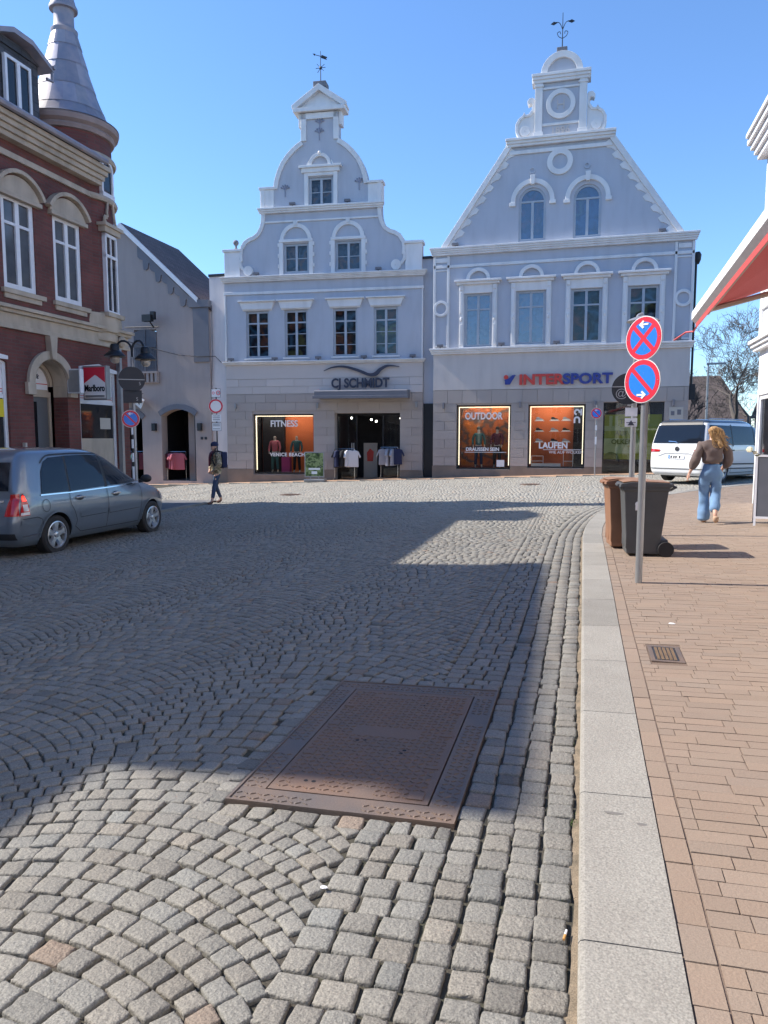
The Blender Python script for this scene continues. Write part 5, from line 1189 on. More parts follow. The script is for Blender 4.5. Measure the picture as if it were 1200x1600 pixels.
# far side lamp (single lantern) beside the bins
px2, py2 = .74, 12.1; zb2 = gz(px2, py2)+BZ
t = thing('street_lamp', 'slim grey lamp post with one shallow shade, standing behind the wheelie bins', 'street lamp', (px2, py2, zb2))
m = MB(); m.tube([(0, 0, 0), (0, 0, 3.25)], [.045, .038], 12); m.tube(sm([(0, 0, 3.2), (.01, 0, 3.38), (.09, 0, 3.42)]), .02, 8); m.build('pole', 'galv', t, smooth=1)
m = MB(); m.lathe([(.03, .09), (.1, .07), (.2, .035), (.245, .0), (.2, .0)], (.09, 0, 3.30), 28); m.build('lamp_shade', 'galv', t, smooth=1); m = MB(); m.ball((.09, 0, 3.28), .09, 12); m.build('lamp_globe', 'globe', t, smooth=1)
# tall thin one on the far square
t = thing('street_lamp', 'tall thin grey lamp post with a flat arm far off beyond the white van', 'street lamp', (6.55, 44.5, .1))
m = MB(); m.tube([(0, 0, 0), (0, 0, 5.6)], [.07, .045], 8); m.build('pole', 'galv', t, smooth=1); m = MB(); m.box(-.1, .9, -.08, .08, 5.55, 5.66); m.build('lamp_head', 'galv', t, bevel=.02)

t = thing('hanging_sign', 'small tilted white sign on the taupe gable house, just right of the twin lantern', 'sign', (-19.95, 30.3, 3.25), 0)
m = MB(); m.prism([(-.22, -.05), (.1, -.28), (.3, .12), (-.02, .3)], -.02, .02); q_ = m.build('board', 'sign_white', t); text('lettering', 'T', .3, 'letter_dark', q_, (.04, -.025, -.08), rot=.35, bold=.01, depth=.01); m = MB(); m.tube([(-.05, .0, .28), (-.05, .45, .45)], .015, 6); m.build('bracket', 'black_metal', t)

# ---------------- round traffic signs
def arrow(mb, cx, cz, L, s, y0, y1):
    w = L*.08; mb.prism([(cx-s*L/2, cz-w), (cx+s*L*.2, cz-w), (cx+s*L*.2, cz+w), (cx-s*L/2, cz+w)], y0, y1)
    mb.prism([(cx+s*L/2, cz), (cx+s*L*.08, cz+L*.36), (cx-s*L*.06, cz+L*.24), (cx+s*L*.2, cz), (cx-s*L*.06, cz-L*.24), (cx+s*L*.08, cz-L*.36)], y0-.0005, y1-.0005)
def halt_sign(r, kind, name='sign_face', par=None, loc=(0, 0, 0), rz=0, ar=0, arz=0):
    "kind 2 = crossed, 1 = single bar, 0 = white centre; a round plate with its printed face"
    e = MB(); e.disc(0, 0, r, 0, .004, 40); plate = e.build('sign_plate', 'galv', par, loc=loc); plate.rotation_euler = (0, 0, rz); SH[plate.name] = (0, 0, 0)
    e = MB(); e.disc(0, 0, r*.99, -.002, -.0004, 40); e.build('white_rim', 'sign_white', plate)
    e = MB(); e.ring(0, 0, r*.74, r*.955, 0, 360, -.004, -.0021, 40)
    if kind == 2:
        for a in (45, 135): c, s_ = cos(R(a)), sin(R(a)); w = r*.1; L = r*.76; e.prism([(-L*c-w*s_, -L*s_+w*c), (-L*c+w*s_, -L*s_-w*c), (L*c+w*s_, L*s_-w*c), (L*c-w*s_, L*s_+w*c)], -.0045 if a == 45 else -.0048, -.0021)
    if kind == 1: c, s_ = cos(R(135)), sin(R(135)); w = r*.1; L = r*.76; e.prism([(-L*c-w*s_, -L*s_+w*c), (-L*c+w*s_, -L*s_-w*c), (L*c+w*s_, L*s_-w*c), (L*c-w*s_, L*s_+w*c)], -.0045, -.0021)
    e.build('red_ring', 'sign_red', plate)
    if kind: e = MB(); e.disc(0, 0, r*.735, -.0038, -.0021, 36); e.build('blue_field', 'sign_blue', plate)
    if ar: e = MB(); arrow(e, 0, arz, r*.52, ar, -.008, -.005); e.build('arrow', 'sign_white', plate)
    e = MB()
    for s_ in (-1, 1): e.ball((s_*r*.86, -.004, 0), .006, 6)
    e.build('rivet', 'galv', plate)
    return plate
zp = gz(.6, 8.11)+BZ
t = thing('traffic_sign', 'grey post with two red and blue no-stopping signs, at the kerb by the wheelie bins', 'traffic sign', (.6, 8.11, zp))
m = MB(); m.tube([(0, 0, -.02), (0, 0, 2.82-zp)], .036, 14); m.build('pole', 'galv', t, smooth=1)
rzs = R(-43)
fx, fy = sin(rzs), -cos(rzs)
m = MB()
for z in (2.5, 2.68, 2.1, 2.26): m.tube([(0, 0, z-zp-.012), (0, 0, z-zp+.012)], .042, 14); m.box(-.03, .03, -.05, -.03, z-zp-.012, z-zp+.012)
m.build('clamp', 'galv', t, smooth=1)
halt_sign(.225, 2, par=t, loc=(fx*.05, fy*.05, 2.615-zp), rz=rzs, ar=-1, arz=.14)
halt_sign(.225, 1, par=t, loc=(fx*.052, fy*.052, 2.185-zp), rz=rzs, ar=1, arz=-.14)
# sign backs on the lamp behind it
t = thing('traffic_sign', 'dark back of a round sign on the lamp post behind the bins', 'traffic sign', (.70, 12.04, 2.0), 0)
m = MB(); m.disc(-.06, .36, .24, 0, .006, 36); pb = m.build('sign_plate', 'dark_sign', t); m = MB(); m.box(-.3, .18, -.008, -.0, .385, .4); m.box(-.06, .06, -.01, 0, .1, .12); m.build('rail', 'galv', pb)
text('sticker', '@', .17, 'galv', pb, (-.16, -.006, .24), depth=.004)
m = MB(); m.box(-.09, .09, 0, .006, -.06, .07); m.box(-.09, .09, 0, .006, -.22, -.09); m.build('small_plate', 'letter_white', t); m = MB(); m.box(-.07, .07, -.004, -.001, -.16, -.15); m.prism([(-.05, -.2), (.05, -.2), (0, -.12)], -.006, -.004); m.build('small_print', 'letter_dark', t)
# back plates and single bar sign at the twin lantern
dv = (Vector((0, 0, 0))-Vector((px, py, 0))).normalized(); rzl = R(15.1+19)
t = thing('traffic_sign', 'dark round sign back over a square plate, on the twin lantern post', 'traffic sign', (px+.02, py-.08, 2.5), R(34))
m = MB(); m.disc(0, .62, .33, 0, .006, 36); q_ = m.build('sign_plate', 'dark_sign', t); m = MB(); m.box(-.33, .33, -.01, -.0, .61, .63); m.build('rail', 'galv', q_); text('sticker', '5', .12, 'galv', q_, (.2, -.004, .48), depth=.003)
m = MB(); m.box(-.22, .24, 0, .006, .02, .35); q_ = m.build('square_plate', 'dark_sign', t); text('sticker', '5', .12, 'galv', q_, (.12, -.004, .08), depth=.003)
zq = gz(-11.25, 16.8)+.05
t = thing('traffic_sign', 'small round blue and red no-stopping sign in front of the twin lantern', 'traffic sign', (-11.25, 16.75, zq))
m = MB(); m.tube([(0, 0, 0), (0, 0, 2.3-zq)], .03, 10); m.build('pole', 'window_white', t, smooth=1)
m = MB()
for z in (.6, 1.1, 1.45, 1.8): m.tube([(0, 0, z), (0, 0, z+.12)], .032, 10)
m.build('sticker', 'letter_black', t); halt_sign(.225, 1, par=t, loc=(-.0, -.05, 2.1-zq), rz=R(34), ar=-1, arz=.13)
# white centred sign with plates at the link wall
zq = gz(-15.3, 29)
t = thing('traffic_sign', 'red ringed white no-vehicles sign between small white plates, behind the walking person', 'traffic sign', (-15.3, 29, zq))
m = MB(); m.tube([(0, 0, 0), (0, 0, 3.75-zq)], .032, 10); m.build('pole', 'black_metal', t, smooth=1); halt_sign(.31, 0, par=t, loc=(.0, -.05, 2.98-zq), rz=R(20))
m = MB(); m.box(-.2, .24, -.06, -.055, 3.35-zq, 3.72-zq); m.box(-.2, .24, -.06, -.055, 1.92-zq, 2.28-zq); m.box(-.2, .24, -.06, -.055, 2.32-zq, 2.62-zq); q_ = m.build('plate', 'sign_white', t)
m = MB(); m.ring(.13, 3.54-zq, .07, .1, 0, 360, -.066, -.061, 16); m.ring(-.1, 3.54-zq, .04, .06, 0, 360, -.066, -.061, 16); m.build('red_symbol', 'sign_red', q_)
m = MB()
for z in (2.55, 2.47, 2.39, 2.2, 2.13, 2.0): m.box(-.15, .18, -.066, -.061, z-zq, z-zq+.022)
for a, b, c, d_ in ((-.2, .24, 1.92, 1.935), (-.2, .24, 2.265, 2.28), (-.2, -.185, 1.92, 2.28), (.225, .24, 1.92, 2.28), (-.2, .24, 3.35, 3.365), (-.2, .24, 3.705, 3.72), (-.2, -.185, 3.35, 3.72), (.225, .24, 3.35, 3.72)): m.box(a, b, -.064, -.061, c-zq, d_-zq)
text('lettering', '20', .09, 'letter_black', q_, (.13, -.063, 3.51-zq), depth=.003)
m.build('small_print', 'letter_dark', q_)
zq = gz(.46, 30.3)
t = thing('traffic_sign', 'small red and blue sign between the shoe window and green window', 'traffic sign', (.46, 30.3, zq))
m = MB(); m.tube([(0, 0, 0), (0, 0, 2.9-zq)], .03, 8); m.build('pole', 'galv', t, smooth=1); halt_sign(.21, 1, par=t, loc=(0, -.045, 2.58-zq), rz=R(0), ar=-1, arz=.12)
# reflective strips
m = MB(); m.box(-.035, .035, -.036, -.033, 1.2, 1.5); m.box(-.035, .035, -.036, -.033, 1.75, 1.95); m.build('sticker', 'letter_white', t)

# ---------------- white house on the right, awning (local x = -world Y, local y into the house)
wh = thing('white_house', 'sunlit white corner house at the right edge with a large shop window', 'building', (3.6, 12, .1), -PI/2, shift=(-12, 0, .1))
y1 = 17.6
m = MB(); op = [(-y1+.1, -y1+3.2, 1.1, 2.52), (-13.6, -10.6, 1.1, 2.52)]; uo = [(-y1+1.2+2.6*i, -y1+2.2+2.6*i, 4.5, 6.6) for i in range(3)]
m.wall([(-y1, -.5), (-10, -.5), (-10, 7.9), (-y1, 7.9)], [opening(*w) for w in op+uo], 0, .4); m.box(-y1, -y1+.4, .4, 9, -.5, 7.9); m.box(-10.4, -10, .4, 9, -.5, 7.9); m.box(-y1+.4, -10.4, 8.6, 9, -.5, 7.9); m.box(-y1+.4, -10.4, 2.5, 2.6, -.5, 7.8); m.box(-y1, -y1+.22, -.04, 0, 3.7, 7.7)
m.build('wall', 'white_wall', wh)
m = MB(); cornice(m, -y1, -10.2, 3.45, 3.68, .22, 3); cornice(m, -y1, -10.3, 7.45, 7.9, .4, 4); m.box(-y1, -10, -.05, 0, 4.3, 4.36); m.build('moulding', 'white_wall', wh, bevel=.01)
m = MB(); m.box(-y1-.12, -10, -.45, 9.3, 7.9, 7.98); m.build('eaves', 'white_wall', wh); m = MB(); m.prism([(-.42, 7.99), (9.3, 7.99), (4.5, 11.3)], -y1-.1, -10, 'x'); m.build('roof', 'zinc', wh)
for w in op: windowset(wh, *w, y=.03, rows=(), cols=0, mat_='window_white', glass='glass', back='upper_display_pale', bd=1.2)
for w in uo: windowset(wh, *w, y=.1, mat_='window_white', glass='dark_glass', back=None)
t = thing('street_house', 'taller white house right beside the camera, its windows throwing light on the road', 'building', (3.6, -5, .1), -PI/2, shift=(5, 0, .1))
mir = [(5.45, 6.4, 5.25, 6.1), (7.0, 8.0, 5.2, 6.0), (7.2, 8.3, 7.7, 9.0), (5.6, 6.7, 7.9, 9.0), (3.5, 4.3, 6.45, 6.95)]
op = [(-b, -a, c, d) for a, b, c, d in mir]; o2 = [(-1.5+3*i, -.5+3*i, z, z+1.8) for i in range(10) for z in (4.6, 7.4)]+[(-9.6, -6, .9, 2.52), (-3, 1, .9, 2.52), (4, 9, .9, 2.5)]
m = MB(); m.wall([(-9.98, -.5), (30, -.5), (30, 9.8), (-9.98, 9.8)], [opening(*w) for w in op+o2], 0, .4); m.box(-9.98, -9.6, .4, 9, -.5, 9.8); m.box(29.6, 30, .4, 9, -.5, 9.8); m.box(-9.6, 29.6, 8.6, 9, -.5, 9.8); m.box(-9.6, 29.6, .4, 8.6, 9.6, 9.8); m.build('wall', 'white_wall', t)
m = MB(); m.prism([(-.5, 9.8), (9.3, 9.8), (4.5, 13)], -10, 30.2, 'x'); m.build('roof', 'slate', t)
for w in op: windowset(t, *w, y=.05, rows=(), cols=1, bw=.03, fw=.05, mat_='window_white', glass='double_glazing', back=None)
for w in o2: windowset(t, *w, y=.1, mat_='window_white', glass='dark_glass', back=None)
mt['awning_red'] = M('awning_red', (.66, .12, .12), .8, bump=.2, bs=200)
t = thing('awning', 'extended shop awning with white front valance, red hem and red underside', 'awning', (3.6, 6, 3.9))
F0, F1 = (1.5, 10.75, 3.27), (1.5, 1.0, 3.62)
m = MB(); n = 2
w0, w1 = (3.58, 10.75, 3.98), (3.58, 1.0, 4.2)
def sub(p): return (p[0]-3.6, p[1]-6, p[2]-3.9)
m.add([sub(p) for p in (F0, F1, w1, w0)]+[sub((p[0], p[1], p[2]+.012)) for p in (F0, F1, w1, w0)], [(0, 1, 2, 3), (4, 5, 6, 7), (0, 1, 5, 4), (1, 2, 6, 5), (2, 3, 7, 6), (3, 0, 4, 7)]); m.build('canvas', 'awning_red', t)
m = MB()
for i in range(9):
    a = PI*.5+PI*i/8*1.0
def prof_sweep(mb, prof, A, B):
    k = len(prof); mb.add([sub((A[0]+p, A[1], A[2]+q)) for p, q in prof]+[sub((B[0]+p, B[1], B[2]+q)) for p, q in prof], [tuple(range(k)), tuple(range(2*k-1, k-1, -1))]+[(i, (i+1) % k, k+(i+1) % k, k+i) for i in range(k)])
prof_sweep(m, [(.12, .1), (.0, .12), (-.1, .08), (-.15, 0), (-.15, -.1), (-.1, -.15), (-.09, -.15), (-.1, -.02), (.0, .06), (.12, .06)], F0, F1); m.build('valance', 'white_wall', t, smooth=1)
m = MB(); prof_sweep(m, [(-.1, -.15), (-.095, -.15), (-.08, -.2), (-.085, -.2)], F0, F1); m.tube([sub((1.42, 10.75, 3.1)), sub((1.40, 10.9, 3.04)), sub((1.33, 11.1, 3.06)), sub((1.2, 11.3, 2.98))], .012, 5); m.build('hem', 'awning_red', t)
m = MB(); prof_sweep(m, [(-.02, -.04), (.06, -.04), (.06, .02), (-.02, .02)], F0, F1)
for yy in (10.6, 6.2, 1.8):
    zz = 3.27+(10.75-yy)*.036; m.add([], []); m.tube([sub((1.55, yy, zz)), sub((2.5, yy-.25, zz+.2)), sub((3.55, yy, zz+.38))], .035, 6)
m.build('arm', 'beige', t)

# ---------------- far side street: brick house, trees, clutter
t = thing('far_house', 'brown brick house with a long roof far off behind the bare tree', 'building', (9.5, 68.5, 0))
m = MB(); m.box(-8, 3.5, 0, 8, -1, 3.2); m.build('wall', 'brick_dark', t); m = MB()
m.add([(-8.4, -.4, 3.0), (4.1, -.4, 3.0), (4.1, 8.4, 3.0), (-8.4, 8.4, 3.0), (-8.4, 4, 7.2), (2.2, 4, 7.2)], [(0, 1, 5, 4), (1, 2, 5), (2, 3, 4, 5), (3, 0, 4), (0, 3, 2, 1)]); m.build('roof', 'brick_dark', t)
m = MB()
for x in (-6, -3.5, -1, 1.5): m.box(x, x+1.1, -.03, 0, .6, 2.2)
m.build('window', 'dark_glass', t)
t = thing('far_house', 'white walled low house far off to the right of the bare tree', 'building', (20, 66, 0)); m = MB(); m.box(-5, 6, 0, 8, -1, 3.4); m.build('wall', 'white_wall', t); m = MB(); m.prism([(-.4, 3.4), (8.4, 3.4), (4, 6)], -5.3, 6.3, 'x'); m.build('roof', 'tile_roof', t)
m = MB(); 
for i in range(12): m.box(2+i*1.5, 2+i*1.5+1.44, 46.5, 46.6, -.2, 1.9)
tag(m.build('boundary_wall', 'taupe_grey'), 'low grey boundary wall beyond the white van, behind the tall thin lamp', 'wall')
mt['bark'] = M('bark', (.11, .095, .08), .9, var=.5, vs=3, bump=.6, bs=15, col2=(.06, .05, .045)); mt['twig'] = M('twig', (.10, .085, .075), .9)
def tree(name, label, loc, h, r0, lean=(0, 0), depth=6, seed=1, spread=1., group=None):
    rnd = random.Random(seed); t = thing(name, label, 'tree', loc, group=group)
    tk = MB(); tw = MB(); cnt = [0]
    def grow(p, d, L, r, lv):
        n = 4; r = max(r, .011) if lv > 3 else r; pts = [p]; rr = [r]; q = Vector(p); dd = Vector(d)
        for i in range(n):
            dd = (dd+Vector((rnd.gauss(0, .11), rnd.gauss(0, .11), rnd.gauss(0, .07)+(.05 if lv > 2 else 0)))).normalized(); q = q+dd*L/n; pts.append(tuple(q)); rr.append(r*(1-.45*(i+1)/n))
        (tk if lv <= 1 else tw).tube(pts, rr, 8 if lv <= 1 else (5 if lv < 4 else 3), cap=False); cnt[0] += 1
        if lv >= depth or r < .0015: return
        k = 3 if lv == 0 else rnd.choice((3, 3, 4) if lv < 5 else (2, 3))
        for j in range(k):
            a = rnd.uniform(0, 2*PI); sp_ = rnd.uniform(.45, .95)*spread*(.8 if lv == 0 else 1); u = dd.orthogonal().normalized(); v = dd.cross(u)
            nd = (dd*cos(sp_)+(u*cos(a)+v*sin(a))*sin(sp_)).normalized()
            i = rnd.randint(2, 4) if j else 4; grow(pts[i], nd, L*rnd.uniform(.6, .85), rr[i]*rnd.uniform(.6, .8), lv+1)
    grow((0, 0, 0), Vector((lean[0], lean[1], 1)).normalized(), h*.27, r0, 0)
    tk.build('trunk', 'bark', t, smooth=1); tw.build('crown', 'twig', t)
    return t
tree('bare_tree', 'big bare tree with a thick dark trunk beyond the white van', (9.5, 47.5, -.1), 11, .34, (-.03, 0), 8, 12, 1.0)
tree('bare_tree', 'slim bare sapling close to the corner of the blue shop', (6.0, 42, -.1), 5.2, .08, (0, 0), 6, 5, .5)
tree('bare_tree', 'second bare tree standing behind the big one', (14.0, 58, -.1), 11, .3, (0, 0), 7, 21, .9)
# ================================================================ VEHICLES
mt['paint_grey'] = M('paint_grey', (.17, .205, .245), .32, .5, coat=1, bump=.015, bs=3)
mt['paint_white'] = M('paint_white', (.78, .79, .78), .35, coat=1)
mt['car_glass'] = M('car_glass', (.010, .014, .022), .05, coat=0, spec=.38)
mt['car_black'] = M('car_black', (.02, .02, .022), .5)
mt['roof_dark'] = M('roof_dark', (.03, .035, .045), .25, coat=1)
mt['alloy'] = M('alloy', (.55, .56, .58), .3, .85)
mt['lamp_red'] = M('lamp_red', (.55, .012, .015), .12, coat=1, var=.4, vs=20, col2=(.3, .005, .01)); mt['lamp_red_lit'] = M('lamp_red_lit', (.95, .05, .03), .2, emit=1.2); mt['lamp_clear'] = M('lamp_clear', (.62, .6, .6), .12, coat=1)
mt['chrome'] = M('chrome', (.7, .7, .72), .12, 1)
class Car:
    def __init__(s, rows, nr=14, nf=3.8, N=160):
        z = [r[0] for r in rows]; s.z = z; s.rows = rows; s.nr = nr; s.nf = nf; s.N = N; s.k = 1
    def at(s, z):
        zz = s.z
        def cub(k):
            v = [r[k] for r in s.rows]; z_ = max(zz[0], min(zz[-1], z)); i = max(0, min(len(zz)-2, int(np.searchsorted(zz, z_)-1)))
            t = (z_-zz[i])/(zz[i+1]-zz[i]); g = lambda j: ((v[j+1]-v[j])/(zz[j+1]-zz[j]))
            def ms(j):
                if j == 0: return g(0)
                if j == len(zz)-1: return g(len(zz)-2)
                a, b = g(j-1), g(j); return 0 if a*b <= 0 else 2*a*b/(a+b)
            h = zz[i+1]-zz[i]; m0, m1 = ms(i)*h, ms(i+1)*h
            return (2*t**3-3*t*t+1)*v[i]+(t**3-2*t*t+t)*m0+(-2*t**3+3*t*t)*v[i+1]+(t**3-t*t)*m1
        return cub(1), cub(2), cub(3)
    def half(s, x, z):
        xr, xf, hw = s.at(z); c = (xr+xf)/2; a = (xf-xr)/2; u = min(1, abs(x-c)/a); n = s.nr if x < c else s.nf
        return hw*(1-u**n)**(1/n)
    def rear(s, y, z):
        xr, xf, hw = s.at(z); c = (xr+xf)/2; a = (xf-xr)/2; return c-a*(1-min(1, abs(y)/hw)**s.nr)**(1/s.nr)
    def front(s, y, z):
        xr, xf, hw = s.at(z); c = (xr+xf)/2; a = (xf-xr)/2; return c+a*(1-min(1, abs(y)/hw)**s.nf)**(1/s.nf)
    def body(s, name, mat_, parent, wheels, wr, zs=None):
        zs = zs if zs is not None else np.concatenate([np.linspace(s.z[0], s.z[-1], 64)])
        bm = bmesh.new(); rings = []
        N = s.N
        for z in zs:
            xr, xf, hw = s.at(z); c = (xr+xf)/2; a = (xf-xr)/2; ring = []
            for j in range(N):
                t = 2*PI*(j+.5)/N
                # even spacing on the long sides
                cx, cy = cos(t), sin(t); n = s.nr if cx < 0 else s.nf
                r = (abs(cx)**n+abs(cy)**n)**(-1/n); ring.append(bm.verts.new((c+a*r*cx, hw*r*cy, z)))
            rings.append(ring)
        for A, B in zip(rings[:-1], rings[1:]):
            for j in range(N): bm.faces.new((A[j], A[(j+1) % N], B[(j+1) % N], B[j]))
        bm.faces.new(rings[0][::-1]); bm.faces.new(rings[-1])
        for f in bm.faces: f.smooth = True
        bmesh.ops.recalc_face_normals(bm, faces=bm.faces)
        me = bpy.data.meshes.new(name); bm.to_mesh(me); bm.free(); me.materials.append(mt[mat_]); me.materials.append(mt['car_black'])
        o = bpy.data.objects.new(name, me); COL.objects.link(o)
        cut = []
        for wx in wheels:
            for sd_ in (-1, 1):
                m = MB(); hw = s.at(.5)[2]; ya, yb = sorted((sd_*(hw-.36), sd_*(hw+.2)))
                m.lathe([(wr, ya), (wr, yb)], (wx, 0, .315), 48, 'y'); c = m.build('cutter', 'car_black'); cut.append(c)
                bo = o.modifiers.new('b', 'BOOLEAN'); bo.operation = 'DIFFERENCE'; bo.object = c; bo.solver = 'EXACT'; bo.material_mode = 'TRANSFER'
        dg = bpy.context.evaluated_depsgraph_get(); me2 = bpy.data.meshes.new_from_object(o.evaluated_get(dg)); o.modifiers.clear(); o.data = me2
        for c in cut: bpy.data.objects.remove(c)
        me2.set_sharp_from_angle(angle=R(38))
        o.name = name; o.parent = parent; SH[o.name] = (0, 0, 0); return o
    def patch(s, poly, fn, name, mat_, parent, off=.004, label=None, seg=.05, round_=0):
        "a panel lying on the body surface: poly in (a, z); fn maps (a, z, off) to a point"
        pts = [Vector((p[0], p[1] if p[1] < 1.2 else 1.2+(p[1]-1.2)*s.k, 0)) for p in poly]
        bm = bmesh.new(); vs = [bm.verts.new(p) for p in pts]; es = [bm.edges.new((vs[i], vs[(i+1) % len(vs)])) for i in range(len(vs))]
        bmesh.ops.triangle_fill(bm, edges=es, use_beauty=True)
        for _ in range(5):
            le = [e for e in bm.edges if e.calc_length() > seg]
            if not le: break
            bmesh.ops.subdivide_edges(bm, edges=le, cuts=1); bmesh.ops.triangulate(bm, faces=bm.faces)
        for v in bm.verts: v.co = fn(v.co.x, v.co.y, off+.006)
        bmesh.ops.recalc_face_normals(bm, faces=bm.faces)
        bm.normal_update()
        for f in bm.faces: f.smooth = True
        me = bpy.data.meshes.new(name); bm.to_mesh(me); bm.free(); me.materials.append(mt[mat_]); o = bpy.data.objects.new(name, me); COL.objects.link(o); o.parent = parent
        SH[o.name] = (0, 0, 0)
        if label: o['label'] = label
        return o
    def side(s, sd_): return lambda x, z, off: Vector((x, sd_*(s.half(x, z)+off), z))
    def back(s): return lambda y, z, off: Vector((s.rear(y, z)-off, y, z))
def linestrip(pts, w):
    P = [Vector(p) for p in pts]; L = []; Rr = []
    for i in range(len(P)):
        d = (P[min(len(P)-1, i+1)]-P[max(0, i-1)]).normalized(); n = Vector((-d.y, d.x))*w/2; L.append(tuple(P[i]+n)); Rr.append(tuple(P[i]-n))
    return L+Rr[::-1]
def wheel(par, x, y, r, w, sd_, rimr, spokes=5, style=0):
    m = MB(); o = r
    m.lathe([(rimr, -w/2+.01), (rimr+.03, -w/2), (o-.025, -w/2+.004), (o, -w/2+.03), (o, w/2-.03), (o-.025, w/2-.004), (rimr+.03, w/2), (rimr, w/2-.01)], (x, y, r), 40, 'y', cap=False); t = m.build('tyre', 'rubber', None, smooth=1)
    wl = t; wl.name = 'wheel'; wl.parent = par; SH[wl.name] = (0, 0, 0)
    f = sd_*(w/2); m = MB()
    m.lathe([(rimr+.004, f), (rimr-.012, f+sd_*.004), (rimr-.02, f-sd_*.02), (rimr-.022, f-sd_*.12)], (x, y, r), 40, 'y', cap=False)
    for k in range(spokes):
        a = 2*PI*k/spokes+.3; ca, sa = cos(a), sin(a)
        for (wi, wo) in ((.046, .062),):
            ri, ro = .035, rimr-.012
            q = lambda rad, tn, dy: (x+rad*ca-tn*sa, y+dy, r+rad*sa+tn*ca)
            d0, d1 = f-sd_*.012, f-sd_*.05
            m.add([q(ri, -wi, d0-sd_*.006), q(ri, wi, d0-sd_*.006), q(ro, wo*.95, d0), q(ro, -wo*.95, d0), q(ri, -wi, d1), q(ri, wi, d1), q(ro, wo, d1), q(ro, -wo, d1), q((ri+ro)/2, -wi*.62, d0+sd_*.002), q((ri+ro)/2, wi*.62, d0+sd_*.002)],
                  [(0, 1, 9, 8), (8, 9, 2, 3), (4, 5, 6, 7), (0, 8, 3, 7, 4), (1, 9, 2, 6, 5), (0, 1, 5, 4), (2, 3, 7, 6)])
    m.lathe([(.045, f-sd_*.05), (.045, f-sd_*.004), (.03, f)], (x, y, r), 20, 'y')
    m.build('rim', 'alloy', wl, smooth=1)
    m = MB(); m.lathe([(rimr-.02, f-sd_*.06), (rimr-.02, f-sd_*.09)], (x, y, r), 30, 'y'); m.build('brake', 'car_black', wl)
    return wl
# ---- grey estate parked on the left
gx_, gy_ = -8.92, 9.0
car = thing('parked_car', 'grey family car parked at the left kerb, red tail lamp towards the camera', 'car', (gx_, gy_, gz(-8.9, 11)-.015), PI/2)
Z = [(.2, .14, 4.28, .78), (.28, .05, 4.38, .84), (.42, .0, 4.46, .875), (.55, .0, 4.467, .89), (.68, .02, 4.43, .898), (.80, .05, 4.33, .895), (.88, .08, 4.16, .887), (.95, .11, 3.92, .875), (1.01, .11, 3.70, .865), (1.07, .12, 3.47, .85), (1.15, .14, 3.3, .83), (1.27, .18, 3.06, .795), (1.39, .23, 2.82, .76), (1.49, .28, 2.58, .725), (1.56, .34, 2.36, .69), (1.61, .44, 2.1, .62), (1.645, .7, 1.75, .42)]
c = Car([(r[0] if r[0] < 1.2 else 1.2+(r[0]-1.2)*1.1, *r[1:]) for r in Z]); c.k = 1.1; WX = (.86, 3.563)
c.body('body', 'paint_grey', car, WX, .362)
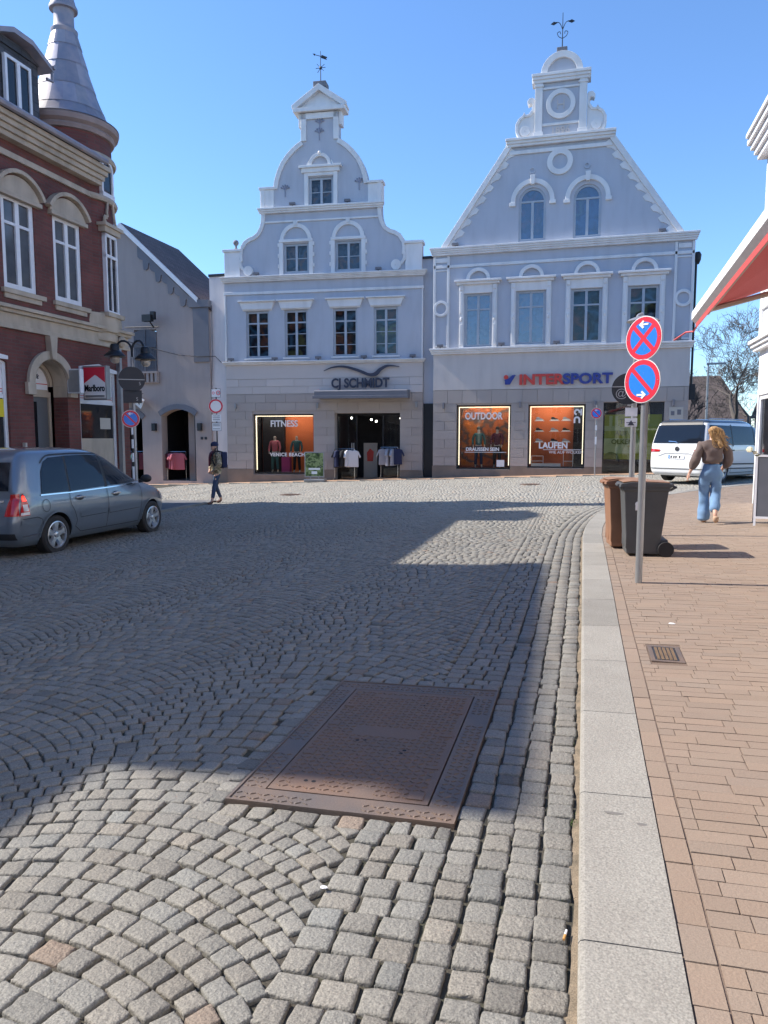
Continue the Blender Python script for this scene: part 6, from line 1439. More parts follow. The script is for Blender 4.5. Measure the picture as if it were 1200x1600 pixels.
for sd_ in (-1, 1):
    F = c.side(sd_)
    lab = None
    c.patch(sm([(2.19, 1.02), (3.2, 1.045), (3.06, 1.15), (2.86, 1.30), (2.62, 1.42), (2.4, 1.485), (2.19, 1.515)], 3)[:-1]+[(2.19, 1.515)], F, 'side_window', 'car_glass', car, seg=.09)
    c.patch([(1.22, .985), (2.12, 1.015), (2.12, 1.52), (1.72, 1.53), (1.28, 1.525)], F, 'side_window', 'car_glass', car, seg=.09)
    c.patch([(.55, .985), (1.18, .985), (1.235, 1.52), (.9, 1.505), (.76, 1.45), (.66, 1.32), (.59, 1.12)], F, 'side_window', 'car_glass', car, seg=.09)
    c.patch([(3.26, 1.045), (3.44, 1.045), (3.12, 1.19)], F, 'quarter_window', 'car_glass', car, seg=.09)
    m1 = c.patch(linestrip([(.53, .968), (1.2, .965), (2.2, .985), (3.46, 1.02)], .018), F, 'window_trim', 'chrome', car, .006)
    fr_ = linestrip(sm([(3.42, 1.06), (3.2, 1.18), (2.95, 1.335), (2.65, 1.46), (2.3, 1.535), (1.7, 1.555), (1.2, 1.55), (.86, 1.53), (.68, 1.43)], 3), .02)
    c.patch(fr_, F, 'window_surround', 'car_black', car, .003)
    c.patch([(2.12, 1.0), (2.19, 1.0), (2.2, 1.52), (2.12, 1.52)], F, 'pillar', 'car_black', car, .002, seg=.1); c.patch([(1.17, .97), (1.23, .97), (1.29, 1.52), (1.23, 1.52)], F, 'pillar', 'car_black', car, .0025, seg=.1)
    for ln in ([(2.16, .98), (2.17, .7), (2.14, .4), (2.13, .3)], [(1.18, .96), (1.19, .78), (1.27, .66)], [(3.2, 1.0), (3.2, .75), (3.14, .45), (3.1, .3)], [(1.30, .4), (1.45, .3), (3.1, .3)], [(1.27, .66), (1.34, .5), (1.30, .4)]):
        c.patch(linestrip(ln, .010), F, 'door_gap', 'car_black', car, .0025)
    for a, b in ((1.42, 2.1), (2.19, 3.1)):
        q_ = c.patch([(a, .545), (b, .56), (b, .625), (a, .61)], F, 'side_moulding', 'paint_grey', car, .014, seg=.1); c.patch([(a, .535), (b, .55), (b, .558), (a, .543)], F, 'moulding_shadow_gap', 'car_black', car, .005)
    for x in (1.42, 2.4):
        m = MB(); y = sd_*(c.half(x, .87)+.02); m.prism([(x-.11, .855), (x+.11, .86), (x+.11, .885), (x, .9), (x-.11, .885)], min(y-.015, y+.015), max(y-.015, y+.015)); m.build('door_handle', 'chrome', car, bevel=.006)
        c.patch([(x+.1*cos(a_*PI/6), .865+.045*sin(a_*PI/6)) for a_ in range(12)], F, 'handle_recess', 'car_black', car, .002)
    if sd_ < 0:
        c.patch(linestrip([(.62+.085*cos(a_*PI/10), .80+.095*sin(a_*PI/10)) for a_ in range(20)]+[(.705, .80)], .008), F, 'fuel_flap', 'car_black', car, .003)
    # arch lip
    for wx in WX:
        c.patch(linestrip([(wx+.375*cos(R(a_)), .315+.375*sin(R(a_))) for a_ in range(0, 181, 10)], .03), F, 'arch_lip', 'paint_grey', car, .012)
    # tail lamp wraps round the corner: side piece
    c.patch([(.10, .68), (.27, .685), (.25, .86), (.215, .98), (.19, 1.02)], F, 'tail_lamp', 'lamp_red', car, .008, seg=.04)
    c.patch([(.11, .69), (.26, .695), (.255, .735), (.12, .73)], F, 'indicator', 'lamp_clear', car, .012, seg=.04)
    c.patch([(.16, .75), (.245, .75), (.235, .85), (.16, .85)], F, 'reversing_lamp', 'lamp_clear', car, .012, seg=.04)
    c.patch([(.17, .90), (.235, .90), (.21, .975), (.18, .985)], F, 'brake_lamp', 'lamp_red_lit', car, .012, seg=.04)
    c.patch([(.12, .53), (.5, .535), (.5, .6), (.12, .6)], F, 'bumper_strip', 'paint_grey', car, .012, seg=.06)
    c.patch(linestrip([(.14, .63), (.42, .64), (.52, .6), (.54, .5)], .009), F, 'bumper_gap', 'car_black', car, .003)
    c.patch(linestrip([(.15, .36), (.47, .38)], .02), F, 'bumper_highlight', 'chrome', car, .004)
    B_ = c.back(); ya, yb = sorted((sd_*.62, sd_*.885))
    c.patch([(sd_*.66, .68), (sd_*.85, .68), (sd_*.81, 1.01), (sd_*.70, 1.0)], B_, 'tail_lamp', 'lamp_red', car, .008, seg=.04)
    c.patch([(3.95, .66), (4.3, .6), (4.28, .72), (3.98, .8)], F, 'headlamp', 'lamp_clear', car, .008)
    m = MB(); m.ball((3.2, sd_*.99, 1.09), .12, 14, sc=(.55, .95, .65)); m.tube([(3.2, sd_*.84, 1.03), (3.2, sd_*.93, 1.05)], .03, 6); m.build('wing_mirror', 'car_black', car, smooth=1)
B_ = c.back()
c.patch([(-.66, 1.05), (.66, 1.05), (.6, 1.45), (-.6, 1.45)], B_, 'rear_window', 'car_glass', car, .005)
c.patch([(-.26, .74), (.26, .74), (.26, .85), (-.26, .85)], B_, 'number_plate', 'sign_white', car, .01)
c.patch([(-.6, .88), (.6, .88), (.6, .91), (-.6, .91)], B_, 'tailgate_trim', 'chrome', car, .01)
c.patch([(-.8, .32), (.8, .32), (.8, .42), (-.8, .42)], B_, 'bumper_inset', 'car_black', car, .006)
# windscreen
def scr(y, z, off): return Vector((c.front(y, z)+off, y, z))
c.patch([(-.58, 1.1), (.58, 1.1), (.5, 1.5), (-.5, 1.5)], scr, 'windscreen', 'car_glass', car, .006)
for wx in WX:
    for sd_ in (-1, 1): wheel(car, wx, sd_*.775, .315, .215, sd_, .215)
m = MB(); m.box(.3, 4.2, -.6, .6, .16, .3); m.box(.1, .5, .4, .55, .2, .28); m.build('underbody', 'car_black', car)

# ---- white van beyond the woman
vx, vy = 2.72, 23.9; HV = 38.5
van = thing('parked_van', 'white van with dark tinted windows seen from behind, beyond the walking woman', 'van', (vx, vy, gz(vx+1, vy+1)+.02), PI/2-R(HV))
Zv = [(.22, .10, 4.8, .86), (.32, .02, 4.92, .92), (.5, .0, 4.97, .955), (.75, .02, 4.96, .97), (.95, .04, 4.8, .97), (1.05, .05, 4.55, .965), (1.15, .06, 4.2, .955), (1.3, .09, 3.95, .93), (1.5, .15, 3.6, .895), (1.7, .22, 3.25, .855), (1.82, .28, 2.95, .82), (1.88, .36, 2.7, .76), (1.91, .5, 2.5, .66)]
v = Car(Zv, nr=18, nf=5)
vb = v.body('body', 'paint_white', van, (.95, 4.07), .385)
vb.data.materials.append(mt['roof_dark'])
for pf in vb.data.polygons:
    if pf.center.z > 1.79: pf.material_index = len(vb.data.materials)-1
for sd_ in (-1, 1):
    F = v.side(sd_)
    v.patch([(.20, 1.14), (3.95, 1.14), (3.72, 1.36), (3.35, 1.58), (3.0, 1.70), (.34, 1.74), (.24, 1.45)], F, 'side_window', 'car_glass', van, .006, seg=.12)
    for x in (1.45, 2.75): v.patch([(x, 1.1), (x+.05, 1.1), (x+.05, 1.76), (x, 1.76)], F, 'pillar', 'car_black', van, .009)
    for ln in ([(1.42, 1.13), (1.42, .3)], [(2.78, 1.13), (2.78, .3)], [(1.42, .3), (2.78, .3)], [(.9, .98), (2.7, .98)]): v.patch(linestrip(ln, .012), F, 'door_gap', 'car_black', van, .003)
    v.patch([(1.3, .55), (3.7, .52), (3.7, .56), (1.3, .59)], F, 'side_trim', 'car_black', van, .006); v.patch([(1.3, .42), (3.7, .39), (3.7, .42), (1.3, .45)], F, 'side_trim', 'car_black', van, .006)
    v.patch([(1.2, .96), (1.55, .96), (1.55, 1.0), (1.2, 1.0)], F, 'door_handle', 'car_black', van, .012)
    v.patch([(.12, .92), (.34, .94), (.3, 1.0), (.14, 1.02)], F, 'tail_lamp', 'lamp_red', van, .01, seg=.04)
    B_ = v.back()
    v.patch([(sd_*.93, .93), (sd_*.92, 1.03), (sd_*.55, 1.0), (sd_*.60, .94)], B_, 'tail_lamp', 'lamp_red', van, .01, seg=.04)
    m = MB(); m.ball((3.8, sd_*1.06, 1.22), .14, 12, sc=(.5, .8, .9)); m.build('wing_mirror', 'car_black', van, smooth=1)
    m = MB(); m.tube([(.6, sd_*.66, 1.925), (2.6, sd_*.66, 1.92)], .018, 6); m.build('roof_rail', 'chrome', van)
B_ = v.back()
v.patch([(-.84, 1.2), (.84, 1.2), (.76, 1.74), (-.76, 1.74)], B_, 'rear_window', 'car_glass', van, .006, seg=.1)
v.patch([(-.72, 1.75), (.72, 1.75), (.66, 1.84), (-.66, 1.84)], B_, 'rear_spoiler', 'car_black', van, .02)
v.patch([(-.26, .73), (.26, .73), (.26, .84), (-.26, .84)], B_, 'number_plate', 'sign_white', van, .012); v.patch([(.26, .73), (.215, .73), (.215, .84), (.26, .84)], B_, 'plate_band', 'sign_blue', van, .014)
for a_ in (-.14, -.02, .05, .14): v.patch([(a_, .75), (a_+.05, .75), (a_+.05, .82), (a_, .82)], B_, 'plate_character', 'letter_black', van, .014)
v.patch(linestrip([(-.62, .8), (-.4, .885), (.4, .885), (.62, .8)], .02), B_, 'tailgate_crease', 'galv', van, .004)
v.patch([(-.85, .42), (.85, .42), (.85, .44), (-.85, .44)], B_, 'bumper_strip', 'car_black', van, .008)
v.patch([(.07*cos(a_*PI/8), 1.03+.07*sin(a_*PI/8)) for a_ in range(16)], B_, 'round_badge', 'chrome', van, .012, seg=.03); v.patch([(.052*cos(a_*PI/8), 1.03+.052*sin(a_*PI/8)) for a_ in range(16)], B_, 'badge_centre', 'car_black', van, .014, seg=.03); v.patch(linestrip([(-.035, 1.06), (-.015, 1.0), (0, 1.035), (.015, 1.0), (.035, 1.06)], .01), B_, 'badge_mark', 'chrome', van, .016)
v.patch(linestrip([(.0, 1.2), (.05, 1.24), (.3, 1.26)], .02), B_, 'rear_wiper', 'chrome', van, .02)
for wx in (.95, 4.07):
    for sd_ in (-1, 1): wheel(van, wx, sd_*.84, .335, .225, sd_, .225, 6)
m = MB(); m.box(.3, 4.7, -.65, .65, .17, .32); m.build('underbody', 'car_black', van)

# ================================================================ STREET THINGS
mt['bin_brown'] = M('bin_brown', (.27, .135, .075), .55, var=.3, vs=4, bump=.1, bs=120); mt['bin_grey'] = M('bin_grey', (.075, .078, .08), .55, var=.3, vs=5, bump=.1, bs=120); mt['bin_lid'] = M('bin_lid', (.33, .18, .10), .5, var=.4, vs=6, bump=.08, bs=120)
def wheelie(loc, rz, bodym, label, h=.98):
    "x = away from the wheels; wheels and handle at +x"
    t = thing('wheelie_bin', label, 'wheelie bin', loc, rz, group=None)
    m = MB()
    def sec(z, w, d0, d1): return [(d0, -w, z), (d1, -w, z), (d1, w, z), (d0, w, z)]
    a = sec(.03, .195, -.24, .16); b = sec(.84*h, .235, -.29, .25); c_ = sec(.86*h, .25, -.31, .27); d_ = sec(.9*h, .25, -.31, .27)
    m.add(a+b+c_+d_, [(3, 2, 1, 0)]+[(4*k+i, 4*k+(i+1) % 4, 4*k+4+(i+1) % 4, 4*k+4+i) for k in range(3) for i in range(4)]+[(12, 13, 14, 15)])
    for y in (-.2, 0, .2): m.box(-.255, -.235, y-.01, y+.01, .1, .7)
    m.box(.14, .27, -.2, .2, .05, .22)
    body_ = m.build('bin_body', bodym, t, bevel=.012)
    m = MB(); m.tube([(.27, -.2, .86*h), (.34, -.2, .9*h), (.34, .2, .9*h), (.27, .2, .86*h)], .016, 8); m.build('handle', bodym, t, smooth=1)
    m = MB(); m.prism([(-.35, .895*h), (.28, .895*h), (.3, .93*h), (.22, .955*h), (-.2, .965*h), (-.34, .94*h)], -.265, .265); m.tube([(.29, -.25, .93*h), (.29, .25, .93*h)], .02, 8); m.box(-.37, -.34, -.12, .12, .9*h, .93*h); m.build('lid', bodym, t, bevel=.012); m = MB(); m.prism([(-.31, .955*h), (-.2, .967*h), (.22, .957*h), (.26, .95*h), (.26, .965*h), (-.2, .982*h), (-.32, .965*h)], -.25, .25); m.build('lid_top', 'bin_lid', t, bevel=.008)
    for s_ in (-1, 1):
        m = MB(); m.lathe([(.05, -.025), (.095, -.025), (.1, -.015), (.1, .015), (.095, .025), (.05, .025)], (.24, s_*.225, .1), 24, 'y'); m.build('wheel', 'rubber', t, smooth=1)
    m = MB(); m.tube([(.24, -.23, .1), (.24, .23, .1)], .014, 6); m.build('axle', 'galv', t)
    return t, body_
zbn = lambda x, y: gz(x, y)+BZ
tb, _ = wheelie((.62, 10.85, zbn(.6, 10.8)), R(8), 'bin_brown', 'brown wheelie bin standing at the kerb, left of the dark grey one', 1.0)
tb, bb = wheelie((.80, 10.18, zbn(.8, 10.2)), R(4), 'bin_grey', 'dark grey wheelie bin with a brown lid behind the no-stopping signs', 1.0)
m = MB(); m.disc(-.12, .68, .035, -.236, -.232, 14); m.box(-.15, -.1, -.238, -.234, .6, .66); m.build('sticker', 'letter_white', tb)
# A-boards
def aboard(loc, rz, w, h, panel, label, legs=.12, frame='galv', spread=.28, lettering=None, base=False):
    t = thing('pavement_sign', label, 'A-board', loc, rz)
    if base:
        m = MB(); m.box(-w/2+.02, w/2+.06, -.1, .32, .02, .13); m.build('weighted_base', 'galv', t, bevel=.02)
        m = MB(); m.box(-w/2, w/2, .1, .14, .2, h); m.box(-.2, -.16, .11, .13, .12, .2); m.box(.16, .2, .11, .13, .12, .2); f = m.build('frame', 'galv', t, bevel=.006)
        m = MB(); m.box(-w/2+.045, w/2-.045, .094, .1, .26, h-.05); q_ = m.build('poster', panel, f); return t, q_
    for s_ in (-1, 1):
        m = MB(); y0, y1 = s_*spread, 0.0
        def P(x, z, o=0): k = z/h; return (x, y0*(1-k)+s_*(.02+o), z)
        for x in (-w/2, w/2-.035):
            m.add([P(x, 0), P(x+.035, 0), P(x+.035, h), P(x, h), P(x, 0, .02), P(x+.035, 0, .02), P(x+.035, h, .02), P(x, h, .02)], [(0, 1, 2, 3), (4, 5, 6, 7), (0, 1, 5, 4), (1, 2, 6, 5), (2, 3, 7, 6), (3, 0, 4, 7)])
        for z0_, z1_ in ((legs, legs+.035), (h-.035, h)):
            m.add([P(-w/2, z0_), P(w/2, z0_), P(w/2, z1_), P(-w/2, z1_), P(-w/2, z0_, .021), P(w/2, z0_, .021), P(w/2, z1_, .021), P(-w/2, z1_, .021)], [(0, 1, 2, 3), (4, 5, 6, 7), (0, 1, 5, 4), (1, 2, 6, 5), (2, 3, 7, 6), (3, 0, 4, 7)])
        f = m.build('frame', frame, t)
        m = MB(); m.add([P(-w/2+.035, legs+.035, .006), P(w/2-.035, legs+.035, .006), P(w/2-.035, h-.035, .006), P(-w/2+.035, h-.035, .006), P(-w/2+.035, legs+.035, .012), P(w/2-.035, legs+.035, .012), P(w/2-.035, h-.035, .012), P(-w/2+.035, h-.035, .012)], [(0, 1, 2, 3), (4, 5, 6, 7), (0, 1, 5, 4), (1, 2, 6, 5), (2, 3, 7, 6), (3, 0, 4, 7)])
        q_ = m.build('panel', panel, f)
        if s_ < 0 and lettering:
            for tx_, x, z, sz in lettering:
                o = text('lettering', tx_, sz, 'letter_white', q_, (x, 0, z), align='LEFT', depth=.004, bold=.003)
                for vv in o.data.vertices: zz = vv.co.z; vv.co.y += -(spread*(1-zz/h)+.02+.016)
    return t, None
mt['slate_board'] = M('slate_board', (.085, .09, .11), .6, var=.3, vs=4)
mt['poster_green'] = patchmat('poster_green', [(.02, .03, .015), (.07, .12, .03), (.26, .33, .14), (.04, .07, .025), (.35, .38, .28)], 4)
mt['alu_white'] = M('alu_white', (.7, .71, .73), .35, .3)
aboard((3.2, 13.7, zbn(3.2, 13.7)), R(-10), .74, 1.18, 'slate_board', 'dark chalkboard A-board in a white frame at the right edge, a white rose on top', frame='alu_white', lettering=[('Kunst', -.16, .98, .14), ('und Handwerk', -.155, .955, .03), ('Galerie', -.13, .84, .085), ('geöffnet', -.13, .73, .06)])
t = thing('paper_flower', 'cream rose and twig fixed to the top corner of the chalkboard A-board', 'flower', (2.82, 13.62, zbn(3.2, 13.7)+1.2))
m = MB(); m.ball((-.12, -.03, .07), .05, 9, jit=.2); m.ball((-.03, -.02, .02), .035, 8, jit=.2); m.build('petals', M('petal', (.75, .7, .5), .8), t, smooth=1); m = MB(); m.tube([(-.1, 0, .05), (.05, .0, -.02)], .008, 5); m.ball((.0, -.02, -.03), .025, 6, sc=(1.5, .4, .6)); m.build('stem', M('stem_green', (.2, .18, .06), .8), t)
ax, ay = -10.75, 29.6
t, pq = aboard((-10.95, 29.2, gz(-10.95, 29.2)), R(4), .86, 1.28, 'poster_green', 'grey framed poster stand with a green landscape photo outside the left shop window', base=True)
m = MB(); m.box(-.12, .12, .09, .094, .34, .46); m.box(-.25, .25, .088, .094, .52, .6); m.build('caption_box', 'letter_white', pq)

# ================================================================ CLOTHES RACKS AND MANNEQUINS
def skin_mesh(name, verts, edges, radii, mat_, parent, sub=2, root=0, extra=None):
    me = bpy.data.meshes.new(name); me.from_pydata(verts, edges, []); o = bpy.data.objects.new(name, me); COL.objects.link(o)
    s_ = o.modifiers.new('skin', 'SKIN'); s_.use_smooth_shade = True
    sv = me.skin_vertices[0].data
    for i, r in enumerate(radii): sv[i].radius = r if hasattr(r, '__len__') else (r, r)
    sv[root].use_root = True
    if sub: q = o.modifiers.new('sub', 'SUBSURF'); q.levels = sub; q.render_levels = sub
    dg = bpy.context.evaluated_depsgraph_get(); me2 = bpy.data.meshes.new_from_object(o.evaluated_get(dg)); o.modifiers.clear(); o.data = me2; bpy.data.meshes.remove(me)
    me2.materials.clear(); me2.materials.append(mt[mat_]); me2.polygons.foreach_set('use_smooth', [True]*len(me2.polygons))
    if extra: extra(me2)
    o.name = name; me2.name = name; o.parent = parent; SH[o.name] = (0, 0, 0); return o
def chain(pts, radii, V, E, Rr, start=None):
    "append a chain of joints, optionally hanging from joint index start; returns the index list"
    ids = []; prev = start
    for p, r in zip(pts, radii):
        V.append(p); Rr.append(r); i = len(V)-1; ids.append(i)
        if prev is not None: E.append((prev, i))
        prev = i
    return ids
def fist(V, E, Rr, wrist, d, side_, palm_n, s_=1.0, curl=.7):
    "palm with four unequal fingers and a thumb; d hand direction, side_ across, palm_n palm normal"
    w = Vector(V[wrist]); d = Vector(d).normalized(); a = Vector(side_).normalized(); n = Vector(palm_n).normalized()
    pm = w+d*.05*s_; V.append(tuple(pm)); Rr.append((.034*s_, .02*s_)); E.append((wrist, len(V)-1)); p0 = len(V)-1
    for k, (o, L) in enumerate(((-.03, .068), (-.01, .078), (.011, .073), (.03, .058))):
        b = pm+a*o*s_+d*.035*s_; c1 = b+(d+n*curl*.3)*L*.42*s_; c2 = c1+(d*.7+n*curl)*L*.34*s_; c3 = c2+(d*.3+n*curl*1.2)*L*.26*s_
        chain([tuple(b), tuple(c1), tuple(c2), tuple(c3)], [.0105*s_, .0095*s_, .0088*s_, .0075*s_], V, E, Rr, p0)
    b = w-a*.035*s_+d*.03*s_; c1 = b-a*.018*s_+d*.03*s_+n*.01*s_; c2 = c1+d*.028*s_+n*.012*s_
    chain([tuple(b), tuple(c1), tuple(c2)], [.012*s_, .0105*s_, .009*s_], V, E, Rr, wrist)
def garment(par, x, y, z, mat_, w=.24, L=.62, name='garment', sleeve=.2, rz=0):
    m = MB(); ca, sa = cos(rz), sin(rz)
    def T(px, py, pz): return (x+px*ca-py*sa, y+px*sa+py*ca, z+pz)
    prof = [(-w*.35, 0), (-w, -.06), (-w-sleeve*.55, -.3), (-w-sleeve*.3, -.36), (-w*.95, -.2), (-w*1.02, -L), (w*1.02, -L), (w*.95, -.2), (w+sleeve*.3, -.36), (w+sleeve*.55, -.3), (w, -.06), (w*.35, 0), (0, -.04)]
    k = len(prof); m.add([T(a, -.05-.02*sin(a*14), b) for a, b in prof]+[T(a, .05, b) for a, b in prof], [tuple(range(k)), tuple(range(2*k-1, k-1, -1))]+[(i, (i+1) % k, k+(i+1) % k, k+i) for i in range(k)])
    return m.build(name, mat_, par, bevel=.02, smooth=60)
def rack(loc, rz, garments, label, L=.9, H=1.35):
    t = thing('clothes_rack', label, 'clothes rack', loc, rz)
    m = MB(); m.tube([(-L/2, 0, .04), (-L/2, 0, H), (L/2, 0, H), (L/2, 0, .04)], .014, 6)
    for x in (-L/2, L/2): m.tube([(x, -.25, .03), (x, .25, .03)], .014, 6)
    m.build('rail', 'chrome', t)
    for i, (x, mat_, ww, LL) in enumerate(garments): garment(t, x, -.03*i, H-.05, mat_, ww, LL, 'hanging_garment', rz=R(75 if i % 3 else 10))
    return t
def fz(p): return gz(p[0], p[1])+.01
p = CP(5.6, -.25); rack((p[0], p[1], fz(p)), A1, [(.35, 'white_cloth', .27, .75), (.18, 'white_cloth', .27, .72), (.0, 'black_cloth', .3, .72), (-.15, 'black_cloth', .32, .78), (-.25, 'navy', .3, .74)], 'rack of black and white shirts at the left side of the canopied shop door')
p = CP(7.6, -.25); rack((p[0], p[1], fz(p)), A1, [(-.2, 'grey_cloth', .26, .72), (0, 'grey_cloth', .28, .76), (.2, 'grey_cloth', .26, .75), (.32, 'navy', .26, .7)], 'rack of pale grey shirts at the right side of the canopied shop door', .75)
for q, gs, lb in (((-18.55, GY+.35), [(-.3, 'maroon', .25, .72), (-.15, 'pink_cloth', .26, .76), (0, 'pink_cloth', .28, .78), (.18, 'pink_cloth', .28, .8)], 'rack of pink jackets inside the wide arched opening'), ((-20.6, GY+.3), [(-.3, 'maroon', .25, .75), (-.05, 'teal_cloth', .26, .8), (.15, 'black_cloth', .28, .8), (.3, 'maroon', .25, .8)], 'rack of dark garments inside the left arched opening')):
    rack((q[0], q[1], -.42), 0, gs, lb, 1.0, 1.4)
def mannequin(loc, rz, top, trousers, label, h=1.0, wig=None):
    t = thing('mannequin', label, 'mannequin', loc, rz)
    V, E, Q = [], [], []
    c_ = chain([(0, 0, .95), (0, 0, 1.08), (0, 0, 1.25), (0, 0, 1.42), (0, 0, 1.52), (0, 0, 1.6), (0, 0, 1.7)], [(.14, .1), (.11, .085), (.15, .1), (.1, .07), .045, (.075, .085), (.05, .06)], V, E, Q)
    for s_ in (-1, 1):
        chain([(s_*.17, 0, 1.42), (s_*.25, -.02, 1.18), (s_*.24, -.12, .95), (s_*.23, -.15, .86)], [.045, .036, .028, .02], V, E, Q, c_[3])
        chain([(s_*.09, 0, .85), (s_*.11, -.01*s_, .5), (s_*.13, .03, .1), (s_*.14, -.06, .03)], [.085, .055, .038, .03], V, E, Q, c_[0])
    b = skin_mesh('body', V, E, Q, 'mannequin', t)
    V, E, Q = [], [], []
    c_ = chain([(0, 0, .92), (0, 0, 1.1), (0, 0, 1.28), (0, 0, 1.45)], [(.16, .12), (.14, .11), (.175, .125), (.1, .08)], V, E, Q)
    for s_ in (-1, 1): chain([(s_*.19, 0, 1.42), (s_*.26, -.02, 1.18), (s_*.25, -.11, .98)], [.062, .055, .048], V, E, Q, c_[3])
    skin_mesh('jacket', V, E, Q, top, b)
    V, E, Q = [], [], []; c_ = chain([(0, 0, .98), (0, 0, .9)], [(.15, .11), (.15, .11)], V, E, Q)
    for s_ in (-1, 1): chain([(s_*.09, 0, .82), (s_*.11, 0, .5), (s_*.13, .02, .12)], [.1, .075, .06], V, E, Q, c_[1])
    skin_mesh('trousers', V, E, Q, trousers, b)
    if wig: m = MB(); m.ball((0, .02, 1.68), .095, 10, sc=(1, 1.05, 1)); m.build('wig', wig, t, smooth=1)
for u, top, trs, lab, wg in ((2.05, 'pink_cloth', 'teal_cloth', 'mannequin in a pink jacket at the left of the fitness window', None), (3.1, 'teal_cloth', 'black_cloth', 'mannequin in a dark green jacket before the orange fitness backdrop', None)):
    p = CP(u, .75); mannequin((p[0], p[1], .02), A1, top, trs, lab, wig=wg)
mannequin((-4.35, IY+.75, .34), R(12), 'teal_cloth', 'navy', 'mannequin in a red and teal jacket at the left of the outdoor window', wig='hair_dark')
mannequin((-3.55, IY+.7, .34), R(-14), 'maroon', 'black_cloth', 'mannequin in a maroon jacket at the right of the outdoor window', wig='hair_dark')
p = CP(2.62, .7); m = MB(); m.box(-.2, .2, -.12, .12, 0, .72); o = m.build('display_cube', 'magenta', loc=(p[0], p[1], .02)); tag(o, 'pink display block between the two fitness window mannequins', 'plinth')
p = CP(6.35, 1.8); m = MB(); m.box(-.32, .32, -.04, .04, .0, 1.75); o = m.build('poster_stand', 'beige', loc=(p[0], p[1], -.36)); o.rotation_euler = (0, 0, A1); tag(o, 'pale poster stand inside the open shop entrance', 'stand'); m = MB(); m.prism([(-.15, .9), (.12, .9), (.16, 1.35), (-.02, 1.5), (-.17, 1.3)], -.05, -.041); m.build('red_print', 'letter_red', o)
def shoe(loc, rz, mat_, label, group):
    t = thing('running_shoe', label, 'shoe', loc, rz, group=group); m = MB(); m.prism([(-.15, 0), (.15, 0), (.17, .035), (-.16, .04)], -.05, .05); m.build('sole', 'letter_white', t, bevel=.01); m = MB(); m.prism([(-.14, .04), (.15, .035), (.13, .07), (.03, .1), (-.04, .15), (-.13, .14)], -.045, .045); m.build('upper', mat_, t, bevel=.015)
    m = MB(); m.box(-.2, .2, -.06, .09, -.02, -.003); m.build('shelf', 'white_cloth', t)
k = 0
for z in (2.35, 1.9, 1.45):
    for x in (-1.82, -1.2, -.72):
        k += 1; shoe((x, IY+.95, z), R(8 if k % 2 else -6), 'grey_cloth' if k % 2 else 'black_cloth', 'running shoe on a small shelf of the orange wall in the window marked LAUFEN', 'running shoes on the orange shoe wall')

# ================================================================ PEOPLE
def noise_push(me, amp, sc_, seed=0):
    rs = random.Random(seed)
    from mathutils import noise
    for v_ in me.vertices:
        n_ = noise.noise(v_.co*sc_+Vector((seed, 0, 0))); v_.co += v_.normal*n_*amp
# woman walking away (local +y is her heading)
zw = gz(2.1, 13.9)+BZ
wm = thing('person', 'woman with windblown blonde hair, cropped brown sweater and loose blue jeans walking away', 'person', (2.18, 13.95, zw), R(4))
V, E, Q = [], [], []
sp_ = chain([(0, 0, .93), (0, .01, 1.08), (0, .0, 1.24), (0, -.005, 1.38), (0, .0, 1.44), (0, .015, 1.50)], [(.13, .1), (.11, .085), (.14, .095), (.1, .07), (.052, .05), (.048, .05)], V, E, Q)
hd = chain([(0, .03, 1.56), (-.005, .035, 1.62), (-.005, .03, 1.67)], [(.068, .078), (.075, .09), (.055, .065)], V, E, Q, sp_[-1])
nz = chain([(-.005, .118, 1.575)], [.014], V, E, Q, hd[0])
la = chain([(-.165, 0, 1.38), (-.235, -.02, 1.12), (-.335, .02, .93), (-.36, .035, .875)], [.05, .04, .03, .024], V, E, Q, sp_[3])
ra = chain([(.165, 0, 1.38), (.25, .02, 1.13), (.23, .16, .98), (.22, .22, .94)], [.05, .04, .03, .024], V, E, Q, sp_[3])
fist(V, E, Q, la[-1], (-.25, .12, -1), (0, 1, .1), (1, 0, 0), 1.05, .5); fist(V, E, Q, ra[-1], (0, .5, -.8), (0, .6, .3), (-1, 0, 0), 1.0, .6)
ll = chain([(-.085, 0, .86), (-.085, .1, .48), (-.08, .06, .10), (-.08, .13, .035), (-.08, .2, .03)], [.085, .058, .04, .036, .026], V, E, Q, sp_[0])
rl = chain([(.085, 0, .86), (.075, .03, .48), (.03, -.26, .19), (.03, -.27, .10), (.04, -.26, .03)], [.085, .058, .04, .034, .026], V, E, Q, sp_[0])
bd_ = skin_mesh('body', V, E, Q, 'skin', wm)
V, E, Q = [], [], []
s0 = chain([(0, 0, 1.02), (0, .0, 1.14), (0, .0, 1.28), (0, -.0, 1.39), (0, .005, 1.46)], [(.185, .15), (.19, .15), (.185, .145), (.125, .1), (.062, .062)], V, E, Q)
chain([(-.185, -.0, 1.37), (-.235, -.02, 1.24), (-.275, -.015, 1.1), (-.31, .01, .98), (-.335, .02, .935)], [.075, .088, .092, .075, .04], V, E, Q, s0[3])
chain([(.185, .0, 1.37), (.26, .01, 1.24), (.28, .05, 1.1), (.26, .12, 1.0), (.235, .16, .97)], [.075, .09, .095, .075, .04], V, E, Q, s0[3])
skin_mesh('sweater', V, E, Q, 'cloth_taupe', bd_, 3, extra=lambda me: noise_push(me, .018, 9, 3))
V, E, Q = [], [], []
s0 = chain([(0, 0, 1.06), (0, 0, .98), (0, -.01, .9)], [(.135, .11), (.15, .125), (.16, .13)], V, E, Q)
chain([(-.09, .02, .8), (-.092, .09, .5), (-.088, .07, .25), (-.085, .06, .1), (-.085, .06, .02)], [(.1, .115), (.086, .092), (.092, .098), (.105, .115), (.105, .12)], V, E, Q, s0[2])
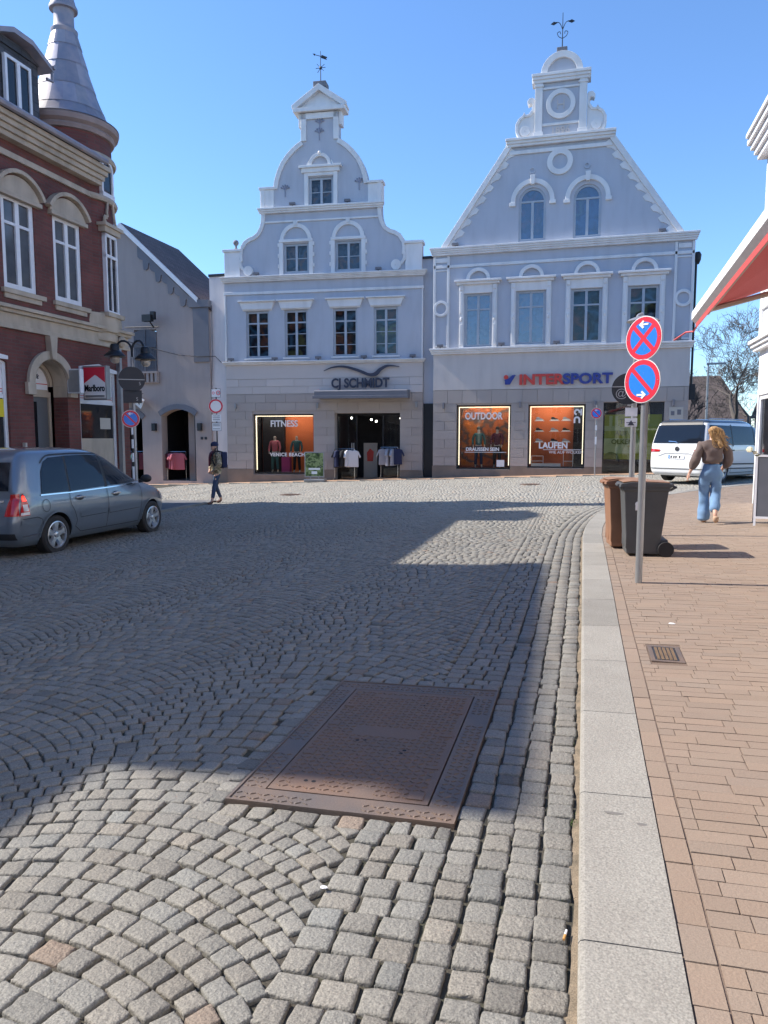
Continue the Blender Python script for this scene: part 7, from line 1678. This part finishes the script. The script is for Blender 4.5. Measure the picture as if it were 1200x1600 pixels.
chain([(.09, .01, .8), (.082, .03, .5), (.05, -.12, .33), (.035, -.21, .2)], [(.1, .115), (.083, .09), (.09, .09), (.098, .098)], V, E, Q, s0[2])
skin_mesh('jeans', V, E, Q, 'denim', bd_, 3, extra=lambda me: noise_push(me, .02, 8, 8))
for pts, nm in (([(-.08, .0, .05), (-.08, .1, .045), (-.08, .2, .035)], 'shoe'), ([(.03, -.285, .155), (.035, -.295, .09), (.045, -.27, .03)], 'shoe')):
    V, E, Q = [], [], []; chain(pts, [(.055, .055), (.056, .045), (.045, .034)], V, E, Q); skin_mesh(nm, V, E, Q, 'shoe_sole', bd_, 2)
V, E, Q = [], [], []
h0 = chain([(-.005, .01, 1.68), (-.005, -.015, 1.62), (.01, -.045, 1.55), (.03, -.07, 1.46)], [(.085, .085), (.092, .085), (.07, .055), (.05, .035)], V, E, Q)
for i in range(8):
    b = h0[1+(i % 3)]; p0 = Vector(V[b]); d_ = Vector((.03+.004*i, -.02-.01*(i % 3), -.015-.015*(i % 4))); chain([tuple(p0+d_*.7), tuple(p0+d_*1.3+Vector((0, 0, -.015))), tuple(p0+d_*1.8+Vector((.01, 0, -.03-.02*(i % 3))))], [.042, .034, .016], V, E, Q, b)
skin_mesh('hair', V, E, Q, 'hair_blonde', bd_, 2, extra=lambda me: noise_push(me, .014, 30, 5))
m = MB(); rs = random.Random(4)
for i in range(60):
    a = rs.uniform(-.6, PI+.6); p0 = Vector((-.005+.088*cos(a), -.02-.05*rs.random(), 1.62+.075*sin(a)*rs.uniform(.3, 1))); e_ = Vector((.05+.07*rs.random(), -.07+.03*rs.random(), -.12-.14*rs.random()))
    mid = p0+e_*.45+Vector((rs.gauss(0, .012), -.03, .03+rs.gauss(0, .012))); m.tube(sm([tuple(p0), tuple(mid), tuple(p0+e_), tuple(p0+e_*1.25+Vector((rs.uniform(.0, .06), 0, rs.uniform(-.02, .05))))], 3), [.0045]*9+[.0015], 4)
m.build('hair_strands', 'hair_blonde', bd_, smooth=1)
# person walking towards the camera's left in camouflage
zm = gz(-10.2, 18.9)-.0
pm = thing('person', 'person in beanie, camouflage jacket and jeans with a backpack crossing the road', 'person', (-10.02, 18.9, zm), R(136))
V, E, Q = [], [], []
k = .985
sp_ = chain([(0, 0, .92), (0, .01, 1.08), (0, .0, 1.24), (0, .0, 1.40), (0, .02, 1.46), (0, .03, 1.51)], [(.13, .1), (.12, .09), (.15, .1), (.1, .07), (.052, .05), (.05, .05)], V, E, Q)
hd = chain([(0, .05, 1.56), (0, .055, 1.62), (0, .045, 1.68)], [(.068, .08), (.075, .09), (.055, .065)], V, E, Q, sp_[-1]); chain([(0, .145, 1.575)], [.015], V, E, Q, hd[0])
for s_ in (-1, 1):
    ar = chain([(s_*.18, 0, 1.38), (s_*.27, -.02, 1.13), (s_*.19, .12, .98), (s_*.14, .15, .94)], [.05, .042, .034, .026], V, E, Q, sp_[3])
    fist(V, E, Q, ar[-1], (-s_*.6, .3, -.5), (0, .6, .3), (0, -1, 0), 1, .6)
l1 = chain([(-.085, 0, .86), (-.15, .12, .48), (-.24, .22, .09), (-.25, .3, .035), (-.26, .36, .03)], [.085, .055, .04, .036, .026], V, E, Q, sp_[0])
l2 = chain([(.085, 0, .86), (.12, -.02, .48), (.20, -.2, .10), (.2, -.14, .035), (.19, -.07, .03)], [.085, .055, .04, .036, .026], V, E, Q, sp_[0])
bd_ = skin_mesh('body', V, E, Q, 'skin', pm)
m = MB()
for s_ in (-1, 1): m.ball((s_*.03, .128, 1.612), .009, 6)
m.build('eyes', 'letter_black', bd_)
m = MB(); m.box(-.022, .022, .132, .138, 1.535, 1.541); m.build('mouth', 'maroon', bd_)
V, E, Q = [], [], []
s0 = chain([(0, 0, .80), (0, 0, .95), (0, .0, 1.15), (0, .0, 1.3), (0, .0, 1.41), (0, .02, 1.47)], [(.2, .155), (.19, .15), (.19, .15), (.19, .145), (.13, .1), (.075, .075)], V, E, Q)
for s_ in (-1, 1): chain([(s_*.19, 0, 1.38), (s_*.28, -.02, 1.15), (s_*.24, .09, 1.0), (s_*.18, .14, .96)], [.075, .075, .07, .05], V, E, Q, s0[4])
skin_mesh('jacket', V, E, Q, 'camo', bd_, 3, extra=lambda me: noise_push(me, .014, 9, 2))
V, E, Q = [], [], []
s0 = chain([(0, 0, .9), (0, 0, .86)], [(.14, .12), (.15, .12)], V, E, Q)
chain([(-.09, .02, .78), (-.145, .12, .48), (-.225, .2, .14)], [.09, .068, .052], V, E, Q, s0[1]); chain([(.09, .0, .78), (.125, -.02, .48), (.195, -.18, .15)], [.09, .068, .052], V, E, Q, s0[1])
skin_mesh('jeans', V, E, Q, 'denim_dark', bd_, 3, extra=lambda me: noise_push(me, .01, 12, 8))
for pts in ([(-.235, .2, .12), (-.24, .24, .05), (-.26, .36, .035)], [(.2, -.2, .12), (.2, -.15, .05), (.19, -.05, .035)]):
    V, E, Q = [], [], []; chain(pts, [(.05, .05), (.05, .045), (.04, .03)], V, E, Q); skin_mesh('boot', V, E, Q, 'shoe_brown', bd_, 2)
m = MB(); m.ball((0, .035, 1.665), .105, 16, sc=(.95, 1.08, .95)); 
m.v = [(x, y, max(z, 1.63)) for x, y, z in m.v]; m.build('beanie', 'navy', bd_, smooth=60)
V, E, Q = [], [], []; chain([(-.07, .02, 1.6), (-.085, .05, 1.5), (-.09, .1, 1.38)], [.028, .03, .02], V, E, Q); chain([(.07, .02, 1.6), (.085, .05, 1.5), (.09, .1, 1.38)], [.028, .03, .02], V, E, Q, 0); skin_mesh('hair', V, E, Q, 'hair_dark', bd_, 2)
V, E, Q = [], [], []; chain([(-.07, .06, 1.47), (0, .12, 1.45), (.05, .15, 1.38), (.06, .17, 1.2), (.05, .18, 1.06)], [.05, .05, .05, (.045, .025), (.04, .02)], V, E, Q); chain([(.07, .06, 1.47)], [.05], V, E, Q, 1); skin_mesh('scarf', V, E, Q, 'maroon', bd_, 2)
m = MB(); m.prism([(-.13, 1.02), (.13, 1.02), (.15, 1.3), (.12, 1.47), (-.14, 1.47), (-.15, 1.3)], -.29, -.13); o = m.build('backpack', 'navy', None, bevel=.03); o.parent = None
o.location = (0, 0, 0); o.parent = None; tag(o, 'dark backpack carried on the back of the person in camouflage', 'backpack'); o.location = pm.location; o.rotation_euler = pm.rotation_euler
m = MB()
for s_ in (-1, 1): m.tube([(s_*.11, -.16, 1.46), (s_*.115, 0, 1.5), (s_*.12, .12, 1.44), (s_*.13, .155, 1.25), (s_*.16, .08, 1.08), (s_*.17, -.16, 1.02)], .02, 6)
m.build('strap', 'black_cloth', o)
